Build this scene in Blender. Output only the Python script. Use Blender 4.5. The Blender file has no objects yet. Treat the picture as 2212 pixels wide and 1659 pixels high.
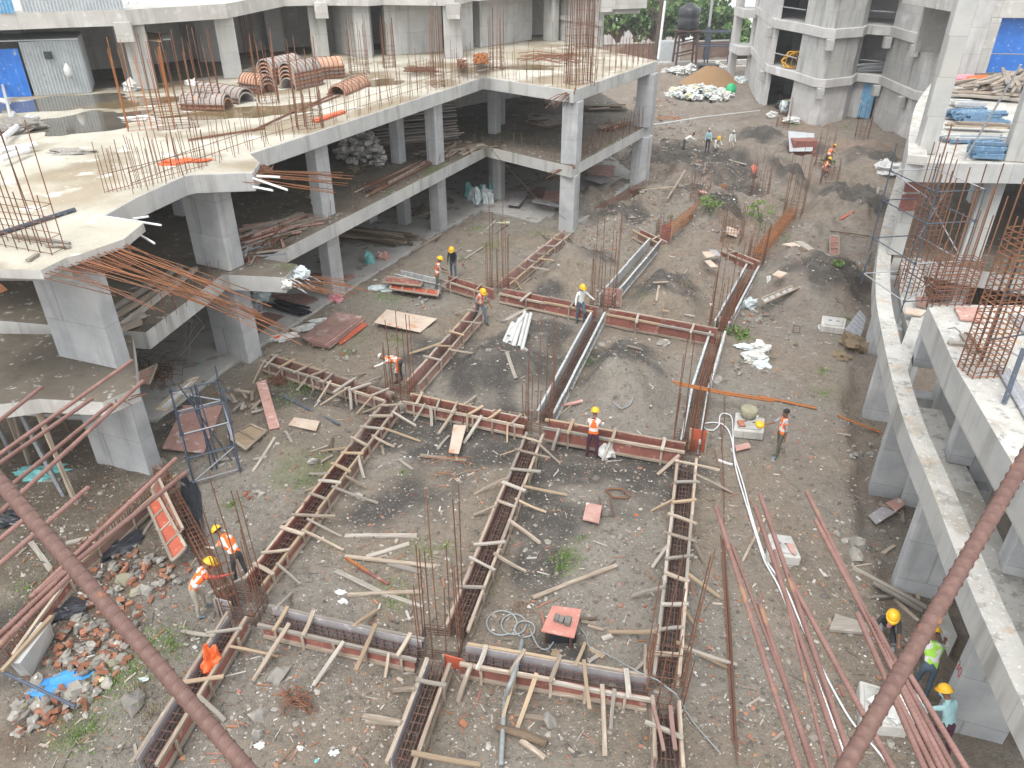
import bpy, math, random
import numpy as np
from mathutils import Vector, Matrix, noise
# ------------------------------------------------------------------ camera, sky, sun, exposure
SC = bpy.context.scene
COL = SC.collection
F = 1620.0; PITCH = math.radians(31); CH = 13.2      # calibrated on a 2212 x 1659 view of the photograph
cd = bpy.data.cameras.new('camera'); cam = bpy.data.objects.new('camera', cd); COL.objects.link(cam)
cd.sensor_width = 36; cd.lens = F / 2212 * 36; cd.clip_start = 0.05; cd.clip_end = 3000
cam.location = (0, 0, CH); cam.rotation_euler = (math.pi/2 - PITCH, 0, 0)
SC.camera = cam
SUN_EL, SUN_AZ = math.radians(58), math.radians(200)
w = bpy.data.worlds.new('World'); SC.world = w; w.use_nodes = True
nt = w.node_tree; nt.nodes.clear()
out = nt.nodes.new('ShaderNodeOutputWorld'); bg = nt.nodes.new('ShaderNodeBackground')
sky = nt.nodes.new('ShaderNodeTexSky'); sky.sky_type = 'NISHITA'; sky.sun_disc = False
sky.sun_elevation = SUN_EL; sky.sun_rotation = SUN_AZ; sky.air_density = 1.0; sky.dust_density = 6.0; sky.ozone_density = 1.0
tc = nt.nodes.new('ShaderNodeTexCoord'); sx = nt.nodes.new('ShaderNodeSeparateXYZ'); mx = nt.nodes.new('ShaderNodeMath'); mx.operation = 'MAXIMUM'; mx.inputs[1].default_value = 0.06
cx = nt.nodes.new('ShaderNodeCombineXYZ')
nt.links.new(tc.outputs['Generated'], sx.inputs[0]); nt.links.new(sx.outputs[2], mx.inputs[0])
nt.links.new(sx.outputs[0], cx.inputs[0]); nt.links.new(sx.outputs[1], cx.inputs[1]); nt.links.new(mx.outputs[0], cx.inputs[2])
nt.links.new(cx.outputs[0], sky.inputs[0])
hs = nt.nodes.new('ShaderNodeHueSaturation'); hs.inputs['Saturation'].default_value = 0.10      # overcast: a grey sky
mixc = nt.nodes.new('ShaderNodeMix'); mixc.data_type = 'RGBA'; mixc.inputs[0].default_value = 0.65
mixc.inputs[7].default_value = (8.4, 8.6, 8.8, 1)                                             # even cloud layer
nt.links.new(sky.outputs[0], hs.inputs['Color']); nt.links.new(hs.outputs[0], mixc.inputs[6])
nt.links.new(mixc.outputs[2], bg.inputs[0]); bg.inputs[1].default_value = 0.15
nt.links.new(bg.outputs[0], out.inputs[0])
sd = bpy.data.lights.new('sun', 'SUN'); sd.energy = 1.1; sd.angle = math.radians(24); sd.color = (1, .97, .93)
so = bpy.data.objects.new('sun', sd); COL.objects.link(so)
so.rotation_euler = (math.pi/2 - SUN_EL, 0, math.pi - SUN_AZ)
vs = SC.view_settings; vs.view_transform = 'Standard'; vs.look = 'None'; vs.gamma = 1; vs.exposure = 0.75
# ------------------------------------------------------------------ measuring helpers
rng = random.Random(11)
U = rng.uniform
fwv = Vector((0, math.cos(PITCH), -math.sin(PITCH))); upv = Vector((0, math.sin(PITCH), math.cos(PITCH))); rtv = Vector((1, 0, 0))
CP = Vector((0, 0, CH))
def G(u, v, z=0.0):
    d = fwv + rtv*((u-1106)/F) + upv*((829.5-v)/F)
    return CP + d*((z-CH)/d.z)
X0 = (0, 950, 1900, 2840); Y0 = (0, 700, 1400, 2130)
def q(c, r, x, y): return ((X0[c]+x/2.212)/1.736, (Y0[r]+y/2.212)/1.736)
def gq(c, r, x, y, z=0.0): return G(*q(c, r, x, y), z)
def ss(a, b, x):
    t = np.clip((x-a)/(b-a), 0, 1); return t*t*(3-2*t)
# ------------------------------------------------------------------ the site's formwork lines (plan, metres)
def P(*a): return [Vector(G(u, v, .25)).xy for u, v in a]
TR = dict(
 L1=P((322, 1659), (515, 1345)), L2=P((553, 1268), (850, 880)), L3=P((893, 838), (1040, 672)), L4=P((1092, 618), (1228, 505)),
 M1=P((868, 1659), (948, 1440)), M2=P((990, 1365), (1155, 948)), M3=P((1178, 905), (1292, 685)), M4=P((1308, 655), (1415, 530)),
 R1=P((1442, 1659), (1436, 1530)), R2=P((1438, 1470), (1482, 1005)), R3=P((1490, 965), (1512, 845), (1550, 722)), R4=P((1558, 705), (1625, 580)),
 A1=P((580, 1345), (905, 1418)), A2=P((1000, 1428), (1400, 1500)),
 B1=P((575, 785), (838, 868)), B2=P((885, 872), (1135, 925)), B3=P((1180, 932), (1475, 985)),
 C1=P((860, 597), (958, 620)), C2=P((962, 610), (1060, 640)), C3=P((1085, 640), (1285, 682)), C4=P((1312, 688), (1545, 732)),
 D1=P((1375, 505), (1428, 532)), D2=P((1565, 550), (1632, 578)),
 E1=P((345, 1020), (500, 1310)), E2=P((0, 1425), (150, 1225), (360, 1035)))
SEG = [(p[i], p[i+1]) for p in TR.values() for i in range(len(p)-1)]
SA = np.array([s[0] for s in SEG]); SB = np.array([s[1] for s in SEG])
def beam_dist(x, y):
    p = np.stack([np.asarray(x), np.asarray(y)], -1)
    best = np.full(p.shape[:-1], 1e9)
    for a, b in zip(SA, SB):
        d = b-a; t = np.clip(((p-a)@d)/(d@d), 0, 1)
        best = np.minimum(best, np.linalg.norm(p-(a+t[..., None]*d), axis=-1))
    return best
OUT = [(16.44, 32.1), (14.82, 29.01), (12.68, 24.56), (11.35, 21.46), (10.47, 18.93), (9.57, 16.13), (9.0, 14.09), (8.57, 12.09), (8.15, 10.33), (7.76, 8.49), (7.4, 6.3), (7.2, 3.5)]
oy = np.array([p[1] for p in OUT])[::-1]; ox = np.array([p[0] for p in OUT])[::-1]
MOUND = [(1080, 800, 1.6, .75), (1330, 840, 1.7, .95), (1420, 650, 1.9, .9), (1230, 585, 1.7, .95), (1760, 620, 2.0, 1.1), (1570, 480, 2.2, .8),
 (1160, 730, 1.3, .45), (1330, 770, 1.3, .5), (1480, 600, 1.5, .5), (700, 880, 1.5, .3), (960, 720, 1.2, .25), (1850, 430, 2.6, .6), (1700, 330, 3, .5), (1500, 420, 2, .5), (1900, 370, 2.5, .8),
 (1300, 450, 2.0, .6), (1600, 400, 2.0, .5), (800, 840, 1.2, .35), (1830, 480, 1.8, .6), (1690, 470, 1.4, .35), (300, 1400, 2.0, .3), (120, 1480, 1.6, .25), (620, 1000, 1.6, .25), (1000, 500, 2, .25),
 (1740, 760, 1.2, .25), (1230, 1100, 1.2, .2), (900, 1100, 1.0, .18), (1080, 1180, .8, .15), (650, 860, .9, .25), (1800, 590, 1.3, .4), (1200, 530, 1.0, .3), (1500, 520, 1.3, .4), (1620, 350, 2, .5), (1560, 290, 3, .4), (1480, 380, 1.6, .45), (1750, 460, 1.5, .4), (1670, 390, 1.6, .5), (1890, 330, 2.2, .6), (1130, 820, .7, .3), (1010, 830, .8, .3), (1350, 880, .8, .35), (1280, 830, .8, .3), (1390, 600, .9, .4), (1160, 650, .8, .3), (1260, 620, .8, .3), (1460, 690, .9, .3), (1700, 400, 1.3, .5), (1830, 395, 1.4, .6), (1760, 510, 1.2, .5), (1480, 300, 1.8, .4), (1420, 330, 2, .4), (1640, 300, 2, .5), (1800, 320, 1.6, .45), (1870, 350, 1.6, .6), (1540, 470, 1.2, .5), (1880, 470, 1.2, .6), (1690, 580, 1.1, .4), (1480, 430, 1.3, .4)]
MW = [(*G(u, v).xy, r, h) for u, v, r, h in MOUND]
TRN = [P((1430, 512), (1505, 455), (1575, 400), (1640, 350)), P((1632, 565), (1670, 515), (1715, 460), (1770, 395)), P((1270, 470), (1340, 425), (1420, 380)), P((1420, 345), (1520, 340), (1620, 352))]
TSG = [(np.array(p[i]), np.array(p[i+1])) for p in TRN for i in range(len(p)-1)]
def trench(x, y):
    p = np.stack([x, y], -1); best = np.full(p.shape[:-1], 1e9)
    for a, b in TSG:
        d = b-a; t = np.clip(((p-a)@d)/(d@d), 0, 1); best = np.minimum(best, np.linalg.norm(p-(a+t[..., None]*d), axis=-1))
    return -.38*np.exp(-(best/.55)**2)+.22*np.exp(-((best-1.35)/.6)**2)
def relief(x, y):
    x = np.asarray(x, float); y = np.asarray(y, float)
    z = np.zeros_like(x)
    for a, b, r, h in MW:
        z = z + h*np.exp(-((x-a)**2+(y-b)**2)/(r*r))
    z = z*ss(.45, 1.5, beam_dist(x, y))*ss(-9.3, -7.2, x - ss(24, 42, y)*7.0)
    z = z+trench(x, y)
    xe = np.interp(y, oy, ox)
    z = z*(1-ss(-1.0, .2, x-xe)*(y < 30))
    z = z - .4*ss(-.25, .25, x-xe+.1*np.sin(y*3.1)+.12*np.sin(y*1.3))*(1-ss(22, 25, y))
    z = z - ss(88, 106, y)*.9 - ss(112, 300, y)*70 - ss(80, 300, np.abs(x))*30
    return z
def nz(x, y):
    a = noise.noise((x*.35, y*.35, 0))*.09 + noise.noise((x*1.3, y*1.3, 3))*.055 + noise.noise((x*4, y*4, 7))*.03
    f = min(1, max(0, (y-26)/14)); return a*(1+2.0*f)
def gh(x, y):
    r = float(relief(np.array([x]), np.array([y]))[0]); return r + nz(x, y)*(1+2.2*min(1, max(0, r)))
def gp(u, v, dz=0):          # the point of the ground seen at (u, v)
    z = 0
    for _ in range(12):
        p = G(u, v, z); z = .5*z + .5*gh(p.x, p.y)
    p = G(u, v, z); return Vector((p.x, p.y, gh(p.x, p.y)+dz))
def gpq(c, r, x, y, dz=0): return gp(*q(c, r, x, y), dz)
# ------------------------------------------------------------------ materials
MATS = {}
def newmat(name):
    m = bpy.data.materials.new(name); m.use_nodes = True; MATS[name] = m
    n = m.node_tree.nodes; return m, n, m.node_tree.links, n['Principled BSDF']
def mat(name, c, c2=None, scale=6, rough=.85, metal=0, stretch=(1, 1, 1), bump=.15, bscale=None, rnd=.25, spots=None, streak=None, world=False, trans=0, joints=0):
    m, n, l, b = newmat(name)
    b.inputs['Roughness'].default_value = rough; b.inputs['Metallic'].default_value = metal
    t = n.new('ShaderNodeTexCoord'); src = t.outputs['Object']
    if world:
        g = n.new('ShaderNodeNewGeometry'); src = g.outputs['Position']
    mp = n.new('ShaderNodeMapping'); mp.inputs['Scale'].default_value = stretch; l.new(src, mp.inputs[0])
    oi = n.new('ShaderNodeObjectInfo')
    ad = n.new('ShaderNodeVectorMath'); ad.operation = 'ADD'; l.new(mp.outputs[0], ad.inputs[0])
    if not world:
        sc = n.new('ShaderNodeVectorMath'); sc.operation = 'SCALE'; sc.inputs[0].default_value = (37, 19, 53); l.new(oi.outputs['Random'], sc.inputs['Scale']); l.new(sc.outputs[0], ad.inputs[1])
    no = n.new('ShaderNodeTexNoise'); no.inputs['Scale'].default_value = scale; no.inputs['Detail'].default_value = 6; no.inputs['Roughness'].default_value = .65
    l.new(ad.outputs[0], no.inputs['Vector'])
    r = n.new('ShaderNodeValToRGB'); r.color_ramp.elements[0].position = .32; r.color_ramp.elements[1].position = .68
    c2 = c2 or tuple(k*.6 for k in c)
    r.color_ramp.elements[0].color = (*c2, 1); r.color_ramp.elements[1].color = (*c, 1)
    l.new(no.outputs[0], r.inputs[0]); col = r.outputs[0]
    def over(colr, fac_out, lo, hi, tint):
        rr = n.new('ShaderNodeMapRange'); rr.inputs[1].default_value = lo; rr.inputs[2].default_value = hi; l.new(fac_out, rr.inputs[0])
        mm = n.new('ShaderNodeMix'); mm.data_type = 'RGBA'; l.new(rr.outputs[0], mm.inputs[0]); l.new(colr, mm.inputs[6]); mm.inputs[7].default_value = (*tint, 1)
        return mm.outputs[2]
    for s in (spots or []):                   # (scale, lo, hi, tint)
        n2 = n.new('ShaderNodeTexNoise'); n2.inputs['Scale'].default_value = s[0]; n2.inputs['Detail'].default_value = 5; l.new(ad.outputs[0], n2.inputs['Vector'])
        col = over(col, n2.outputs[0], s[1], s[2], s[3])
    if streak:                                # (horizontal scale, lo, hi, tint): stains that run down a wall
        m2 = n.new('ShaderNodeMapping'); m2.inputs['Scale'].default_value = (streak[0], streak[0], .25); g2 = n.new('ShaderNodeNewGeometry'); l.new(g2.outputs['Position'], m2.inputs[0])
        n2 = n.new('ShaderNodeTexNoise'); n2.inputs['Scale'].default_value = 1; n2.inputs['Detail'].default_value = 4; l.new(m2.outputs[0], n2.inputs['Vector'])
        col = over(col, n2.outputs[0], streak[1], streak[2], streak[3])
    if joints:                                # formwork lift and board joints of cast concrete
        g3 = n.new('ShaderNodeNewGeometry'); s3 = n.new('ShaderNodeSeparateXYZ'); l.new(g3.outputs['Position'], s3.inputs[0]); a3 = n.new('ShaderNodeMath'); a3.operation = 'MULTIPLY_ADD'; a3.inputs[1].default_value = .8; l.new(s3.outputs[0], a3.inputs[0]); l.new(s3.outputs[1], a3.inputs[2]); c3 = n.new('ShaderNodeCombineXYZ'); l.new(a3.outputs[0], c3.inputs[0]); l.new(s3.outputs[2], c3.inputs[1])
        bt = n.new('ShaderNodeTexBrick'); bt.inputs['Scale'].default_value = 1; bt.inputs['Brick Width'].default_value = 1.25; bt.inputs['Row Height'].default_value = 1.17; bt.inputs['Mortar Size'].default_value = .014; bt.inputs['Mortar Smooth'].default_value = .6; bt.inputs['Color1'].default_value = (1, 1, 1, 1); bt.inputs['Color2'].default_value = (.86, .86, .87, 1); bt.inputs['Mortar'].default_value = (.62, .61, .60, 1); l.new(c3.outputs[0], bt.inputs['Vector'])
        m3 = n.new('ShaderNodeMix'); m3.data_type = 'RGBA'; m3.blend_type = 'MULTIPLY'; m3.inputs[0].default_value = joints; l.new(col, m3.inputs[6]); l.new(bt.outputs[0], m3.inputs[7]); col = m3.outputs[2]
    if rnd:
        h = n.new('ShaderNodeHueSaturation'); mr = n.new('ShaderNodeMapRange'); mr.inputs[3].default_value = 1-rnd; mr.inputs[4].default_value = 1+rnd
        l.new(oi.outputs['Random'], mr.inputs[0]); l.new(mr.outputs[0], h.inputs['Value']); l.new(col, h.inputs['Color']); col = h.outputs[0]
    l.new(col, b.inputs['Base Color'])
    if bump:
        bn = n.new('ShaderNodeTexNoise'); bn.inputs['Scale'].default_value = bscale or scale*4; bn.inputs['Detail'].default_value = 4; l.new(ad.outputs[0], bn.inputs['Vector'])
        bp = n.new('ShaderNodeBump'); bp.inputs['Strength'].default_value = bump; bp.inputs['Distance'].default_value = .02; l.new(bn.outputs[0], bp.inputs['Height']); l.new(bp.outputs[0], b.inputs['Normal'])
    return m
DK = (.10, .10, .075)
mat('concrete', (.47, .47, .455), (.365, .365, .355), 1.3, rough=.9, rnd=.05, world=True, streak=(2.0, .52, .72, (.26, .255, .23)), spots=[(.5, .5, .75, (.46, .45, .41))], joints=.8, bump=.25, bscale=14)
mat('concrete_column', (.47, .475, .475), (.34, .35, .36), 1.1, rough=.9, rnd=.07, world=True, streak=(3.2, .55, .8, (.28, .28, .275)), spots=[(.8, .55, .75, (.54, .54, .53))], joints=.8, bump=.22, bscale=12)
mat('concrete_old', (.50, .485, .455), (.40, .385, .355), 1.0, rough=.92, rnd=.05, world=True, streak=(1.8, .54, .8, (.27, .26, .235)), spots=[(2.5, .58, .7, (.57, .56, .54))], joints=.8, bump=.25, bscale=10)
mat('concrete_shell', (.55, .54, .525), (.45, .44, .425), .8, rough=.92, rnd=.04, world=True, streak=(1.2, .55, .85, (.36, .35, .33)), spots=[(.6, .58, .72, (.66, .66, .66))], joints=.8, bump=.25, bscale=10)
mat('deck', (.49, .465, .395), (.36, .33, .26), .55, rough=.7, rnd=0, world=True, spots=[(.26, .47, .58, (.20, .155, .095)), (.13, .52, .66, (.33, .28, .2)), (.9, .6, .7, (.64, .62, .58)), (3, .62, .72, (.3, .26, .2)), (12, .66, .72, (.7, .69, .66))], bump=.3, bscale=9)
mat('deck_pale', (.48, .47, .44), (.36, .35, .325), 1.3, rough=.88, rnd=0, world=True, spots=[(1.1, .52, .66, (.33, .31, .27)), (2.2, .60, .70, (.42, .33, .24)), (5, .55, .66, (.27, .26, .24)), (14, .6, .68, (.6, .59, .57))], bump=.4, bscale=12)
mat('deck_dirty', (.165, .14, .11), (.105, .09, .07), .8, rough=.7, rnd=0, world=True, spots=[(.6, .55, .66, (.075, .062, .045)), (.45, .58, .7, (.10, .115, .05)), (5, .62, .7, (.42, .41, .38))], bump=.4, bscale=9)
mat('slab_floor', (.40, .39, .37), (.29, .28, .265), .8, rough=.8, rnd=0, world=True, spots=[(1.5, .58, .68, (.17, .155, .135)), (9, .66, .72, (.55, .54, .52))], bump=.3, bscale=9)
mat('rust', (.205, .09, .048), (.115, .055, .036), 14, rough=.85, rnd=.3, bump=.3)
mat('rust_bright', (.40, .15, .04), (.24, .085, .03), 10, rough=.85, rnd=.3)
mat('rust_mid', (.26, .108, .046), (.16, .066, .034), 10, rough=.85, rnd=.35)
mat('rust_dark', (.12, .063, .048), (.07, .042, .036), 14, rough=.85, rnd=.3)
mat('rust_thick', (.15, .085, .068), (.105, .055, .045), 90, rough=.55, rnd=.1, bump=.12, bscale=400, spots=[(26, .66, .72, (.40, .16, .05)), (9, .55, .75, (.09, .045, .04))])
mat('rust_pipe', (.24, .135, .115), (.16, .085, .07), 7, rough=.75, rnd=.18, bump=.3, bscale=60, spots=[(5, .63, .7, (.29, .165, .10))])
mat('wood', (.365, .305, .245), (.22, .17, .125), 5, stretch=(.35, 5, 5), rough=.85, rnd=.3, bump=.3, spots=[(7, .6, .7, (.5, .46, .4)), (3, .66, .74, (.16, .11, .075))])
mat('wood_grey', (.345, .31, .27), (.22, .195, .165), 5, stretch=(.35, 5, 5), rough=.9, rnd=.3, bump=.3, spots=[(6, .6, .7, (.46, .44, .41))])
mat('wood_yellow', (.385, .295, .20), (.26, .185, .12), 5, stretch=(.35, 5, 5), rough=.85, rnd=.25, bump=.3)
mat('wood_dark', (.16, .115, .075), (.09, .065, .045), 5, stretch=(.35, 5, 5), rough=.9, rnd=.35, bump=.3)
mat('ply_red', (.275, .105, .08), (.18, .07, .058), 3, rough=.6, rnd=.2, spots=[(5, .58, .7, (.38, .25, .2)), (2, .6, .7, (.15, .06, .05))])
mat('ply_bright', (.44, .10, .05), (.34, .075, .045), 3, rough=.6, rnd=.1, spots=[(8, .64, .7, (.55, .35, .26))])
mat('ply_pink', (.45, .27, .23), (.34, .185, .155), 2.5, rough=.75, rnd=.15, spots=[(4, .6, .68, (.52, .46, .42)), (9, .66, .7, (.17, .11, .1))])
mat('ply_brown', (.25, .155, .13), (.17, .10, .085), 2.2, rough=.6, rnd=.15, spots=[(1.5, .55, .7, (.36, .27, .24))])
mat('ply_pale', (.52, .44, .36), (.42, .33, .26), 2.2, rough=.7, rnd=.12, spots=[(3, .58, .68, (.45, .25, .15))])
mat('ply_grey', (.36, .34, .35), (.28, .26, .27), 2.5, rough=.55, rnd=.1, spots=[(5, .6, .7, (.5, .49, .48))])
mat('steel_panel', (.44, .45, .45), (.32, .32, .32), 4, rough=.6, rnd=.12, spots=[(9, .58, .66, (.58, .57, .55)), (4, .64, .72, (.25, .2, .16))])
mat('steel_blue', (.06, .078, .11), (.04, .052, .075), 9, rough=.6, rnd=.25, spots=[(14, .62, .7, (.3, .31, .32))])
mat('steel_grey', (.34, .35, .37), (.22, .23, .25), 9, rough=.6, rnd=.2, spots=[(14, .62, .7, (.45, .45, .45))])
mat('blue_steel_props', (.14, .25, .37), (.08, .15, .24), 6, rough=.6, rnd=.35, spots=[(7, .6, .7, (.45, .5, .52))])
mat('pipe_grey', (.52, .53, .52), (.42, .42, .41), 4, rough=.5, rnd=.1, spots=[(5, .62, .7, (.33, .30, .26))])
mat('pvc_white', (.72, .73, .74), (.58, .59, .6), 5, rough=.5, rnd=.05)
mat('black_plastic', (.035, .038, .045), (.02, .022, .028), 4, rough=.28, rnd=.1, bump=.6, bscale=9)
mat('white_sack', (.62, .62, .60), (.44, .44, .42), 5, rough=.7, rnd=.1, bump=.6, bscale=10)
mat('pale_sack', (.62, .68, .68), (.42, .50, .52), 4, rough=.7, rnd=.15, bump=.6, bscale=10)
mat('yellow_sack', (.60, .58, .35), (.50, .50, .40), 4, rough=.7, rnd=.15, bump=.6, bscale=10)
mat('jute', (.22, .165, .10), (.13, .10, .065), 9, rough=.95, rnd=.1, bump=.7, bscale=30)
mat('blue_tarp', (.06, .30, .66), (.04, .2, .5), 5, rough=.45, rnd=.05, bump=.6, bscale=8)
mat('blue_sheet', (.035, .19, .62), (.03, .14, .48), 2, rough=.5, rnd=.05, spots=[(5, .62, .7, (.3, .38, .5))])
mat('blue_pale', (.19, .42, .62), (.13, .3, .5), 2, rough=.5, rnd=.05, spots=[(4, .6, .7, (.45, .5, .55))])
mat('galv', (.46, .49, .50), (.37, .39, .41), 2, rough=.5, metal=.1, rnd=.05, spots=[(4, .62, .7, (.34, .33, .32))])
mat('orange_bag', (.78, .14, .03), (.6, .09, .02), 6, rough=.5, rnd=.05, bump=.5)
mat('green_plastic', (.02, .42, .18), (.02, .3, .12), 6, rough=.5, rnd=.05)
mat('teal_plastic', (.2, .5, .48), (.12, .36, .36), 6, rough=.5, rnd=.05)
mat('yellow_paint', (.66, .36, .02), (.55, .27, .02), 6, rough=.5, rnd=.05)
mat('shutter_orange', (.48, .29, .20), (.40, .21, .14), 3, rough=.75, rnd=.18, spots=[(5, .6, .7, (.5, .4, .33))])
mat('shutter_grey', (.36, .33, .31), (.27, .24, .22), 3, rough=.8, rnd=.12, spots=[(4, .58, .68, (.42, .25, .18))])
mat('brick', (.30, .128, .07), (.20, .085, .055), 9, rough=.95, rnd=.35, bump=.5, spots=[(8, .6, .7, (.38, .3, .26))])
mat('stone', (.27, .25, .22), (.16, .15, .135), 7, rough=.95, rnd=.35, bump=.5, spots=[(5, .62, .7, (.45, .44, .4))])
mat('stone_mossy', (.27, .25, .17), (.19, .18, .13), 7, rough=.95, rnd=.2, bump=.5)
mat('sand', (.29, .18, .095), (.22, .135, .07), 9, rough=1, rnd=.03, bump=.6, bscale=40)
mat('brick_grey', (.19, .18, .165), (.13, .125, .115), 9, rough=.95, rnd=.12)
mat('hose', (.66, .66, .67), (.52, .52, .53), 6, rough=.5, rnd=.05)
mat('hose_grey', (.27, .29, .29), (.2, .21, .21), 8, rough=.6, rnd=.1)
mat('water', (.13, .115, .09), (.10, .09, .075), 1, rough=.04, rnd=0, bump=.02, bscale=3)
mat('muddy_water', (.20, .155, .09), (.15, .115, .065), .8, rough=.08, rnd=0, bump=.02, bscale=3)
mat('leaf', (.10, .185, .055), (.05, .11, .032), .5, rough=.7, rnd=.2, bump=0)
mat('leaf_light', (.19, .29, .085), (.11, .20, .055), .5, rough=.7, rnd=.2, bump=0)
mat('leaf_grey', (.20, .265, .14), (.13, .19, .10), .5, rough=.7, rnd=.2, bump=0)
mat('bark', (.16, .12, .09), (.09, .07, .055), 6, rough=.95, bump=.4)
mat('grass', (.20, .30, .075), (.12, .20, .05), 2.5, rough=.8, rnd=0, world=True, bump=0)
mat('dry_grass', (.32, .26, .15), (.24, .185, .10), 3, rough=.9, rnd=0, world=True, bump=0)
mat('wall_brick', (.24, .165, .13), (.18, .12, .095), 2, rough=.9, rnd=.05, world=True, spots=[(.4, .55, .7, (.4, .33, .27))])
for nm, c in dict(skin=(.20, .10, .06), hair=(.015, .013, .012), vest_orange=(.85, .16, .02), vest_neon=(.38, .72, .08), silver=(.68, .68, .66), helmet=(.80, .45, .02),
                  shirt_white=(.70, .70, .67), shirt_grey=(.30, .32, .34), shirt_black=(.028, .030, .036), shirt_red=(.45, .08, .06), shirt_teal=(.32, .52, .54), shirt_beige=(.44, .40, .34), scarf_pink=(.6, .25, .28),
                  jeans=(.085, .125, .17), trousers_dark=(.055, .055, .058), trousers_maroon=(.075, .022, .045), trousers_olive=(.11, .105, .07), trousers_grey=(.24, .24, .24), trousers_beige=(.36, .32, .26), boot=(.16, .22, .27), boot_dark=(.04, .04, .042), boot_grey=(.3, .32, .33), flesh_dark=(.018, .016, .016)).items():
    mat(nm, c, tuple(k*.78 for k in c), 9, rough=.8 if nm != 'helmet' else .35, rnd=0, bump=.2 if nm not in ('helmet', 'skin') else 0, bscale=25)
def ground_material():
    m, n, l, b = newmat('soil')
    b.inputs['Roughness'].default_value = .95
    va = n.new('ShaderNodeVertexColor'); va.layer_name = 'soil'
    g = n.new('ShaderNodeNewGeometry')
    def N(scale, det=6, ro=.65):
        t = n.new('ShaderNodeTexNoise'); t.inputs['Scale'].default_value = scale; t.inputs['Detail'].default_value = det; t.inputs['Roughness'].default_value = ro; l.new(g.outputs['Position'], t.inputs['Vector']); return t.outputs[0]
    def over(col, f, lo, hi, tint, mx=1.0, mode='MIX'):
        rr = n.new('ShaderNodeMapRange'); rr.inputs[1].default_value = lo; rr.inputs[2].default_value = hi; rr.inputs[4].default_value = mx; l.new(f, rr.inputs[0])
        mm = n.new('ShaderNodeMix'); mm.data_type = 'RGBA'; mm.blend_type = mode; l.new(rr.outputs[0], mm.inputs[0]); l.new(col, mm.inputs[6]); mm.inputs[7].default_value = (*tint, 1); return mm.outputs[2]
    c = va.outputs[0]
    c = over(c, N(1.1), .48, .75, (.29, .255, .21), .5)
    c = over(c, N(3.1), .5, .7, (.075, .066, .057), .45)
    c = over(c, N(7), .52, .68, (.10, .085, .07), .5)
    c = over(c, N(16), .58, .7, (.30, .275, .24), .5)
    c = over(c, N(34), .56, .66, (.075, .066, .058), .6)
    c = over(c, N(26, 3), .70, .72, (.5, .49, .46), .6)
    c = over(c, N(48, 2), .69, .71, (.58, .57, .54), .8)
    c = over(c, N(11, 3), .73, .76, (.30, .16, .10), .4)
    l.new(c, b.inputs['Base Color'])
    bp = n.new('ShaderNodeBump'); bp.inputs['Strength'].default_value = 1.0; bp.inputs['Distance'].default_value = .10; l.new(N(9, 8, .7), bp.inputs['Height']); l.new(bp.outputs[0], b.inputs['Normal'])
    wet = n.new('ShaderNodeMapRange'); wet.inputs[1].default_value = .58; wet.inputs[2].default_value = .68; wet.inputs[3].default_value = .95; wet.inputs[4].default_value = .5; l.new(N(.55, 3), wet.inputs[0]); l.new(wet.outputs[0], b.inputs['Roughness'])
ground_material()
def vcol_material(name, layer, rough=.9):
    m, n, l, b = newmat(name); va = n.new('ShaderNodeVertexColor'); va.layer_name = layer; l.new(va.outputs[0], b.inputs['Base Color']); b.inputs['Roughness'].default_value = rough
vcol_material('gravel', 'tint')
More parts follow.
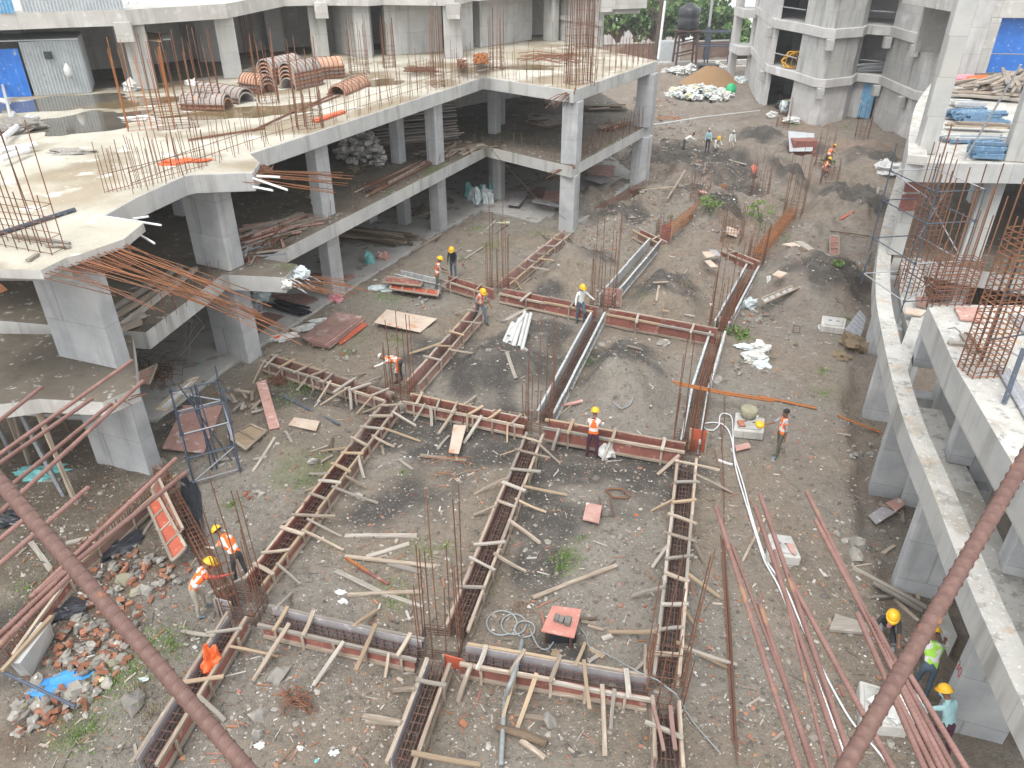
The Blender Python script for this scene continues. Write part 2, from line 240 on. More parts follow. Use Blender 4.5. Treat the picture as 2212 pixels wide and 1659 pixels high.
# ------------------------------------------------------------------ building blocks
WL = {}
def link(o, parent=None, loc=None):
    COL.objects.link(o)
    loc = Vector(loc if loc is not None else (0, 0, 0))
    WL[o.name] = loc
    if parent is not None:
        o.parent = parent; o.location = loc - WL[parent.name]
    else: o.location = loc
    return o
def tag(o, label=None, cat=None, group=None, kind=None):
    if label: o['label'] = label
    if cat: o['category'] = cat
    if group: o['group'] = group
    if kind: o['kind'] = kind
    return o
def thing(name, label, cat, loc=(0, 0, 0), group=None):
    o = bpy.data.objects.new(name, None); o.empty_display_size = .2
    link(o, None, loc); return tag(o, label, cat, group)
class MB:
    def __init__(s): s.v = []; s.f = []; s.m = []; s.mi = 0
    def add(s, vs, fs):
        k = len(s.v); s.v += [Vector(a) for a in vs]; s.f += [tuple(i+k for i in f) for f in fs]; s.m += [s.mi]*len(fs); return s
    def hexa(s, p):      # 8 corners: bottom ring 0-3, top ring 4-7
        return s.add(p, [(3, 2, 1, 0), (4, 5, 6, 7), (0, 1, 5, 4), (1, 2, 6, 5), (2, 3, 7, 6), (3, 0, 4, 7)])
    def box(s, a, b):
        x0, y0, z0 = a; x1, y1, z1 = b
        return s.hexa([(x0, y0, z0), (x1, y0, z0), (x1, y1, z0), (x0, y1, z0), (x0, y0, z1), (x1, y0, z1), (x1, y1, z1), (x0, y1, z1)])
    def stick(s, p0, p1, w, h, up=(0, 0, 1)):
        p0 = Vector(p0); p1 = Vector(p1); d = (p1-p0).normalized(); up = Vector(up)
        if abs(d.dot(up)) > .98: up = Vector((1, 0, 0))
        r = d.cross(up).normalized(); u = r.cross(d)
        c = [(-r*w-u*h)/2, (r*w-u*h)/2, (r*w+u*h)/2, (-r*w+u*h)/2]
        return s.hexa([p0+c[0], p0+c[1], p0+c[2], p0+c[3], p1+c[0], p1+c[1], p1+c[2], p1+c[3]])
    def wall(s, a, b, z0, z1, t):
        a = Vector(a).to_2d(); b = Vector(b).to_2d(); d = (b-a).normalized(); nrm = Vector((-d.y, d.x))*t
        q4 = [a, b, b+nrm, a+nrm]
        return s.prism(q4, z0, z1)
    def prism(s, poly, z0, z1):
        n = len(poly); area = sum(poly[i][0]*poly[(i+1) % n][1]-poly[(i+1) % n][0]*poly[i][1] for i in range(n))
        poly = list(poly) if area > 0 else list(reversed(poly))
        v = [(p[0], p[1], z0) for p in poly]+[(p[0], p[1], z1) for p in poly]
        return s.add(v, [tuple(range(n-1, -1, -1)), tuple(range(n, 2*n))]+[(i, (i+1) % n, n+(i+1) % n, n+i) for i in range(n)])
    def tube(s, pts, r, n=6, cap=True, rib=None):
        pts = [Vector(p) for p in pts]; rings = []; up = None
        for i, p in enumerate(pts):
            d = (pts[min(i+1, len(pts)-1)]-pts[max(i-1, 0)]).normalized()
            if up is None: up = Vector((0, 0, 1)) if abs(d.z) < .9 else Vector((1, 0, 0))
            a = d.cross(up).normalized(); up = a.cross(d).normalized()
            rr = r[i] if isinstance(r, (list, tuple)) else r
            rings.append([p+(a*math.cos(2*math.pi*j/n)+up*math.sin(2*math.pi*j/n))*rr for j in range(n)])
        vs = [x for g in rings for x in g]; fs = []
        for i in range(len(rings)-1):
            for j in range(n): fs.append((i*n+j, i*n+(j+1) % n, (i+1)*n+(j+1) % n, (i+1)*n+j))
        if cap: fs += [tuple(range(n-1, -1, -1)), tuple(range((len(rings)-1)*n, len(rings)*n))]
        return s.add(vs, fs)
    def pipe(s, p0, p1, r, n=10, wall=.25):     # open hollow pipe
        p0 = Vector(p0); p1 = Vector(p1); d = (p1-p0).normalized(); up = Vector((0, 0, 1)) if abs(d.z) < .9 else Vector((1, 0, 0))
        a = d.cross(up).normalized(); u = a.cross(d); vs = []
        for p in (p0, p1):
            for rr in (r, r*(1-wall)):
                vs += [p+(a*math.cos(2*math.pi*j/n)+u*math.sin(2*math.pi*j/n))*rr for j in range(n)]
        fs = []
        for j in range(n):
            k = (j+1) % n
            fs += [(j, k, 2*n+k, 2*n+j), (n+k, n+j, 3*n+j, 3*n+k), (k, j, n+j, n+k), (2*n+j, 2*n+k, 3*n+k, 3*n+j)]
        return s.add(vs, fs)
    def blob(s, c, rx, ry, rz, seed=0, amp=.25, n=7, m=5, rot=0):
        vs = []; c = Vector(c)
        for i in range(m+1):
            for j in range(n):
                th = math.pi*i/m; ph = 2*math.pi*j/n
                d = Vector((math.sin(th)*math.cos(ph), math.sin(th)*math.sin(ph), math.cos(th)))
                k = 1+amp*noise.noise(d*1.7+Vector((seed*3.1, seed*1.7, seed)))*1.6
                x, y = d.x*rx*k, d.y*ry*k
                vs.append(c+Vector((x*math.cos(rot)-y*math.sin(rot), x*math.sin(rot)+y*math.cos(rot), d.z*rz*k)))
        fs = []
        for i in range(m):
            for j in range(n): fs.append((i*n+j, (i+1)*n+j, (i+1)*n+(j+1) % n, i*n+(j+1) % n))
        return s.add(vs, fs)
    def mesh(s, name, mats, o, smooth=False):
        me = bpy.data.meshes.new(name); me.from_pydata([a-o for a in s.v], [], s.f)
        for k in (mats if isinstance(mats, (list, tuple)) else [mats]): me.materials.append(MATS[k])
        me.polygons.foreach_set('material_index', s.m)
        if smooth: me.polygons.foreach_set('use_smooth', [True]*len(s.f))
        me.update(); return me
    def build(s, name, mats, parent=None, origin=None, smooth=False, low=False):
        if origin is None:
            lo = Vector([min(a[i] for a in s.v) for i in range(3)]); hi = Vector([max(a[i] for a in s.v) for i in range(3)]); origin = (lo+hi)/2
            if low: origin.z = lo.z
        o = bpy.data.objects.new(name, s.mesh(name, mats, Vector(origin), smooth)); return link(o, parent, origin)
def bevel(o, w=.015):
    m = o.modifiers.new('bevel', 'BEVEL'); m.width = w; m.segments = 1; m.limit_method = 'ANGLE'; return o
def wood(name, p0, p1, w, h, m, parent=None, roll=0):     # one squared timber, its X axis along its length; slightly bowed and uneven
    p0 = Vector(p0); p1 = Vector(p1); d = p1-p0; L = d.length; me = MB()
    b0, b1 = U(-.012, .012), U(-.012, .012); k = [(-L/2, 1), (-L/6, 1), (L/6, 1), (L/2, 1)]
    vs = []
    for i, (x, _) in enumerate(k):
        dy = b0 if i in (1, 2) else 0; dz = b1 if i in (1, 2) else 0; ww = w*(1+U(-.06, .06)); hh = h*(1+U(-.06, .06)); xx = x+(U(-.02, .02) if i in (0, 3) else 0)
        vs += [(xx, -ww/2+dy, -hh/2+dz), (xx, ww/2+dy, -hh/2+dz), (xx, ww/2+dy, hh/2+dz), (xx, -ww/2+dy, hh/2+dz)]
    fs = [(0, 1, 2, 3), (15, 14, 13, 12)]
    for i in range(3):
        for j in range(4): fs.append((i*4+j, (i+1)*4+j, (i+1)*4+(j+1) % 4, i*4+(j+1) % 4))
    me.add(vs, fs)
    o = bpy.data.objects.new(name, me.mesh(name, m, Vector((0, 0, 0)))); link(o, parent, (p0+p1)/2)
    o.rotation_mode = 'QUATERNION'; o.rotation_quaternion = d.to_track_quat('X', 'Z') @ Matrix.Rotation(roll, 3, 'X').to_quaternion()
    return o
_bar = {}
def bar(name, p0, p1, r, m, parent=None, n=5):            # one straight bar; bars share one unit mesh per material
    key = (m, n)
    if key not in _bar: _bar[key] = MB().tube([(-.5, 0, 0), (.5, 0, 0)], 1.0, n).mesh('bar', m, Vector((0, 0, 0)), True)
    p0 = Vector(p0); p1 = Vector(p1)
    o = bpy.data.objects.new(name, _bar[key]); link(o, parent, (p0+p1)/2)
    o.rotation_mode = 'QUATERNION'; o.rotation_quaternion = (p1-p0).to_track_quat('X', 'Z'); o.scale = ((p1-p0).length, r, r); return o
_hoop = {}
def hoop_mesh(w, d, r, m):
    key = (round(w, 2), round(d, 2), r, m)
    if key not in _hoop:
        mb = MB(); c = [(-w/2, -d/2, 0), (w/2, -d/2, 0), (w/2, d/2, 0), (-w/2, d/2, 0)]
        for i in range(4): mb.stick(c[i], c[(i+1) % 4], 2*r, 2*r)
        _hoop[key] = mb.mesh('hoop', m, Vector((0, 0, 0)))
    return _hoop[key]
def hoop(name, c, w, d, ax, r, m, parent):     # ax: 3x3 matrix whose columns are width, depth, normal
    o = bpy.data.objects.new(name, hoop_mesh(w, d, r, m)); link(o, parent, c); o.rotation_mode = 'QUATERNION'; o.rotation_quaternion = ax.to_quaternion(); return o
def axes(X, Z):
    Z = Vector(Z).normalized(); X = Vector(X); X = (X-Z*X.dot(Z)).normalized(); Y = Z.cross(X); return Matrix((X, Y, Z)).transposed()
# ------------------------------------------------------------------ ground (one sheet), its soil colours
def build_ground():
    xs = np.concatenate([np.linspace(-600, -60, 10), np.linspace(-50, -16, 40), np.linspace(-15.5, 21, 290), np.linspace(21.5, 45, 80), np.linspace(50, 600, 24)])
    ys = np.concatenate([np.linspace(-30, 3, 8), np.linspace(4, 46, 330), np.linspace(46.4, 100, 150), np.linspace(102, 200, 50), np.linspace(210, 900, 24)])
    X, Y = np.meshgrid(xs, ys); Z = relief(X, Y)
    soil = np.zeros(X.shape+(4,)); soil[..., 3] = 1
    flat = np.array([nz(x, y) if (-30 < x < 60 and y < 110) else 0 for x, y in zip(X.ravel(), Y.ravel())]).reshape(X.shape); Z = Z+flat*(1+2.2*np.clip(Z, 0, 1))
    n1 = np.array([noise.noise((x*.22, y*.22, 9)) for x, y in zip(X.ravel(), Y.ravel())]).reshape(X.shape)
    n2 = np.array([noise.noise((x*.9, y*.9, 5)) for x, y in zip(X.ravel(), Y.ravel())]).reshape(X.shape)
    base = np.array([.215, .176, .134]); grey = np.array([.222, .20, .17]); dark = np.array([.058, .052, .047]); pink = np.array([.208, .166, .136]); green = np.array([.13, .16, .06]); ochre = np.array([.26, .205, .13])
    k = ss(-.2, .3, n1)[..., None]; c = base*(1-k)+grey*k
    k = (ss(7, 10, X)*ss(0, .4, n2+.25))[..., None]; c = c*(1-.7*k)+pink*.7*k
    k = (ss(40, 55, Y)*ss(-.1, .4, n1))[..., None]; c = c*(1-.6*k)+pink*.6*k
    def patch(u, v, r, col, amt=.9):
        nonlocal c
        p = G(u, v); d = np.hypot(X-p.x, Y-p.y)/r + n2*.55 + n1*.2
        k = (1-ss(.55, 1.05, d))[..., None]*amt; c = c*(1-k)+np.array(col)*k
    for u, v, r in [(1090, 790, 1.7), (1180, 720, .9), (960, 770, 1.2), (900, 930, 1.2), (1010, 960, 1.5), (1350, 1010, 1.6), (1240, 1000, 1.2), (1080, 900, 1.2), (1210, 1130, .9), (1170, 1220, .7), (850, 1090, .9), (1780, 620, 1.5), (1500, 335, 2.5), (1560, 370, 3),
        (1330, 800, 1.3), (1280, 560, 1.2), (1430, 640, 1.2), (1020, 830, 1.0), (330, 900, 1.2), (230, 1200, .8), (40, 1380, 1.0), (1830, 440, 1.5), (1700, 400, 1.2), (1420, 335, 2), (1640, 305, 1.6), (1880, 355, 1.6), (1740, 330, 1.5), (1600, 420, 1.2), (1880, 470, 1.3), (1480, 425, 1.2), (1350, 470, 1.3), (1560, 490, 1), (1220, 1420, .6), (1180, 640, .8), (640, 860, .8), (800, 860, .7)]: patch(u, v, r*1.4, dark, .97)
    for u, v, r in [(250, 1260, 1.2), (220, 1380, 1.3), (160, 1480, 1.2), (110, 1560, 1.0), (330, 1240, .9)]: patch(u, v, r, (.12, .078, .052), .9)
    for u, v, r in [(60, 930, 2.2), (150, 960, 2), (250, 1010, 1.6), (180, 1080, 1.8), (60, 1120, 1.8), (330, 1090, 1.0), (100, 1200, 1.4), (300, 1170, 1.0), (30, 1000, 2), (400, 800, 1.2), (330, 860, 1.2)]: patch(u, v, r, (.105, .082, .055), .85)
    for u, v, r in [(650, 1020, 1.2), (1230, 1200, .4), (850, 1290, .6), (900, 1180, .4), (330, 1400, .8), (250, 1480, .9), (160, 1590, .7), (700, 1000, .6)]: patch(u, v, r, green, .45)
    for u, v, r in [(1100, 1500, 1.2), (600, 1500, 1.2), (1250, 1600, 1.0), (1400, 1230, .9), (700, 960, .9), (1600, 1200, 1.0)]: patch(u, v, r, (.205, .178, .142), .5)
    for u, v, r in [(1490, 280, 4), (1540, 215, 4)]: patch(u, v, r, (.25, .225, .195), .8)
    for u, v, r in [(1620, 520, 2), (1850, 330, 3), (1740, 270, 3)]: patch(u, v, r, (.24, .165, .12), .6)
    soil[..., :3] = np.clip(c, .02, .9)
    ny, nx = X.shape; v = np.stack([X, Y, Z], -1).reshape(-1, 3); i = np.arange(ny*nx).reshape(ny, nx)
    f = np.stack([i[:-1, :-1], i[:-1, 1:], i[1:, 1:], i[1:, :-1]], -1).reshape(-1, 4)
    me = bpy.data.meshes.new('ground'); me.from_pydata(v.tolist(), [], f.tolist()); me.materials.append(MATS['soil'])
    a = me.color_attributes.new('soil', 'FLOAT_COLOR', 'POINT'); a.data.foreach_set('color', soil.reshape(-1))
    me.polygons.foreach_set('use_smooth', [True]*len(f)); me.update()
    o = bpy.data.objects.new('ground', me); link(o); o['kind'] = 'structure'
build_ground()
# ------------------------------------------------------------------ podium on the left (three floors), columns, starter bars
e = Vector((.4198, .9076, 0)); nrm = Vector((.9076, -.4198, 0))
podium = thing('podium_building', 'unfinished grey concrete podium of open floors with rusty starter bars along its edges, left', 'building', (-9, 24, 0))
L2P = [(8.28, 46.0), (2.82, 36.6), (-1.45, 40.3), (-8.6, 25.0), (-8.0, 24.0), (-7.85, 22.75), (-9.6, 22.5), (-9.78, 22.3), (-10.3, 20.3), (-10.45, 18.72), (-13.0, 18.4), (-40, 22), (-40, 63), (6.2, 63), (5.35, 51.3)]
L1P = [(8.45, 46.5), (2.9, 36.62), (-1.38, 40.7), (-8.62, 24.6), (-7.35, 24.1), (-7.5, 22.95), (-9.6, 23.2), (-10.39, 19.0), (-13, 19.4), (-40, 24), (-40, 62), (5, 62)]
L0P = [(7.9, 46.5), (3.0, 37.2), (-1.7, 40.6), (-3.4, 37.6), (-9.2, 24.9), (-10.0, 23.2), (-11.2, 19.6), (-40, 22), (-40, 62), (5, 62)]
def slab(name, poly, z0, z1, mt, ms, parent, z_mid=None):
    m = MB(); m.prism(poly, z0, z1); m.m[1] = 1           # the top face has its own surface
    return m.build(name, [ms, mt], parent)
bevel(slab('floor_slab', L2P, 6.42, 7.0, 'deck', 'concrete', podium), .02)
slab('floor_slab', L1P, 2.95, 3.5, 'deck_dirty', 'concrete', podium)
slab('floor_slab', L0P, -.5, .12, 'slab_floor', 'concrete', podium)
slab('floor_slab', [(-10.44, 18.7), (-9.21, 18.14), (-9.19, 17.0), (-9.75, 16.0), (-9.95, 15.8), (-10.13, 15.08), (-11.05, 15.15), (-14, 14.3), (-14, 18.3)], 6.78, 6.996, 'deck', 'concrete_old', podium)
MB().wall((-20, 20.6), (-12.4, 19.75), -.4, 2.94, .25).build('unseen_back_wall', 'concrete_old', podium)  # wall added to darken the space under the low slab
MB().box((-14, 15.9, 6.4), (-10.0, 16.5, 6.776)).build('edge_beam', 'concrete_old', podium)
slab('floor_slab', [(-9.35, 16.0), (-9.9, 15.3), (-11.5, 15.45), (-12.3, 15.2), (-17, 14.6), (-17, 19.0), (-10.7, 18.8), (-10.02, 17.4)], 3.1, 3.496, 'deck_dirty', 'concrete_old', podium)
def pcol(poly, z0, z1, parent, m='concrete_column', name='column'):
    return bevel(MB().prism(poly, z0, z1).build(name, m, parent), .02)
def rect(c, a, b, d=e):          # plan rectangle: a along d, b across
    c = Vector(c).to_2d(); u = Vector(d).to_2d().normalized(); v = Vector((-u.y, u.x))
    return [c-u*a/2-v*b/2, c+u*a/2-v*b/2, c+u*a/2+v*b/2, c-u*a/2+v*b/2]
WA = [(-12.1, 17.55), (-10.25, 16.87), (-10.08, 17.35), (-11.93, 18.05)]
WB = [(-10.8, 24.1), (-9.42, 23.42), (-9.12, 24.05), (-10.5, 24.75)]
for pl in (WA, WB):
    pcol(pl, 3.505, 6.418, podium); pcol(pl, -.3, 2.94, podium)
for c, a, b in [((-7.5, 29.25), .8, .5), ((-3.75, 37.3), .8, .55), ((2.9, 37.35), .75, .8), ((7.75, 45.6), .9, .95)]:
    pcol(rect(c, a, b), 3.505, 6.418, podium); pcol(rect(c, a, b), .0, 2.945, podium)
for c in [(-14.5, 32), (-10.8, 40), (-1.0, 43.8), (-7, 48.2), (-21, 35), (-18, 43), (2.5, 52), (-16, 25.5), (-13.2, 29.5), (-7.5, 38.5)]:
    pcol(rect(c, .7, .5), 3.505, 6.418, podium); pcol(rect(c, .7, .5), .125, 2.945, podium)
for c in [G(875, 488), G(1078, 432)]: pcol(rect(c, .6, .5), .125, 2.945, podium)
for c in [G(862, 351, 3.5), G(1079, 268, 3.5)]: pcol(rect(c, .6, .5), 3.505, 6.418, podium)
for z0, z1 in ((.13, 2.94), (3.51, 6.41)):
    for a_, b_ in (((-20, 24.5), (-16.3, 29.5)), ((-16.3, 29.5), (-9.8, 44.5)), ((-9.8, 44.5), (-1.5, 53)), ((-1.5, 53), (4.5, 58))): MB().wall(a_, b_, z0, z1, .3).build('added_inner_wall', 'concrete_old', podium)  # nearer walls added so the open floors fall dark
    MB().wall((-38, 50), (4.5, 61), z0, z1, .4).build('unseen_back_wall', 'concrete_old', podium)  # unseen walls added to shut daylight out from behind
    MB().wall((-30, 23.6), (-30, 50), z0, z1, .4).build('unseen_back_wall', 'concrete_old', podium)
def starters(path, n, z, r, lo, hi, parent, m='rust', lean=.12, off=.12, name='starter_bar'):
    path = [Vector(p).to_2d() for p in path]; L = [(path[i+1]-path[i]).length for i in range(len(path)-1)]; T = sum(L)
    for k in range(n):
        s = (k+.5)/n*T+U(-.05, .05); i = 0
        while i < len(L)-1 and s > L[i]: s -= L[i]; i += 1
        d = (path[i+1]-path[i])/L[i]; p = path[i]+d*s; nn = Vector((-d.y, d.x))
        p = p+nn*off*(1 if k % 2 else 2.4)
        b = Vector((p.x, p.y, z-.03)); t = b+Vector((U(-lean, lean), U(-lean, lean), U(lo, hi)))
        bar(name, b, t, r, m, parent, 4)
L2E = [(8.2, 46.0), (2.82, 36.75), (-1.45, 40.45), (-8.6, 25.1), (-9.5, 22.7), (-10.3, 20.3)]
starters([(x, y) for x, y in reversed(L2E)], 100, 7.0, .011, .9, 1.6, podium)
starters([(x, y) for x, y in reversed([(8.3, 46.4), (2.9, 36.8), (-1.38, 40.85), (-8.6, 24.8)])], 70, 3.5, .010, .4, 1.0, podium, name='edge_bar')
starters([(-9.8, 23.0), (-10.4, 19.3)], 14, 3.5, .010, .5, 1.1, podium, name='edge_bar')
starters([(8.2, 46.1), (5.5, 51.0)], 26, 7.0, .013, .8, 1.3, podium, name='parapet_bar')
starters([(3.4, 37.9), (7.6, 45.0)], 34, 3.5, .014, .9, 1.3, podium, name='wall_bar', off=.02)
starters([(x+.0, y) for x, y in reversed(L2E)], 96, 7.0, .010, 1.2, 2.0, podium, off=.35, name='dowel_bar')
hz = MB()
for i in range(2):
    pts = [(x, y) for x, y in L2E[2:]]
    for a, b in zip(pts, pts[1:]): hz.stick((a[0]-.1, a[1]+.05, 7.35+.3*i), (b[0]-.1, b[1]+.05, 7.35+.3*i), .014, .014)
hz.build('tie_wire', 'rust', podium)
def mat_grid(name, corners, nu, nv, r, m, parent):
    a, b, c, d = [Vector(p) for p in corners]; mb = MB()
    for i in range(nu+1): t = i/nu; mb.stick(a.lerp(b, t), d.lerp(c, t), r*2, r*2)
    for i in range(nv+1): t = i/nv; mb.stick(a.lerp(d, t)+Vector((0, 0, .02)), b.lerp(c, t)+Vector((0, 0, .02)), r*2, r*2)
    return mb.build(name, m, parent)
# bars that stick out of the broken slab ends
def spray(name, a, b, n, ends, r, m, parent, za=.05, ze=.25):
    a = Vector(a); b = Vector(b)
    for i in range(n):
        t = (i+U(.1, .9))/n; p = a.lerp(b, t)+Vector((0, 0, U(-za, za))); k = t*(len(ends)-1); j = min(int(k), len(ends)-2)
        pe = Vector(ends[j]).lerp(Vector(ends[j+1]), k-j); L = U(.72, 1.05); pe = p+(pe-p)*L+Vector((U(-.12, .12), U(-.12, .12), U(-ze, ze)))
        mid = (p+pe)/2+Vector((0, 0, U(.0, .08)))
        o = MB().tube([p-(pe-p).normalized()*.3, p, mid, pe], r, 4).build(name, m, parent, smooth=True)
spray('protruding_bar', (-9.9, 15.9, 6.86), (-9.2, 17.1, 6.86), 22, [gq(0, 1, 1930, 990, 6.1), gq(1, 1, 480, 1340, 5.4), gq(0, 1, 2180, 960, 6.2)], .013, 'rust_mid', podium)
spray('protruding_bar', (-10.4, 15.1, 6.86), (-9.8, 15.8, 6.86), 7, [gq(0, 1, 1100, 880, 6.6), gq(0, 1, 1500, 1000, 6.5)], .014, 'rust', podium)
mat_grid('reinforcement_mat', [(-11.2, 15.1, 6.75), (-13, 14.7, 6.75), gq(0, 1, -160, 960, 6.6), gq(0, 1, 60, 860, 6.6)], 12, 8, .011, 'rust_mid', podium)
spray('protruding_bar', (-11.3, 14.95, 6.8), (-13, 14.6, 6.8), 26, [gq(0, 1, 0, 980, 6.6), gq(0, 1, -200, 1000, 6.6)], .013, 'rust_mid', podium)
spray('protruding_bar', (-9.2, 22.7, 6.8), (-8.0, 23.8, 6.8), 16, [gq(1, 0, 720, 1590, 6.5), gq(1, 0, 800, 1500, 6.6), gq(1, 0, 900, 1440, 6.7)], .012, 'rust_mid', podium)
spray('protruding_bar', (-7.55, 23.0, 3.2), (-7.4, 24.0, 3.2), 18, [gq(1, 1, 640, 960, 3.0), gq(1, 1, 950, 880, 3.0), gq(1, 1, 900, 790, 3.1)], .012, 'rust_mid', podium)
spray('protruding_bar', (-7.5, 23.0, 3.3), (-7.38, 24.0, 3.3), 8, [gq(1, 1, 420, 860, 3.1), gq(1, 1, 560, 800, 3.1)], .014, 'pvc_white', podium, .1)
spray('protruding_bar', (2.5, 36.9, 6.85), (2.9, 36.7, 6.85), 12, [gq(2, 0, 270, 890, 6.4), gq(2, 0, 560, 850, 6.4)], .018, 'rust', podium)
spray('protruding_bar', (2.6, 37.0, 3.35), (3.0, 36.8, 3.35), 14, [gq(2, 0, 300, 1480, 2.7), gq(2, 0, 480, 1470, 2.7)], .015, 'rust_mid', podium)
spray('protruding_bar', (-9.8, 15.4, 3.3), (-9.35, 16.0, 3.3), 8, [gq(0, 2, 1040, 270, 3.0), gq(0, 2, 600, 240, 3.0)], .014, 'rust', podium)
# rebar mats hanging at the broken slab edges
mat_grid('reinforcement_mat', [(-9.95, 15.8, 6.72), (-9.2, 17.1, 6.74), gq(0, 1, 1150, 640, 6.5), gq(0, 1, 870, 720, 6.5)], 14, 9, .010, 'rust', podium)
mat_grid('reinforcement_mat', [gq(0, 2, 560, 215, 3.15), gq(0, 2, 330, 330, 2.9), gq(0, 2, 560, 340, 2.9), gq(0, 2, 690, 250, 3.15)], 8, 6, .009, 'rust', podium)
# ------------------------------------------------------------------ tower block behind it
tower = thing('tower_block', 'bare concrete tower rising behind the podium deck, with wide shear walls and dark open bays', 'building', (-8, 50, 7))
L3P = [(-34, 27.5), (-23, 33.6), (-19, 35.4), (-16.8, 36.25), (-13.5, 39.5), (-12.6, 46.4), (-11, 47.0), (-8, 46.5), (-7.2, 47.3), (-3.2, 46.6), (-2.4, 50), (0, 51.8), (2.6, 54.6), (5.6, 51.0), (6.4, 62), (-34, 62)]
slab('floor_slab', L3P, 9.74, 10.36, 'concrete_old', 'concrete_old', tower)
def tcol(poly, m='concrete', z1=9.735): return pcol(poly, 7.004, z1, tower, m, 'column')
for c, a, b, d in [((-16.95, 36.95), .95, .55, (1, .35)), ((-13.95, 40.1), .9, .55, (1, .4)), ((-11.2, 47.75), .95, .6, (1, .2)), ((-3.4, 47.3), 1.05, .8, (1, .1)), ((-2.9, 50.7), .9, .5, (1, .5)), ((2.6, 55.2), .5, 1.0, (1, .9)),
                   ((-16.9, 45.7), 1.3, .5, (1, .4)), ((-23, 38), .8, .6, (1, .4)), ((-24.5, 45.5), .8, .6, (1, .4)), ((-14.4, 50), 1.0, .6, (1, .4)), ((-20, 52), 1.0, .6, (1, .4)), ((-18.8, 39.6), .6, 1.0, (1, .4))]: tcol(rect(c, a, b, d))
for pl in ([(-11.3, 49.9), (-9.0, 47.3), (-8.1, 47.1), (-8.2, 48.4), (-10.6, 50.6)], [(-7.35, 47.9), (-4.2, 49.65), (-4.5, 50.3), (-7.6, 48.6)], [(-2.0, 51.6), (1.36, 55.7), (.9, 56.2), (-2.5, 52.1)], [(3.08, 55.7), (5.2, 51.5), (5.75, 51.8), (3.6, 56.1)], [(-7.9, 49.6), (-7.2, 48.2), (-6.9, 48.6), (-7.6, 50)]):
    pcol(pl, 7.004, 9.735, tower, 'concrete', 'shear_wall')
MB().prism([(2.9, 55.7), (5.4, 51.1), (5.6, 51.2), (3.1, 55.8)], 8.3, 8.55).build('ledge', 'concrete_old', tower)
bevel(MB().prism([(5.8, 52.2), (8.6, 53.4), (8.0, 57), (5.8, 57)], 9.1, 9.9).build('balcony_slab', 'concrete_old', tower))
MB().prism([(5.6, 52.6), (8.2, 53.5), (8.0, 53.9), (5.6, 53.0)], 8.8, 9.095).build('balcony_beam', 'concrete_old', tower)
for a_, b_ in (((-33, 36.5), (-20.5, 43.5)), ((-20.5, 43.5), (-14.5, 51.5)), ((-14.5, 51.5), (-3, 56)), ((-3, 56), (4.5, 60))): MB().wall(a_, b_, 7.01, 9.73, .3).build('added_inner_wall', 'concrete_old', tower)  # walls added close behind the bays to darken them
slab('inner_floor_shade', [(-33, 30), (-22, 35.2), (-17.2, 38.2), (-14.5, 41), (-13.5, 47.5), (-10, 50.5), (-4.5, 51), (-2.5, 53), (1, 57), (4, 58), (4, 60), (-33, 60)], 6.99, 7.006, 'deck_dirty', 'concrete_old', tower)  # thin sheet over the deck: wet tone plus bay shade in its colour
MB().wall((-33, 61), (5.8, 61.4), 7.01, 9.73, .3).build('unseen_back_wall', 'concrete_old', tower)  # unseen rear walls added to keep the tower bays dark
MB().wall((-33, 30), (-33, 60), 7.01, 9.73, .3).build('unseen_back_wall', 'concrete_old', tower)
for c, ax in [((-17.0, 36.15), 0), ((-10.7, 46.8), 0), ((-3.3, 46.45), 0), ((5.7, 50.9), 0)]: bevel(MB().prism(rect(c, .7, .5, (1, .35)), 9.1, 9.9).build('beam_end', 'concrete_old', tower))
pcol([(-7.35, 47.9), (-4.2, 49.65), (-4.5, 50.3), (-7.6, 48.6)], 10.365, 13.2, tower, 'concrete', 'shear_wall'); pcol([(-2.0, 51.6), (1.36, 55.7), (.9, 56.2), (-2.5, 52.1)], 10.365, 13.2, tower, 'concrete', 'shear_wall')
# corrugated sheets: thin folded panels
def corr(name, a, b, z0, z1, m, label=None, cat=None, parent=None, pitch=.13, amp=.03, group=None):
    a = Vector(a).to_2d(); b = Vector(b).to_2d(); L = (b-a).length; d = (b-a)/L; nn = Vector((d.y, -d.x)); n = max(4, int(L/pitch)*4); mb = MB(); pts = []
    for i in range(n+1):
        p = a+d*(L*i/n)+nn*amp*math.sin(i*math.pi/2); pts.append(p)
    vs = [(p.x, p.y, z0) for p in pts]+[(p.x, p.y, z1) for p in pts]+[(p.x-nn.x*.015, p.y-nn.y*.015, z0) for p in pts]+[(p.x-nn.x*.015, p.y-nn.y*.015, z1) for p in pts]; k = n+1
    fs = [(i, i+1, k+i+1, k+i) for i in range(n)]+[(2*k+i+1, 2*k+i, 3*k+i, 3*k+i+1) for i in range(n)]
    mb.add(vs, fs); o = mb.build(name, m, parent)
    if label: tag(o, label, cat, group)
    return o
corr('corrugated_sheet', (-22.4, 33.9), (-20.6, 34.6), 10.37, 12.3, 'blue_pale', 'light blue corrugated sheet standing on the edge of the tower floor', 'sheet')
corr('corrugated_sheet', (-20.4, 34.8), (-16.9, 36.4), 10.37, 12.6, 'galv', 'wide grey corrugated sheet standing beside the light blue sheet on the tower floor', 'sheet')
corr('corrugated_sheet', (-34, 27.8), (-22.6, 33.8), 10.6, 12.3, 'galv', 'grey corrugated sheet left of the light blue sheet, at the corner of the view', 'sheet')
hut = thing('site_hut', 'corrugated metal site hut with a bright blue front beside the deck puddle', 'hut', (-20.6, 35.5, 7))
corr('front_wall', (-21.2, 35.15), (-19.1, 36.0), 7.01, 9.2, 'galv', parent=hut)
corr('blue_front_wall', (-24.4, 34.3), (-21.3, 35.12), 7.01, 8.95, 'blue_sheet', parent=hut, pitch=.3)
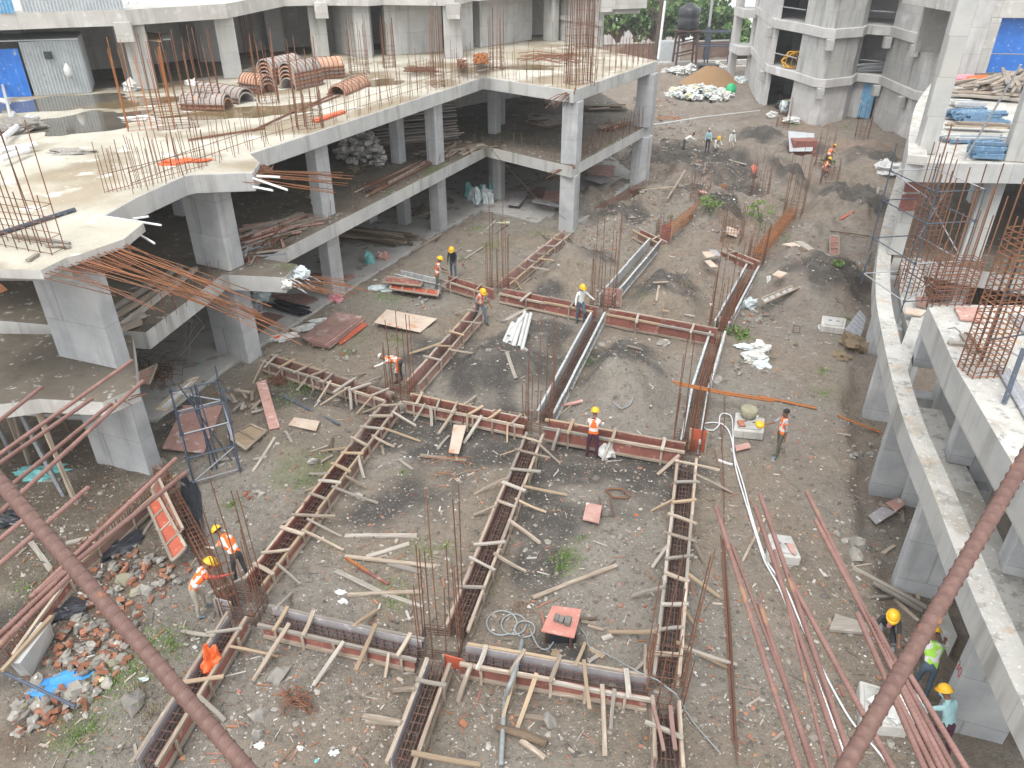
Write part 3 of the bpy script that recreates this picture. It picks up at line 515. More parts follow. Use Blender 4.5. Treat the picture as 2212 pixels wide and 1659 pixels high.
MB().prism([(-24.5, 34.3), (-19.0, 35.9), (-20.3, 38.8), (-25.8, 37.3)], 9.22, 9.27).build('roof', 'galv', hut)
corr('side_wall', (-19.1, 36.0), (-20.2, 38.6), 7.01, 9.2, 'galv', parent=hut)
hut2 = tag(MB().box((-20.35, 35.3, 8.5), (-20.05, 35.42, 8.8)).build('wall_lamp', 'black_plastic'), 'small dark flood lamp fixed on the grey front of the site hut', 'lamp')
tag(MB().blob(gq(0, 0, 560, 590, 8.0), .18, .12, .3, 4).build('hanging_bag', 'white_sack', smooth=True), 'pale cloth bag hanging on the front of the site hut', 'bag')
def puddle(name, cx_, cy, rx, ry, z, m, seed, kind='structure', rot=0):
    mb = MB(); n = 60; ring = []
    for i in range(n):
        t = 2*math.pi*i/n; k = 1+.75*noise.noise((math.cos(t)*1.3+seed, math.sin(t)*1.3, seed))+.25*noise.noise((math.cos(t)*4, math.sin(t)*4, seed))
        x, y = math.cos(t)*rx*k, math.sin(t)*ry*k; ring.append((cx_+x*math.cos(rot)-y*math.sin(rot), cy+x*math.sin(rot)+y*math.cos(rot), z))
    mb.add([(cx_, cy, z)]+ring, [(0, 1+i, 1+(i+1) % n) for i in range(n)]); o = mb.build(name, m); o['kind'] = kind; return o
puddle('puddle', -19.2, 33.4, 3.6, 1.5, 7.008, 'water', 1, rot=.35)
puddle('puddle', -15.2, 34.2, 3.2, .8, 7.010, 'muddy_water', 9, rot=.5)
puddle('puddle', *G(165, 268, 7).xy, 2.4, 1.8, 7.012, 'water', 2, rot=.9)
puddle('puddle', *gq(1, 0, 40, 920, 7).xy, 3.0, 1.1, 7.008, 'muddy_water', 3, rot=.5)
puddle('puddle', *gq(1, 0, 1050, 690, 7).xy, 1.6, .7, 7.008, 'muddy_water', 4, rot=.9)
puddle('puddle', *gq(1, 0, 620, 1480, 3.5).xy, 3.0, .8, 3.508, 'muddy_water', 5, rot=1.1)
puddle('puddle', *gq(2, 0, 200, 560, 7).xy, 1.8, .8, 7.008, 'muddy_water', 6, rot=.1)
# ------------------------------------------------------------------ apartment shell at the far right
shell = thing('apartment_shell', 'bare grey concrete apartment shell of stacked storeys with window openings, far right', 'building', (25, 63, 0))
FL = [(0, 2.85), (3.52, 6.35), (7.05, 9.9), (10.6, 13.4)]
BP = [(22.2, 69.5), (23.3, 66.0), (23.85, 62.7), (24.35, 62.2), (26.9, 63.6), (28.07, 65.5), (29.5, 64.0), (29.25, 57.4), (32, 52), (50, 56), (46, 86), (24.2, 82)]
for z0, z1 in ((2.85, 3.5), (6.35, 7.05), (9.9, 10.6)):
    off = [(22.0, 69.6), (23.05, 65.9), (23.6, 62.5), (24.3, 61.85), (27.0, 63.3), (28.07, 65.1), (29.3, 63.8), (28.95, 57.2), (31.8, 51.6), (50.3, 55.6), (46.3, 86.3), (24.0, 82.2)]
    bevel(slab('floor_band', off, z0, z1, 'concrete_shell', 'concrete_shell', shell), .04)
def sw(a, b, z0, z1, m, t=.3, name='wall'): return MB().wall(a, b, z0, z1, t).build(name, m, shell)
for i, (z0, z1) in enumerate(FL):
    m1 = 'concrete_shell' if i == 0 else 'concrete'
    sw((23.3, 66.0), (23.85, 62.7), z0-(.4 if i == 0 else 0), z1, m1); sw((23.86, 62.7), (24.35, 62.2), z0-(.4 if i == 0 else 0), z1, m1); sw((24.36, 62.21), (26.9, 63.6), z0-(.4 if i == 0 else 0), z1, m1)
    sw((26.92, 63.62), (28.07, 65.5), z0, z1, m1); sw((29.5, 64.0), (29.25, 57.4), z0-(.4 if i == 0 else 0), z1, 'concrete_shell' if i != 1 else 'concrete'); sw((29.25, 57.39), (32, 52), z0-(.4 if i == 0 else 0), z1, m1)
    sw((22.4, 72.3), (22.2, 69.5), z0, z1, 'concrete_shell'); sw((24.2, 82), (23.1, 76.4), z0, z1, 'concrete_shell'); sw((23.1, 76.38), (22.42, 72.32), z0, z1, 'concrete_shell'); sw((46, 86), (24.2, 82), z0, z1, 'concrete_shell'); sw((50, 56), (46, 86), z0, z1, 'concrete_shell'); sw((32, 52), (50, 56), z0, z1, 'concrete_shell')
    sw((26, 76), (34, 66.5), z0+.01, z1-.01, 'concrete_shell', name='added_inner_wall'); sw((34, 66.4), (31.5, 59), z0+.01, z1-.01, 'concrete_shell', name='added_inner_wall')  # inner box walls added to keep the window openings dark
    if i:
        bar('guard_rail', (22.4, 69.2, z0+.95), (23.25, 66.1, z0+.95), .05, 'steel_grey', shell); bar('guard_rail', (28.1, 65.4, z0+.95), (29.4, 64.1, z0+.95), .05, 'steel_grey', shell)
sw((28.0, 65.9), (28.7, 65.0), 0, 2.84, 'concrete_shell', .1)
MB().wall((28.72, 65.0), (29.42, 64.2), .1, 2.75, .06).build('blue_door_sheet', 'blue_pale', shell)
for x, y in [(22.05, 70.6), (24.1, 62.0), (29.05, 63.4), (28.95, 58.6)]:
    for z in (2.3, 5.8, 9.35): bevel(MB().box((x-.25, y-.25, z-.25), (x+.25, y+.25, z+.55)).build('corbel', 'concrete', shell), .03)
# open frame attached on its left
for x, y in [(23.3, 85.6), (24.6, 83.2)]: pcol(rect((x, y), .7, .9, (1, 0)), -.3, 16, shell, 'concrete_shell', 'frame_column')
for z in (2.6, 6.0, 9.4): MB().box((22.9, 82.3, z), (25.4, 86.1, z+.75)).build('frame_beam', 'concrete_shell', shell)
# ------------------------------------------------------------------ curved podium on the right
curved = thing('curved_podium', 'pale concrete podium with a curved edge beam on slanting columns, right of the trenches', 'building', (11, 16, 0))
def strip(name, path, w, z0, z1, mt, ms, parent, side=1):
    path = [Vector(p).to_2d() for p in path]; A, B = [], []
    for i, p in enumerate(path):
        d = (path[min(i+1, len(path)-1)]-path[max(i-1, 0)]).normalized(); nn = Vector((d.y, -d.x))*side; A.append(p); B.append(p+nn*w)
    mb = MB(); n = len(path)
    vs = [(p.x, p.y, z) for z in (z0, z1) for p in A]+[(p.x, p.y, z) for z in (z0, z1) for p in B]
    def F4(a, b, c, d, mi): mb.f.append((a, b, c, d)); mb.m.append(mi)
    mb.v = [Vector(v) for v in vs]
    for i in range(n-1):
        F4(n+i, n+i+1, 3*n+i+1, 3*n+i, 1); F4(i, i+1, n+i+1, n+i, 0); F4(2*n+i+1, 2*n+i, 3*n+i, 3*n+i+1, 0); F4(i+1, i, 2*n+i, 2*n+i+1, 0)
    F4(0, n, 3*n, 2*n, 0); F4(n-1, 3*n-1, 4*n-1, 2*n-1, 0)
    return mb.build(name, [ms, mt], parent)
def smooth_path(p, k=4):
    p = [Vector(a).to_2d() for a in p]; o = []
    for i in range(len(p)-1):
        a, b, c, d = p[max(i-1, 0)], p[i], p[i+1], p[min(i+2, len(p)-1)]
        for j in range(k):
            t = j/k; o.append(.5*((2*b)+(c-a)*t+(2*a-5*b+4*c-d)*t*t+(3*b-a-3*c+d)*t**3))
    return o+[p[-1]]
OUTS = smooth_path([(19.2, 37.4)]+OUT)
strip('edge_beam', OUTS, .44, 2.92, 3.5, 'deck_pale', 'concrete', curved, -1)
ZI = 5.4
def k5(x, y, z=ZI): return G((3200+1.26*x)/1.736, (1100+1.26*y)/1.736, z)
INN = smooth_path([k5(x, y).xy for x, y in [(224, 42), (255, 108), (300, 208), (360, 312), (430, 432), (508, 562), (590, 700), (760, 1000), (900, 1250)]])
strip('inner_beam', INN, .45, ZI-.75, ZI, 'deck_pale', 'concrete', curved, -1)
slab('inner_slab', [tuple(p+Vector((.44, 0))) for p in INN]+[(34, INN[-1].y), (34, 17.0), tuple(gq(3, 1, 1900, 985, ZI).xy), tuple(gq(3, 1, 1480, 975, ZI).xy)], ZI-.25, ZI-.003, 'deck_pale', 'concrete', curved)
strip('back_beam', [Vector((34, 17.0)), gq(3, 1, 1900, 985, ZI).xy, gq(3, 1, 1420, 968, ZI).xy], .35, ZI-.7, ZI+.003, 'deck_pale', 'concrete', curved, -1)
RF = [gq(3, 1, 1330, 590, 3.5).xy, gq(3, 1, 1810, 690, 3.5).xy, gq(3, 1, 2300, 760, 3.5).xy]
slab('floor_slab', [tuple(p) for p in RF]+[(34, 20), (34, 40), (21.5, 40), (17.6, 33.4), (15.5, 29.2), (13.3, 24.7)], 2.9, 3.497, 'deck_dirty', 'concrete', curved)
strip('ledge', [Vector(p)+Vector((.44, -.12)) for p in OUTS[25:]], .62, 2.6, 3.28, 'deck_pale', 'concrete', curved, -1)
strip('cross_beam', [k5(160, 235, 3.5).xy, k5(222, 50, 3.5).xy], .35, 2.75, 3.492, 'deck_pale', 'concrete', curved, -1)
slab('infill_slab', [tuple(gq(3, 1, x, y, 3.3).xy) for x, y in [(1180, 850), (1200, 1000), (1280, 1280), (1400, 1010), (1390, 800), (1340, 600), (1200, 560)]], 3.05, 3.3, 'deck_pale', 'concrete', curved)
for x, y in [(195, 215), (300, 500), (470, 830)]:
    b_ = k5(x, y, 3.28); pcol(rect(b_.xy+Vector((.12, .1)), .5, .5, (.9, -.35)), 3.285, ZI-.76, curved)
CB = [(12.95, 24.3), (11.45, 20.45), (10.1, 16.6), (9.2, 13.0), (8.5, 9.3), (8.1, 5.6)]
cols5 = []
for x, y in CB:
    d = Vector((.93, -.34)); a = Vector((x, y)); v = Vector((.34, .93))*.42
    cols5.append(pcol([a, a+d*1.15, a+d*1.15+v, a+v], -.55, 2.915, curved))
for y in (16.3, 13.2, 10.2):
    x = float(np.interp(y, [p.y for p in reversed(INN)], [p.x for p in reversed(INN)])); pcol(rect((x+1.1, y), .6, .5, (.95, -.3)), -.55, ZI-.26, curved)
for x, y in [(15.5, 24.5), (15, 14), (14.5, 10), (19, 24), (19, 14), (18.5, 10)]:
    pcol(rect((x+.3, y), .5, .9, (1, -.3)), -.55, 5.14 if y < 16 else 2.89, curved)
MB().wall((23, 3.5), (23, 40), -.5, 3.26, .3).build('unseen_back_wall', 'concrete_old', curved)
U2 = smooth_path([G(u, v, 7).xy for u, v in [(1957, 352), (1959, 312), (1966, 272), (1976, 238), (1999, 203), (2020, 180)]], 3)
slab('upper_slab', [tuple(p) for p in U2]+[(36, 38), (36, 20.5), (24, 21.6), (16.0, 23.65)], 6.4, 7.0, 'deck_pale', 'concrete', curved)
strip('broken_edge', [p for p in U2], .55, 6.985, 7.24, 'deck_pale', 'concrete_old', curved, 1)
for c, a, b, z0, z1 in [((13.62, 25.2), .55, .6, 7.004, 11.6), ((16.0, 24.15), .7, .5, 7.004, 11.5), ((15.9, 24.7), .65, .6, 3.5, 6.395), ((13.55, 25.15), .5, .5, 3.5, 6.395), ((19.5, 31), .6, .6, 3.5, 6.395), ((19, 24.2), .6, .6, 3.5, 6.395)]:
    pcol(rect(c, a, b, (1, -.3)), z0, z1, curved, 'concrete')
c2 = G(2062, 172, 7); pcol(rect((c2.x+.4, c2.y), .8, .5, (1, -.2)), 7.004, 12, curved, 'concrete')
for z0, z1 in ((5.2, 5.75), (5.85, 6.4)): MB().box((13.0, 24.6, z0), (13.6, 24.67, z1)).build('shutter_panel', 'ply_red', curved)
MB().wall((21.6, 39.5), (33, 39.5), 3.51, 6.39, .3).build('unseen_back_wall', 'concrete_old', curved)
# tower on the right behind the piles of props
rt = thing('rear_tower', 'concrete tower with a blue sheeted bay behind the timber pile, right edge', 'building', (23, 38, 7))
b0 = G(2128, 158, 7); b1 = G(2235, 160, 7); bd = (b1-b0).normalized()
for z0, z1 in ((9.6, 10.35), (13.4, 14.1)):
    pl = [b0.xy-bd.xy*1.0+Vector((0, -.3)), b1.xy+bd.xy*6+Vector((0, -.3)), b1.xy+bd.xy*6+Vector((2, 9)), b0.xy+Vector((-1, 9))]
    bevel(slab('floor_slab', [tuple(p) for p in pl], z0, z1, 'concrete_old', 'concrete_old', rt))
pcol(rect(b0.xy-bd.xy*.35, .5, .6, bd), 7.004, 9.59, rt, 'concrete_old'); pcol(rect(b0.xy-bd.xy*.5+Vector((0, .2)), .9, .6, bd), 10.36, 13.39, rt, 'concrete_old'); pcol(rect(b0.xy+bd.xy*2.4, .9, .5, bd), 10.36, 13.39, rt, 'concrete_old')
MB().wall(b0.xy+Vector((0, .3)), b0.xy+bd.xy*2.3+Vector((0, .3)), 7.01, 9.58, .05).build('blue_sheet', 'blue_sheet', rt)
MB().wall(b0.xy+bd.xy*2.32+Vector((0, .3)), b1.xy+bd.xy*5+Vector((0, .3)), 7.01, 9.58, .05).build('blue_sheet', 'blue_pale', rt)
bar('guard_rail', b0+Vector((-.4, -.2, .95)), b1+Vector((0, -.2, .95)), .03, 'steel_grey', rt); bar('guard_rail', b0+Vector((-.4, -.2, 4.2)), b1+Vector((0, -.2, 4.2)), .03, 'steel_grey', rt)
MB().wall(b0.xy+Vector((0, 8)), b1.xy+bd.xy*6+Vector((0, 8)), 7.01, 13.39, .3).build('unseen_back_wall', 'concrete_old', rt)
# ------------------------------------------------------------------ formwork troughs for the ground beams
def V3(p, z): return Vector((p[0], p[1], z))
def trough(key, label, style='ply', w=.40, h=.45, zb=.02, step=.92, pm='ply_red', inner=None, braces=True, ties=True, sides=(1, -1)):
    pts = TR[key]; mid = (pts[0]+pts[-1])/2
    z0 = zb
    t = thing('beam_formwork', label, 'formwork', V3(mid, z0), 'formwork troughs of the ground beams')
    total = 0; k = 0
    for a, b in zip(pts, pts[1:]):
        d = (b-a); L = d.length; d = d/L; n = Vector((-d.y, d.x))
        for s in (1, -1):
            if s not in sides: continue
            o = n*s*w/2
            if style == 'ply':
                segs = max(1, round(L/2.4)); 
                for j in range(segs):
                    p0 = a+d*(L*j/segs+.01)+o; p1 = a+d*(L*(j+1)/segs-.01)+o; dz = U(-.03, .03); oo = n*s*U(0, .015)
                    mb = MB(); mb.stick(V3(p0+oo, z0+h/2+dz), V3(p1+oo, z0+h/2+dz), .02, h)
                    m = inner if (inner and s == inner[1] and rng.random() < .8) else (pm if rng.random() < .85 else 'ply_brown')
                    mb.build('side_panel', inner[0] if (inner and s == inner[1]) else m, t)
                    wood('top_runner', V3(p0+oo+n*s*.042+d*U(-.12, .02), z0+h-.02+dz), V3(p1+oo+n*s*.042+d*U(-.02, .1), z0+h-.02+dz+U(-.02, .02)), .065, .08, rng.choice(['wood', 'wood', 'wood_grey', 'wood_yellow']), t)
                    if s*n.y < 0 or s*n.x*a.x < 0: wood('bottom_runner', V3(p0+oo+n*s*.042, z0+.08), V3(p1+oo+n*s*.042, z0+.08), .06, .07, 'wood', t)
            else:
                segs = max(1, round(L/1.2))
                for j in range(segs):
                    p0 = a+d*(L*j/segs+.008)+o; p1 = a+d*(L*(j+1)/segs-.008)+o; dz = U(-.015, .015)
                    mb = MB(); mb.stick(V3(p0, z0+h/2+dz), V3(p1, z0+h/2+dz), .01, h)
                    for zz in (z0+.03+dz, z0+h-.02+dz): mb.stick(V3(p0+n*s*.035, zz), V3(p1+n*s*.035, zz), .075, .03)
                    for q_ in np.linspace(.02, .98, 5): pp = p0.lerp(p1, q_)+n*s*.03; mb.stick(V3(pp, z0+.05+dz), V3(pp, z0+h-.04+dz), .055, .014)
                    mb.build('steel_side', 'steel_panel', t)
        N = max(1, int(L/step))
        for j in range(N):
            q_ = (j+.5+U(-.12, .12))/N; p = a+d*L*q_
            if ties and rng.random() < .93:
                e1, e2 = U(.06, .2), U(.06, .2)+(U(.1, .6) if rng.random() < .15 else 0); sk = d*U(-.16, .16)
                wood('cross_tie', V3(p+n*(w/2+e1)+sk, z0+h+.045), V3(p-n*(w/2+e2)-sk, z0+h+.045), U(.055, .1), U(.035, .05), rng.choice(['wood', 'wood', 'wood_yellow', 'wood_grey', 'wood_grey']), t)
            for s in (1, -1):
                if style == 'ply' and s in sides:
                    ps = p+n*s*(w/2+.075)+d*U(-.05, .05); wood('stud', V3(ps, z0-.05), V3(ps, z0+h-.05), .045, .06, 'wood', t)
                if braces and s in sides and rng.random() < .68:
                    pb = p+d*U(-.4, .4); Lb = rng.choice([U(.3, .6), U(.55, .95), U(.8, 1.25)]); pe = pb+n*s*(w/2+Lb)+d*U(-.35, .35); ze = gh(pe.x, pe.y)
                    top = V3(pb+n*s*(w/2+.06), z0+h+.03); end = V3(pe, ze+.02)
                    top = top+(top-end)*U(0, .12)
                    wood('brace', top, end, U(.05, .1), U(.03, .055), rng.choice(['wood', 'wood_grey', 'wood', 'wood_yellow']), t, U(-.3, .3))
    return t
def beam_cage(key, label, w=.26, h=.30, zb=.07, step=.2, r=.010, m='rust_dark', over=(0, 0), path=None, cat='rebar cage'):
    pts = path or TR[key]; mid = (pts[0]+pts[-1])/2
    t = thing('beam_cage', label, cat, V3(mid, zb), 'rebar cages of the ground beams')
    L = sum((b-a).length for a, b in zip(pts, pts[1:])); step = max(step, L/96)
    for i, (a, b) in enumerate(zip(pts, pts[1:])):
        d = (b-a).normalized(); n = Vector((-d.y, d.x)); L = (b-a).length
        aa = a-d*(over[0] if i == 0 else 0); bb = b+d*(over[1] if i == len(pts)-2 else 0)
        for s in (-1, -.4, .4, 1):
            for z in (zb, zb+h):
                bar('main_bar', V3(aa+n*s*w*.45, z), V3(bb+n*s*w*.45, z), r*1.25, m, t, 4)
        N = int(L/step); ax = Matrix((V3(n, 0), Vector((0, 0, 1)), V3(d, 0))).transposed()
        for j in range(N):
            p = a+d*(L*(j+.5)/N+U(-.02, .02)); hoop('stirrup', V3(p, zb+h/2), w, h, ax, r*.8, m, t)
    return t
FW = dict(
 L1=('timber and red ply beam formwork running to the bottom edge left, near the orange bag', dict(inner=('ply_grey', 1))),
 L2=('long red ply beam formwork with crowded cross ties, leftmost of the three long ones', dict(step=.62)),
 L3=('timber beam formwork between the orange bending worker and the walking worker in jeans', dict(pm='ply_pink')),
 L4=('short timber beam formwork climbing to the front corner column of the podium', dict(pm='ply_pink', h=.4)),
 M1=('ply beam formwork running out of the bottom edge, middle of the three there', dict(inner=('ply_grey', 1))),
 M2=('long timber beam formwork between the two front cells, its inner side grey brown', dict(pm='ply_brown', step=.68)),
 M3=('grey steel panelled beam formwork next to the worker in the white shirt, nearer length', dict(style='steel', ties=False, braces=False, h=.5, w=.44)),
 M4=('grey steel panelled beam formwork running back over a gap behind the white shirted worker', dict(style='steel', ties=False, braces=False, h=.5, w=.5, zb=.1)),
 R1=('timber beam formwork at the bottom edge on the right, two loose bars lying over it', dict(pm='ply_brown')),
 R2=('long straight timber beam formwork on the right side, ladder like with pale ties', dict(pm='ply_brown', step=.72)),
 R3=('curving pale plank sided beam formwork holding a brown rebar cage, near bend', dict(style='steel', ties=False, braces=False, h=.42, w=.46)),
 R4=('farther pale plank sided beam formwork on the right, ending before the bare cage', dict(style='steel', ties=False, braces=False, h=.42, w=.46)),
 A1=('cross beam formwork lined with grey sheet, front row, left half', dict(inner=('ply_grey', 1), step=.65)),
 A2=('cross beam formwork lined with grey sheet, front row, right half under the hose', dict(inner=('ply_grey', 1), step=.68)),
 B1=('cross beam formwork with many slanting sticks, from the left wall column to the bending worker', dict(step=.6, pm='ply_brown')),
 B2=('cross beam formwork between the bending worker and the tall middle rebar cage', dict(step=.62)),
 B3=('deep red cross beam formwork beside the man in maroon trousers', dict(step=1.1, h=.52)),
 C1=('pale grey cast concrete beam walls left of the worker in the orange vest', dict(style='steel', ties=False, braces=False)),
 C2=('short red ply cross formwork in front of the worker in black', dict(h=.45, braces=False)),
 C3=('red ply cross formwork that the white shirted worker leans over', dict(h=.48, braces=False, step=1.4)),
 C4=('bright red ply cross formwork between the steel trough and the far right cage', dict(h=.52, braces=False, step=1.5)),
 D1=('small red ply formwork end beside the upright box at the far row', dict(braces=False)),
 D2=('small red ply cross formwork joining the far right trough', dict(braces=False)),
 E2=('red ply trench side in the rubble at the lower left corner', dict(pm='ply_red', ties=False, braces=False, w=.6, sides=(-1,))))
for k, (lab, kw) in FW.items(): trough(k, lab, **kw)
for k, lab in dict(L1='rebar cage inside the formwork at the bottom left', L2='dark rebar cage inside the leftmost long trough', M1='black rebar mesh inside the middle trough at the bottom edge', M2='rebar cage lying inside the long middle trough',
  M3='rebar cage inside the near steel trough', R1='rebar cage in the right trough at the bottom edge', R2='black rebar ladder inside the long right trough', R3='brown rebar cage inside the curving pale trough', R4='brown rebar cage inside the farther pale trough',
  A1='thin bent rebar cage inside the front left cross trough', A2='thin bent rebar cage inside the front right cross trough', B1='rebar cage in the cross trough near the left wall column', B2='rebar cage in the cross trough by the middle column cage', B3='rebar cage inside the deep red cross trough', C4='rebar cage inside the far red cross trough',
  E1='long bare rebar cage in the trench beside the red panels, left', E2='long bare rebar cage running to the lower left corner').items():
    beam_cage(k, lab, m='rust_dark' if k[0] in 'LMA' or k in ('R1', 'R2') else 'rust', h=.45 if k[0] == 'E' else .30, w=.32 if k[0] == 'E' else .26, step=.18)
def pl(*a): return [Vector(G(u, v, .3)).xy for u, v in a]
beam_cage(None, 'rust orange bare rebar cage lying beyond the middle steel trough', path=pl((1445, 505), (1500, 460), (1565, 410)), m='rust_bright', zb=.25, w=.4, h=.4, step=.22)
beam_cage(None, 'rust orange bare rebar cage lying beyond the right trough', path=pl((1632, 562), (1668, 515), (1712, 462)), m='rust_bright', zb=.25, w=.42, h=.42, step=.22)
beam_cage(None, 'rust brown bare rebar cage lying behind the podium corner column', path=pl((1290, 455), (1400, 395)), m='rust', zb=.15, w=.4, h=.3, step=.25)
# ------------------------------------------------------------------ column cages
def col_cage(base, label, tops, w, d, yaw=0, z0=0.0, nh=6, hz=None, r=.013, m='rust', lean=(0, 0), nx=4, ny=2, jitter=.04, group='column rebar cages', grow=.0, hm=None):
    base = Vector(base); t = thing('column_cage', label, 'rebar cage', (base.x, base.y, z0), group)
    X = Vector((math.cos(yaw), math.sin(yaw), 0)); Y = Vector((-math.sin(yaw), math.cos(yaw), 0)); Z = Vector((lean[0], lean[1], 1))
    pos = [(i/(nx-1)-.5, s) for i in range(nx) for s in (-.5, .5)]+[(s, j/(ny+1)-.5) for j in range(1, ny+1) for s in (-.5, .5)] if ny else [(i/(nx-1)-.5, s) for i in range(nx) for s in (-.5, .5)]
    for k, (a, b) in enumerate(pos):
        H = tops[k % len(tops)]*U(.93, 1.05); o = X*a*w+Y*b*d
        p0 = Vector((base.x, base.y, z0-.1))+o; p1 = p0+Z*(H+.1)+Vector((U(-jitter, jitter)*H, U(-jitter, jitter)*H, 0))*.6
        bar('vertical_bar', p0, p1, r, m, t, 5)
    hz = hz or max(tops)*.3
    for k in range(nh):
        z = z0+.05+hz*k/max(1, nh-1)+U(-.015, .015); tl = axes(X+Vector((0, 0, U(-.04, .04))), Z+Vector((U(-.05, .05), U(-.05, .05), 0)))
        hoop('tie_hoop', Vector((base.x, base.y, z0))+Z*(z-z0), w+.02, d+.02, tl, r*.45, hm or m, t)
    return t
def cg(u, v, z=0.0): return G(u, v, z)
col_cage(cg(535, 1325), 'column cage at the lower left corner of the front cell, beside the two bending workers', [1.8, 2.4, 3.0, 3.6], .75, .6, -.2, nh=9, hz=.5, lean=(-.02, -.02), hm='rust_dark')
col_cage(cg(955, 1400), 'column cage of tall bars where the front cross beams meet the middle beam', [2.0, 2.6, 3.0, 4.2], .85, .6, -.1, nh=6, hz=.25, hm='rust_dark')
col_cage(cg(1432, 1490), 'rust orange column cage leaning over the right trough, front row', [2.0, 2.6, 1.4, 3.6], .75, .75, -.15, nh=5, hz=.8, m='rust', lean=(.03, .0), hm='rust')
col_cage(cg(866, 858), 'column cage of slim bars that the orange bending worker reaches into', [2.0, 2.6, 1.6, 3.1], .8, .5, -.35, nh=8, hz=.5)
col_cage(cg(1163, 925), 'column cage of slim bars at the centre of the site, by the steel trough', [1.7, 3.0, 2.2, 3.6], .8, .6, -.3, nh=6, hz=.4, m='rust')
col_cage(cg(1482, 968), 'column cage with four tall thin bars beside the red box end, right of centre', [2.0, 3.1, 3.8, 1.6], .8, .6, -.25, nh=5, hz=.4, m='rust')
col_cage(cg(1075, 628), 'column cage of slim bars behind the walking worker in jeans', [2.2, 3.2, 4.2, 2.6], .8, .6, -.4, nh=5, hz=.5)
col_cage(cg(1300, 672), 'column cage beside the worker in the white shirt', [2.3, 3.6, 2.8, 4.0], .9, .6, -.4, nh=6, hz=.8)
col_cage(cg(1556, 705), 'column cage at the right end of the far red cross formwork', [2.3, 3.0, 3.8, 1.6], .8, .7, -.4, nh=6, hz=.6)
col_cage(cg(1432, 505), 'short column cage by the upright red box at the far row', [.8, 1.0], .6, .5, -.5, nh=5, hz=.5)
col_cage(cg(1632, 565), 'short column cage at the far right end of the bare cage', [1.2, 1.8], .7, .6, -.5, nh=5, hz=.5)
for u, v, h, lab in [(1790, 395, 1.6, 'thicket of thin bars beside the two squatting workers'), (1775, 365, 2.6, 'tall thin bar cage behind the two squatting workers'), (1712, 465, 3.6, 'tall thin bar cage standing at the end of the far bare cage'), (1860, 300, 2.8, 'thin bar cage in front of the blue door'),
                     (1690, 275, 2.4, 'thin bar cage by the sand coloured track, left of the metal box'), (1640, 425, 2.6, 'thin bar cage in the dry scrub'), (1510, 440, 2.2, 'thin bar cage before the plank stack'), (1580, 520, 2.0, 'thin bar cage by the leafy weeds')]:
    p = gp(u, v); col_cage(p, lab, [h, h*.8, h*.6], .9, .7, -.5, z0=p.z, nh=5, hz=.8, r=.012)
# cages on the podium deck
for c, r_, x, y, h, lab, w_, d_, nn in [(0, 0, 1260, 1060, 3.0, 'column cage on the left part of the deck, a knot of hoops at its foot', 1.6, .8, 5), (0, 0, 1480, 1060, 3.2, 'column cage of thin long bars at the middle of the left deck', 1.4, .5, 6), (0, 0, 1760, 900, 3.0, 'column cage of thin bars left of the front curved shutters', .8, .5, 4), (1, 0, 470, 1060, 3.0, 'dark red column cage at the deck edge in front of the red sheet', .9, .5, 4), (1, 0, 880, 605, 2.7, 'column cage on the deck behind the lone curved shutter', .9, .7, 4), (1, 0, 1130, 560, 2.5, 'column cage on the deck before the dark bay', .6, .5, 4),
                                (1, 0, 1530, 720, 3.4, 'column cage of four tall bars at the middle of the deck edge', .5, .5, 3), (1, 0, 2020, 580, 3.2, 'column cage of tall bars near the deck corner', .6, .6, 4), (1, 0, 130, 850, 2.8, 'column cage on the deck between the curved shutter stacks', .8, .6, 4), (0, 0, 1250, 650, 3.3, 'column cage beside the first tower column', .5, .6, 4), (1, 0, -20, 450, 3.2, 'column cage in front of the dark bay, orange in the shade', .6, .6, 5)]:
    p = gq(c, r_, x, y, 7.0); col_cage(p, lab, [h, h*.8, h*.9], w_, d_, .4, z0=7.0, nh=6, hz=1.0, nx=nn, r=.014, m=rng.choice(['rust', 'rust', 'rust_bright']))
p = gq(2, 0, 600, 690, 7.0); col_cage(p, 'great dark red column cage of many bars at the outer deck corner', [4.2, 4.6, 3.8], 1.2, .9, .4, z0=7.0, nh=7, hz=2.4, nx=7, ny=3, r=.017, m='rust')
p = gq(2, 0, 640, 400, 7.0); col_cage(p, 'red column cage before the tower end wall', [3.5, 4.2], 1.0, .6, .4, z0=7.0, nh=5, hz=2.8, nx=6, ny=2, r=.017, m='rust')
p = Vector((-9.95, 17.4, 7)); 
col_cage(Vector((-11.6, 16.6, 7)), 'wall cage of a row of straight bars on the near left end of the deck', [2.4, 2.9, 3.3, 1.2], 2.8, .35, -.35, z0=7.0, nh=4, hz=1.0, nx=9, ny=0, r=.013)
# wall bar row on the curved near deck edge
rowt = thing('wall_bar_row', 'curved row of thin upright bars with two long tie bars along the near deck edge', 'rebar', gq(0, 0, 1250, 1560, 7.0), None)
for i in range(26):
    t = i/25; x = 870+t*850; y = 1600-t*230+math.sin(t*3)*40
    p = gq(0, 0, x, min(y, 1640), 7.0); bar('vertical_bar', p, p+Vector((U(-.05, .05), U(-.05, .05), U(1.0, 1.5))), .010, 'rust', rowt, 4)
pp = [gq(0, 0, 880+i*105, 1590-i*28, 7.25+.02*i) for i in range(9)]
for dz in (0, .45): MB().tube([p+Vector((0, 0, dz)) for p in pp], .009, 4).build('tie_bar', 'rust', rowt)
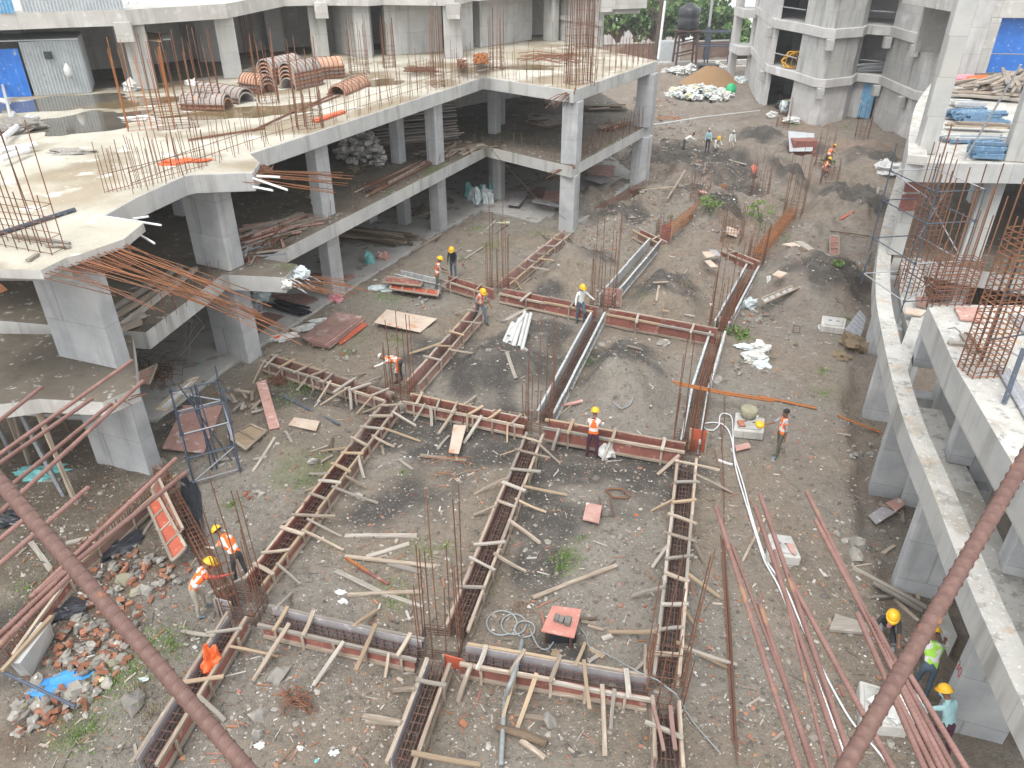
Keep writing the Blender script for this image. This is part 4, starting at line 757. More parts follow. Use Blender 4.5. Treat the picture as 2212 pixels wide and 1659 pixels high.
# cages on the curved podium (near, so drawn with every hoop)
col_cage(Vector((12.62, 22.05, 3.5)), 'rusty column cage inside the blue scaffold on the curved podium', [3.6, 4.4, 4.9], .5, .7, .1, z0=3.5, nh=22, hz=3.2, nx=4, ny=2, r=.016, m='rust', jitter=.01)
k_ = gq(3, 1, 1580, 975, ZI); col_cage(k_+Vector((0, .1, 0)), 'wide rusty column cage with dense hoops at its foot, on the curved podium', [1.5, 2.3, 2.8, 3.2], .95, .45, .05, z0=ZI, nh=16, hz=1.1, nx=6, ny=1, r=.016, m='rust', jitter=.012, hm='rust')
k_ = gq(3, 1, 1870, 1570, ZI); col_cage(k_+Vector((0, .15, 0)), 'nearest rusty column cage on the curved podium, thick with yellowed hoops', [3.2, 4.0, 4.4], .62, .5, .1, z0=ZI, nh=26, hz=3.0, nx=5, ny=2, r=.016, m='rust', jitter=.006, hm='rust_mid')
p = G(2046, 168, 7); col_cage(p, 'tall column cage rising in front of the white column on the upper deck', [4.5, 5, 4], .6, .5, 0, z0=7.0, nh=9, hz=3.4, nx=4, ny=1, r=.018, m='rust', jitter=.01)
# ------------------------------------------------------------------ scaffolds
def scaffold(label, base, yaw, sx, sy, zs, H, lean=(0, 0), m='steel_blue', diag=True, r=.024):
    base = Vector(base); t = thing('scaffold_tower', label, 'scaffold', base)
    X = Vector((math.cos(yaw), math.sin(yaw), 0)); Y = Vector((-math.sin(yaw), math.cos(yaw), 0)); Z = Vector((lean[0], lean[1], 1)); cs = [(-.5, -.5), (.5, -.5), (.5, .5), (-.5, .5)]
    f = lambda c, z: base+X*c[0]*sx+Y*c[1]*sy+Z*z
    for c in cs:
        s = bar('standard', f(c, -.05), f(c, H*U(.9, 1.1)), r, m, t, 8)
        
        for z in zs: j = MB().tube([f(c, z-.04), f(c, z+.05)], r*1.9, 8).build('cup_joint', m, t)
    for z in zs:
        for i in range(4): bar('ledger', f(cs[i], z), f(cs[(i+1) % 4], z), r*.9, rng.choice([m, m, 'steel_grey']), t, 8)
    if diag:
        for i in range(len(zs)-1): bar('diagonal', f(cs[i % 4], zs[i]), f(cs[(i+1) % 4], zs[i+1]), r*.9, 'steel_grey', t, 8)
    return t
b = gp(462, 1010); sc_ = scaffold('small blue grey scaffold tower standing on the ground over the pink board, left', b, .5, 1.25, 1.25, [.15, .95, 1.75, 2.4], 2.7, (.03, .0))
for i in range(5): bar('standard', b+Vector((U(-.1, .5), U(-.3, .3), 0)), b+Vector((U(-.3, .3), U(-.4, .2), U(2.2, 3.0))), .022, 'steel_blue', sc_, 8)
scaffold('blue scaffold bay clamped around the rusty cages on the curved podium', (12.25, 21.6, 3.5), .15, 1.5, 2.2, [.3, 1.5, 2.7, 3.6], 4.2, (0, 0), r=.02)
scaffold('dark blue scaffold frame at the right edge of the curved podium', tuple(gq(3, 1, 2330, 1560, ZI)), .3, 1.3, 1.6, [.5, 1.6], 2.2, (0, 0), r=.022)
bar_ = tag(MB().tube([(14.3, 25.5, 3.5), (14.5, 23.0, 10.0)], .03, 8).build('scaffold_tube', 'steel_grey'), 'long grey scaffold tube leaning against the upper deck edge, right', 'tube')
# ------------------------------------------------------------------ people
SEG_ = ['torso', 'head', 'uarm', 'farm', 'hand', 'thigh', 'shin', 'foot']
def person(label, pos, yaw, top='shirt_white', legs='jeans', boots='boot_dark', vest=None, hat='helmet', sleeves=None, bend=5, head=10, legL=(5, 5), legR=(-5, 5), armL=(10, 8, 15), armR=(10, 8, 15), S=.95, twist=0, short=False, scarf=None, group=None, spread=.02, kneel=0):
    rd = math.radians; b = rd(bend); J = {}; E = []; Rr = {}
    def lp(name, p, par, rad, seg):
        J[name] = Vector(p); Rr[name] = rad
        if par: E.append((par, name, seg))
    dirT = Vector((0, math.sin(b), math.cos(b))); fwT = Vector((0, math.cos(b), -math.sin(b)))
    lp('pelvis', (0, 0, 0), None, (.125, .095), 'torso')
    lp('waist', dirT*.16, 'pelvis', (.115, .088), 'torso'); lp('chest', dirT*.34+fwT*.01, 'waist', (.145, .105), 'torso'); lp('neckb', dirT*.47, 'chest', (.085, .07), 'torso')
    hb = b*.55+rd(head); dh = Vector((0, math.sin(hb), math.cos(hb))); fh = Vector((0, math.cos(hb), -math.sin(hb)))
    lp('neck', J['neckb']+dh*.07, 'neckb', (.052, .055), 'head'); lp('jaw', J['neck']+dh*.08+fh*.03, 'neck', (.066, .074), 'head'); lp('skull', J['jaw']+dh*.095-fh*.012, 'jaw', (.078, .092), 'head'); lp('crown', J['skull']+dh*.05, 'skull', (.055, .065), 'head')
    for sd_, s, leg, arm in (('L', -1, legL, armL), ('R', 1, legR, armR)):
        hip = Vector((s*.085, 0, -.05)); a, k = rd(leg[0]), rd(leg[1])
        lp('hip'+sd_, hip, 'pelvis', (.088, .088), 'thigh')
        kn = hip+Vector((s*spread, math.sin(a)*.42, -math.cos(a)*.42)); lp('knee'+sd_, kn, 'hip'+sd_, (.058, .06), 'thigh')
        an = kn+Vector((s*spread*.4, math.sin(a-k)*.40, -math.cos(a-k)*.40)); lp('calf'+sd_, kn.lerp(an, .35)-Vector((0, .012, 0)), 'knee'+sd_, (.05, .054), 'shin'); lp('ankle'+sd_, an, 'calf'+sd_, (.036, .038), 'shin')
        lp('heel'+sd_, an+Vector((0, -.035, -.05)), 'ankle'+sd_, (.035, .032), 'foot'); lp('toe'+sd_, an+Vector((s*.02, .15, -.058)), 'ankle'+sd_, (.042, .028), 'foot')
        sh = J['neckb']-dirT*.045+Vector((s*.165, 0, 0)); lp('sh'+sd_, sh, 'chest', (.062, .062), 'uarm')
        f, ab, el = (rd(v) for v in arm)
        def adir(f_): return Vector((s*math.sin(ab), math.sin(f_)*math.cos(ab), -math.cos(f_)*math.cos(ab)))
        el_ = sh+adir(f)*.27; lp('elb'+sd_, el_, 'sh'+sd_, (.042, .043), 'uarm')
        d2 = adir(f+el); d2 = Vector((d2.x-s*.25*abs(math.sin(el)), d2.y, d2.z)).normalized(); wr = el_+d2*.24; lp('wr'+sd_, wr, 'elb'+sd_, (.028, .03), 'farm')
        pm = wr+d2*.07; lp('palm'+sd_, pm, 'wr'+sd_, (.034, .018), 'hand'); sdv = d2.cross(Vector((0, 0, 1))); sdv = sdv.normalized() if sdv.length > .1 else Vector((1, 0, 0)); cu = sdv.cross(d2).normalized()*s
        for i, L in enumerate((.062, .075, .08, .072)):
            kx = pm+sdv*(i-1.5)*.019+d2*L*.55; lp(f'k{i}'+sd_, kx, 'palm'+sd_, (.0095, .0095), 'hand'); lp(f't{i}'+sd_, kx+d2*L*.35+cu*.02, f'k{i}'+sd_, (.008, .008), 'hand')
        lp('th'+sd_, wr+d2*.03+sdv*.042*s+d2*.012, 'palm'+sd_, (.011, .011), 'hand'); lp('tt'+sd_, J['th'+sd_]+d2*.035+cu*.012, 'th'+sd_, (.009, .009), 'hand')
    zmin = min(J[k].z-Rr[k][1] for k in J if k[:3] in ('toe', 'hee'))
    if kneel: zmin = min(zmin, min(J['kneeL'].z, J['kneeR'].z)-.06) if kneel == 1 else min(J[k].z for k in ('pelvis',))-.14
    names = list(J); ix = {n: i for i, n in enumerate(names)}
    me = bpy.data.meshes.new('body'); me.from_pydata([J[n] for n in names], [(ix[a], ix[c]) for a, c, _ in E], [])
    o = bpy.data.objects.new('person', me); COL.objects.link(o)
    o.modifiers.new('skin', 'SKIN'); sv = me.skin_vertices[0].data
    for n in names: sv[ix[n]].radius = Rr[n]; sv[ix[n]].use_root = (n == 'pelvis')
    sb = o.modifiers.new('sub', 'SUBSURF'); sb.levels = 1; sb.render_levels = 1
    bpy.context.view_layer.update(); dg = bpy.context.evaluated_depsgraph_get(); nm = bpy.data.meshes.new_from_object(o.evaluated_get(dg)); o.modifiers.clear()
    base = [(J[a], J[c], sg) for a, c, sg in E]
    mats = ['skin', top, legs, boots]; nm.materials.clear()
    for k in mats: nm.materials.append(MATS[k])
    sl = sleeves if sleeves is not None else 'long'; vf = []
    for p in nm.polygons:
        c = p.center; bd_, bs = 1e9, None
        for a, d, sg in base:
            ad = d-a; t = max(0, min(1, (c-a).dot(ad)/max(ad.length_squared, 1e-9))); dist = (c-(a+ad*t)).length/(1.0 if sg != 'torso' else 1.9)
            if dist < bd_: bd_, bs, bt = dist, sg, t
        hgt = c.dot(dirT)
        mi = {'torso': 1, 'head': 0, 'uarm': 1, 'farm': 1 if sl == 'long' else 0, 'hand': 0, 'thigh': 2, 'shin': 2 if not short else 0, 'foot': 3}[bs]
        if bs == 'torso' and hgt < .03: mi = 2
        if bs == 'thigh' and hgt > .04: mi = 1
        p.material_index = mi; p.use_smooth = True
        if mi == 1 and bs in ('torso', 'uarm', 'thigh') and hgt > (-.02) and (bs != 'uarm' or bt < .12): vf.append(p.index)
    o.data = nm
    Rz = Matrix.Rotation(yaw, 4, 'Z'); M = Matrix.Translation(Vector(pos)+Vector((0, 0, -zmin*S))) @ Rz @ Matrix.Scale(S, 4)
    for v in nm.vertices: v.co = (M @ v.co)-Vector(pos)
    nm.update(); o.location = pos; WL[o.name] = Vector(pos); tag(o, label, 'person', group)
    W3 = lambda p: M @ Vector(p)
    if vest:
        mb = MB(); rev = {}
        for fi in vf:
            p = nm.polygons[fi]; c = M.inverted() @ (p.center+Vector(pos)); hgt = c.dot(dirT); x = c.x
            st = (abs(hgt-.13) < .028) or (abs(abs(x)-.085) < .03 and hgt > .16)
            ids = []
            for vi in p.vertices:
                if vi not in rev: rev[vi] = len(mb.v); mb.v.append(nm.vertices[vi].co+Vector(pos)+nm.vertices[vi].normal*.014*S)
                ids.append(rev[vi])
            mb.f.append(tuple(ids)); mb.m.append(1 if st else 0)
        if mb.f: mb.build('hi_vis_vest', [vest, 'silver'], o, smooth=True)
    top_ = J['skull']+dh*.035
    def dome(name, m, rx, rz, brim, c, cut=0.0, smooth=True):
        mb = MB(); n = 14; k = 5; vs = []
        for i in range(k+1):
            th = math.pi/2*(i/k)
            for j in range(n):
                ph = 2*math.pi*j/n; r_ = math.sin(th)*rx if i else .001
                vs.append(W3(c+Vector((r_*math.cos(ph), 0, 0))+fh*(r_*1.18*math.sin(ph))+dh*(math.cos(th)*rz-cut)))
        fs = [(i*n+j, (i+1)*n+j, (i+1)*n+(j+1) % n, i*n+(j+1) % n) for i in range(k) for j in range(n)]
        mb.add(vs, fs)
        if brim:
            vs = []
            for rr, dz in ((1.0, 0), (1.16, -.006), (1.0, -.012)):
                for j in range(n): 
                    ph = 2*math.pi*j/n; ex = .05*max(0, math.sin(ph))*(rr > 1.1); vs.append(W3(c+Vector((rx*rr*math.cos(ph), 0, 0))+fh*(rx*1.18*rr*math.sin(ph)+ex)+dh*(dz-cut)))
            mb.add(vs, [(i*n+j, (i+1)*n+j, (i+1)*n+(j+1) % n, i*n+(j+1) % n) for i in range(2) for j in range(n)])
            mb.tube([W3(c-fh*(rx*1.0)+dh*.05), W3(c-fh*.03+dh*(rz+.006)), W3(c+fh*(rx*1.0)+dh*.05)], .012*S, 4)
        return mb.build(name, m, o, smooth=smooth)
    if hat == 'helmet': dome('hard_hat', 'helmet', .125, .13, True, top_-dh*.025)
    elif hat == 'hair': dome('hair', 'hair', .089, .10, False, top_-dh*.015-fh*.012)
    elif hat: dome('head_cloth', hat, .098, .105, False, top_-dh*.03-fh*.01)
    if hat == 'helmet': dome('hair', 'hair', .088, .07, False, J['skull']-fh*.014, .03)
    fc = MB()
    for s in (-1, 1): fc.blob(W3(J['skull']+fh*.083+Vector((s*.032, 0, 0))-dh*.012), .011*S, .009*S, .009*S, 0, 0, 6, 4)
    fc.stick(W3(J['jaw']+fh*.072-dh*.005+Vector((-.024, 0, 0))), W3(J['jaw']+fh*.072-dh*.005+Vector((.024, 0, 0))), .008*S, .008*S)
    fc.build('eyes_and_mouth', 'hair', o)
    MB().blob(W3(J['skull']+fh*.094-dh*.045), .014*S, .016*S, .02*S, 1, 0, 6, 4).build('nose', 'skin', o, smooth=True)
    if scarf: MB().blob(W3(J['neck']+fh*.03), .1*S, .1*S, .075*S, 3, .2, 9, 6).build('scarf', scarf, o, smooth=True); MB().blob(W3(J['chest']+fh*.11+dirT*.03), .06*S, .05*S, .09*S, 3, .2, 8, 5).build('scarf_end', scarf, o, smooth=True)
    return o, {k: W3(v) for k, v in J.items()}
PI = math.pi
VO = 'vest_orange'
def face(deg): return math.radians(deg)     # 0 = away from the camera (+y), 90 = to the left (-x), 180 = towards the camera
person('worker in a yellow helmet and orange vest beside the worker in black', gp(946, 634), face(-75), 'shirt_grey', 'trousers_olive', 'boot_dark', VO, bend=8, head=18, armL=(28, 8, 35), armR=(22, 8, 45), sleeves='short')
person('worker in a black top and jeans with a yellow helmet, looking down, facing the camera', gp(980, 604), face(175), 'shirt_black', 'jeans', 'boot_dark', None, bend=16, head=25, armL=(25, 4, 35), armR=(25, 4, 35), legL=(6, 6))
person('worker in jeans and an orange vest walking along the left beam formwork', gp(1038, 697), face(-150), 'shirt_grey', 'jeans', 'boot_dark', VO, bend=18, head=25, legL=(28, 12), legR=(-18, 14), armL=(20, 16, 20), armR=(-8, 16, 25), sleeves='short')
person('worker in a white shirt and yellow helmet leaning on the far red formwork', gp(1252, 697), face(-160), 'shirt_white', 'jeans', 'boot_dark', None, bend=6, head=12, legL=(30, 45), legR=(-3, 3), armL=(12, 45, 30), armR=(12, 22, 25))
person('worker in an orange vest and white head cloth bent double over a column cage', gp(868, 828), face(80), 'shirt_white', 'trousers_dark', 'boot_dark', VO, hat='white_sack', bend=88, head=20, legL=(20, 22), legR=(8, 14), armL=(60, 12, 10), armR=(70, 12, 20))
person('man in maroon trousers, white shirt and orange vest standing with his back to the camera', gp(1278, 989), face(-12), 'shirt_white', 'trousers_maroon', 'trousers_maroon', VO, bend=4, head=14, legL=(3, 3), legR=(3, 3), armL=(25, 14, 50), armR=(25, 16, 55), spread=.05)
ob, JJ = person('bare headed man in an orange vest with grey boots standing right of the white hose', gp(1676, 988), face(95), 'shirt_grey', 'trousers_olive', 'boot', VO, hat='hair', bend=-3, head=2, legL=(7, 4), legR=(-6, 4), armL=(-4, 10, 10), armR=(42, 14, 22), sleeves='short')
hp = JJ['palmR']; mb = MB(); n = 14
mb.blob(hp+Vector((-.13, .05, -.02)), .14, .16, .10, 0, 0, 14, 8); tag(mb.build('hard_hat', 'helmet', smooth=True), 'yellow helmet held out in the hand of the bare headed man', 'helmet')
person('worker in dark trousers and striped orange vest behind the lower left cage bars', gp(524, 1255), face(60), 'shirt_beige', 'trousers_dark', 'boot_dark', VO, bend=38, head=30, legL=(12, 14), legR=(-4, 8), armL=(40, 12, 35), armR=(35, 12, 40))
person('worker in red sleeves and a bright orange vest stooping over the formwork corner, lower left', gp(432, 1330), face(-55), 'shirt_red', 'trousers_beige', 'boot', VO, bend=50, head=10, legL=(28, 30), legR=(2, 10), armL=(60, 10, 25), armR=(65, 12, 20), short=False)
person('worker in a dark shirt and pink scarf squatting under the fan of bars, lower right', gp(1905, 1385), face(150), 'shirt_black', 'trousers_grey', 'boot_grey', None, bend=28, head=12, legL=(85, 125), legR=(70, 118), armL=(45, 14, 40), armR=(30, 20, 60), scarf='scarf_pink', sleeves='short', spread=.1)
person('worker in a neon green vest bending behind the thick rebar, lower right', gp(1985, 1500), face(-20), 'shirt_white', 'jeans', 'boot_dark', 'vest_neon', bend=50, head=15, legL=(12, 10), legR=(-2, 6), armL=(50, 15, 20), armR=(55, 20, 20), sleeves='short')
person('worker in a pale teal shirt and maroon trousers beside the painted concrete column, bottom right', gp(2022, 1625), face(25), 'shirt_teal', 'trousers_maroon', 'boot_grey', None, bend=22, head=20, legL=(30, 20), legR=(-6, 12), armL=(40, 20, 40), armR=(30, 20, 50))
person('dark figure in black crouching under the curved podium behind the thick rebar', Vector((*gp(2035, 1232).xy, -.4)), face(120), 'flesh_dark', 'flesh_dark', 'boot_dark', None, hat='hair', bend=45, head=20, legL=(60, 85), legR=(50, 80), armL=(55, 10, 20), armR=(55, 10, 20))
person('far worker in a white shirt bending to the right in the dug ground', gp(1476, 328), face(-85), 'shirt_white', 'trousers_dark', 'boot_dark', None, hat='hair', bend=65, head=10, legL=(10, 10), legR=(-8, 8), armL=(60, 10, 10), armR=(60, 10, 10))
person('far worker standing in a pale blue shirt in the middle of the digging group', gp(1526, 334), face(160), 'shirt_teal', 'trousers_dark', 'boot_dark', None, hat='shirt_beige', bend=5, head=10)
person('far worker crouching with an orange yellow helmet in the digging group', gp(1543, 328), face(190), 'shirt_white', 'trousers_beige', 'boot_dark', None, hat='helmet', bend=50, head=10, legL=(70, 110), legR=(60, 105), armL=(50, 10, 20), armR=(50, 10, 20))
person('far worker in a white shirt standing apart, right of the digging group', gp(1576, 330), face(185), 'shirt_white', 'trousers_beige', 'boot_dark', None, hat='white_sack', bend=12, head=20, legL=(40, 60), legR=(30, 50))
person('worker in an orange vest stooping at the thin bars, upper of the far pair', gp(1782, 366), face(-70), 'shirt_beige', 'trousers_dark', 'boot_dark', VO, bend=30, head=20, legL=(10, 8), legR=(-4, 8), armL=(55, 10, 10), armR=(50, 10, 15))
person('worker in an orange vest squatting at the thin bars, lower of the far pair', gp(1772, 392), face(-80), 'shirt_beige', 'trousers_grey', 'boot_dark', VO, bend=25, head=15, legL=(85, 120), legR=(80, 118), armL=(55, 10, 15), armR=(55, 10, 15))
# ------------------------------------------------------------------ loose planks on the ground
def plank(c, r, x0, y0, x1, y1, label, m='wood', w=.09, h=.05, dz=.03, name='plank', lift=0, group=None):
    a = gpq(c, r, x0, y0, dz); b = gpq(c, r, x1, y1, dz+lift)
    mid = (a+b)/2; zz = gh(mid.x, mid.y)
    if mid.z < zz+.02: a.z += zz+.02-mid.z; b.z += zz+.02-mid.z
    o = wood(name, a, b, w, h, m, None, U(-.1, .1)); return tag(o, label, 'plank', group)
PL = [(1, 2, 765, 1357, 1355, 1355, 'long straight plank lying alone in the left front cell', 'wood_grey', .12), (1, 2, 1195, 1380, 1180, 1420, 'tiny offcut under the long straight plank', 'wood'), (1, 2, 945, 1530, 1295, 1420, 'grey plank tilted up to the right below the long straight plank', 'wood_grey', .11),
 (1, 2, 765, 1525, 1515, 1612, 'longest pale plank of the crossing group in the left front cell', 'wood', .1), (1, 2, 1120, 1585, 1390, 1655, 'whitish board end crossing under the longest pale plank', 'wood_grey', .14), (1, 2, 768, 1535, 960, 1659, 'rust coloured batten running down from the end of the longest pale plank', 'rust_bright', .06),
 (1, 3, 680, 30, 1125, 245, 'thick grey timber slanting across the left front cell', 'wood_grey', .12), (1, 3, 785, 232, 1400, 205, 'level plank crossing under the thick grey timber', 'wood', .1), (1, 3, 1130, 235, 1410, 330, 'plank behind the column bars, slanting down right', 'wood_grey', .11),
 (1, 3, 870, 0, 1125, 145, 'reddish brown batten above the thick grey timber', 'ply_red', .07), (1, 2, 1385, 685, 1765, 730, 'plank lying at the foot of the leaning pale board', 'wood', .11), (1, 2, 1210, 722, 1325, 805, 'short plank left of the leaning pale board', 'wood_grey'), (1, 2, 1068, 600, 1083, 682, 'short upright looking plank near the left beam braces', 'wood'),
 (1, 2, 475, 662, 622, 610, 'short plank in the weeds left of the long trough', 'wood_grey'), (1, 2, 632, 655, 662, 540, 'rough piece of plank touching the weeds plank', 'wood_dark'), (1, 2, 560, 748, 660, 690, 'pale stick end near the large pale stone', 'wood_grey'), (1, 2, 1530, 640, 1625, 525, 'stick propped left of the leaning pale board', 'wood_grey'), (1, 2, 1650, 525, 1725, 620, 'stick crossing the leaning pale board', 'wood_dark', .05),
 (1, 2, 1655, 590, 1690, 730, 'short stick lying over the plank under the leaning board', 'wood'), (1, 2, 265, 490, 320, 580, 'short pale plank below the white board, left', 'wood_grey'), (1, 2, 245, 205, 720, 445, 'long dark blue tube lying in the grass, left', 'steel_blue', .06), (1, 2, 0, 820, 180, 540, 'grey pole lying between the wood pallet and the weeds', 'wood_grey', .08), (1, 2, 0, 720, 110, 700, 'short grey pole end at the wood pallet', 'wood_grey', .07),
 (2, 3, 210, 262, 910, -8, 'long reddish plank lying in the right front cell', 'wood', .1), (2, 3, 612, 437, 752, 426, 'dark batten beside the red table, topmost of three', 'wood_dark', .07), (2, 3, 615, 455, 742, 482, 'pale batten beside the red table, middle of three', 'wood', .07), (2, 3, 668, 487, 810, 522, 'pale batten beside the red table, lowest of three', 'wood', .07),
 (2, 3, 690, 672, 802, 748, 'bright yellow wood offcut in front of the red table', 'wood_yellow', .11), (2, 3, 672, 800, 762, 738, 'grey offcut tucked under the yellow offcut', 'wood_grey'), (2, 3, 790, 598, 872, 570, 'grey block offcut right of the red table', 'wood_grey', .12), (2, 3, 385, 750, 430, 690, 'yellow brown wood block left of the upright stick', 'wood_yellow', .16),
 (2, 3, 58, 1225, 300, 1258, 'short plank lying level by the oval stone', 'wood', .1), (2, 3, 115, 1440, 315, 1590, 'slanting plank at the bottom edge, below the log', 'wood', .1), (1, 3, 930, 1275, 1262, 1312, 'plank butting the middle trough at the bottom', 'wood', .1), (2, 3, 1190, 1290, 1275, 1655, 'brown bar shaped batten lying over the right trough', 'ply_brown', .06, .05, .55), (2, 3, 1330, 1290, 1370, 1655, 'second brown batten over the right trough, nearer its right side', 'ply_brown', .08, .05, .55),
 (1, 1, 1270, 420, 1600, 330, 'timber edging at the podium floor, farther length', 'wood_grey', .1), (1, 1, 1320, 555, 1560, 410, 'timber edging at the podium floor, nearer length', 'wood', .1), (1, 1, 1890, 395, 2010, 290, 'short pale timber in the grass near the yellow paper', 'wood_grey'), (1, 1, 2010, 395, 2110, 320, 'second short timber right of the yellow paper', 'wood_grey'), (1, 1, 1755, 610, 1905, 510, 'timber lying beside the worker in black', 'wood_grey', .1), (1, 1, 1680, 545, 1725, 510, 'short post end left of the worker in black', 'wood_grey'),
 (1, 1, 2070, 1130, 2212, 1040, 'broad pale plank above the grey pipes', 'wood_grey', .2), (2, 1, 0, 1115, 280, 955, 'upper broad pale plank leaning to the far red formwork', 'wood_grey', .16), (2, 1, 15, 915, 200, 770, 'pale batten leaning on the far cross formwork', 'wood'), (2, 1, 1240, 965, 1262, 835, 'upright pale stick in the scrub behind the far red formwork', 'wood'), (2, 1, 1215, 815, 1335, 812, 'thin level stick in the scrub', 'wood'), (2, 1, 1295, 1030, 1350, 1040, 'orange offcut behind the far red formwork', 'wood_yellow'),
 (2, 1, 1475, 1075, 1560, 1092, 'white stick near the far red formwork end', 'wood_grey'), (2, 1, 0, 1395, 75, 1610, 'pale plank standing out of the dark mound', 'wood_grey', .12), (2, 1, 1000, 1335, 1115, 1365, 'thin pale stick on the bare ground before the red formwork', 'wood'), (2, 2, 440, 275, 630, 235, 'pink painted board bit, upper of a loose cross', 'ply_pink', .12), (2, 2, 430, 360, 555, 262, 'thin stick of the loose cross near the steel trough', 'wood', .05),
 (2, 2, 1955, 1570, 2140, 1215, 'pale curved stick beside the white hose', 'wood', .06), (2, 2, 2020, 530, 2080, 360, 'white stick leaning on the square concrete cover', 'pvc_white', .05), (2, 2, 1755, 725, 1875, 765, 'white stick lying beside the hose', 'pvc_white', .05), (3, 3, 790, 5, 1400, 335, 'long weathered plank running under the curved podium, upper', 'wood_grey', .12), (3, 3, 960, 130, 1365, 365, 'long weathered plank running under the curved podium, lower', 'wood_grey', .1),
 (3, 3, 925, 252, 1140, 240, 'short grey plank behind the squatting worker', 'wood_grey'), (3, 3, 1130, 262, 1330, 445, 'pale batten right of the squatting worker', 'wood'), (3, 3, 1290, 90, 1330, 275, 'batten standing behind the long weathered planks', 'wood'), (3, 3, 590, 430, 620, 530, 'thin bent stick among the fanned bars', 'wood', .05), (3, 2, 1045, 1505, 1135, 1440, 'brown offcut near the column foot under the curved podium', 'wood'), (3, 2, 1000, 1085, 1190, 1170, 'thin stick lying over the pale sheets', 'wood', .05), (3, 2, 1190, 1110, 1205, 1240, 'short plank beside the pale sheets', 'wood'),
 (3, 1, 880, 700, 935, 535, 'pale timber standing on the mound beside the curved podium', 'wood_grey', .12), (3, 1, 690, 275, 795, 215, 'red painted board end in the dark soil', 'ply_bright', .15), (3, 1, 600, 370, 935, 415, 'dark pole lying in the dark soil', 'wood_dark', .07), (2, 0, 1840, 1345, 1990, 1350, 'pale plank lying beyond the plank stack', 'wood_grey', .15), (2, 0, 1470, 1645, 1530, 1545, 'white squared post tilted at the plank stack', 'wood_grey', .16), (2, 0, 1630, 1470, 1645, 1385, 'thin post standing in the far scrub', 'wood'), (3, 0, 985, 1640, 1000, 1590, 'short white post on the dark hillock', 'wood_grey', .1), (3, 0, 560, 1560, 760, 1515, 'thin pole on the brown bank', 'wood', .05),
 (0, 2, 260, 1410, 430, 1650, 'squared grey timber lying in the rubble behind the thick left bar', 'wood_grey', .12), (0, 2, 545, 1420, 770, 1360, 'short plank by the black plastic sheet', 'wood_grey', .12), (0, 3, 500, 255, 575, 285, 'yellow wood offcut on the trench edge', 'wood_yellow', .14), (0, 1, 160, 1405, 680, 1480, 'long pale bamboo pole on the lower slab edge, left', 'wood_yellow', .08, .08, 3.5), (0, 1, 1055, 1250, 1310, 1440, 'pale thin pole leaning at the wall column foot', 'wood', .06),
 (0, 2, 1115, 1450, 1300, 1180, 'slanting pale plank under the left scaffold', 'wood_grey'), (0, 2, 1780, 730, 2000, 705, 'pale pole lying under the left scaffold', 'wood_grey', .07), (0, 2, 280, 905, 500, 890, 'flat grey timber in the mud under the low slab', 'wood_grey', .1), (0, 3, 590, 300, 640, 400, 'thin stick in the rubble near the trench end', 'wood', .05)]
for a in PL:
    ex = a[7:]; plank(*a[:7], m=ex[0], w=ex[1] if len(ex) > 1 else .08, h=ex[2] if len(ex) > 2 else .05, dz=ex[3] if len(ex) > 3 else .03)
a = gpq(2, 3, -90, 1340, .08); b = gpq(2, 3, 330, 1480, .08); tag(MB().tube([a, a.lerp(b, .5)+Vector((0, .03, 0)), b], [.07, .085, .075], 9).build('log', 'wood_dark', smooth=True), 'dark round log lying at the bottom edge', 'log')
# piles of timber and props: many alike pieces, each one an object
def pile(n, c, yaw, L, W, Z, m, label, cat, group, w=.09, h=.06, spread=.12, name='timber', L2=.35):
    c = Vector(c); d = Vector((math.cos(yaw), math.sin(yaw), 0)); v = Vector((-d.y, d.x, 0)); per = max(1, int(W/(w*1.25)))
    for i in range(n):
        lay = i // per; o = c+v*(((i % per)+.5)/per-.5)*W*(1-.1*lay)+d*U(-L2, L2)*L*.3+Vector((0, 0, h*.6+lay*h*1.02+U(0, .02))); an = U(-spread, spread); dd = d*math.cos(an)+v*math.sin(an); ll = L*U(.7, 1.05)
        k = wood(name, o-dd*ll/2+Vector((0, 0, U(0, .05))), o+dd*ll/2+Vector((0, 0, U(0, .05))), w*U(.8, 1.3), h, rng.choice(m) if isinstance(m, list) else m, None, U(-.3, .3)); tag(k, label, cat, group)
WD = ['wood', 'wood_grey', 'wood_dark']
pile(22, gp(1435, 408), .25, 3.4, 1.8, 0, ['wood_dark', 'wood_grey', 'wood'], 'weathered plank in the stack lying past the far podium column', 'plank', 'plank stack past the far podium column', .14, .07)
k = wood('timber', gp(1440, 440)+Vector((0, 0, .2)), gp(1478, 388)+Vector((0, 0, .5)), .12, .06, 'wood'); tag(k, 'single pale plank thrown across the plank stack past the far podium column', 'plank')
pile(26, gq(1, 1, 940, 425, .12), -.35, 4.6, 1.3, 0, ['wood_dark', 'wood', 'wood_dark'], 'brown pole in the heap on the podium ground floor', 'pole', 'pole heap on the podium ground floor', .13, .1)
pile(12, gq(1, 1, 1440, 210, .12), .9, 2.2, 1.6, 0, ['wood_dark', 'wood_grey'], 'grey board in the scatter beside the white sacks on the ground floor', 'board', 'board scatter on the podium ground floor', .16, .04, .9)
pile(34, gq(1, 0, 1200, 1470, 3.5), 1.15, 5.5, .9, 0, ['rust', 'wood', 'rust_dark'], 'rusty length of steel lying along the middle podium floor edge', 'steel bar', 'steel lengths along the middle floor edge', .05, .05, .08)
pile(16, gq(1, 0, 1340, 1170, 3.5), .35, 5.0, 1.0, 0, 'wood_grey', 'long grey plank in the rack on the middle floor between two columns', 'plank', 'planks racked on the middle floor', .2, .07, .03)
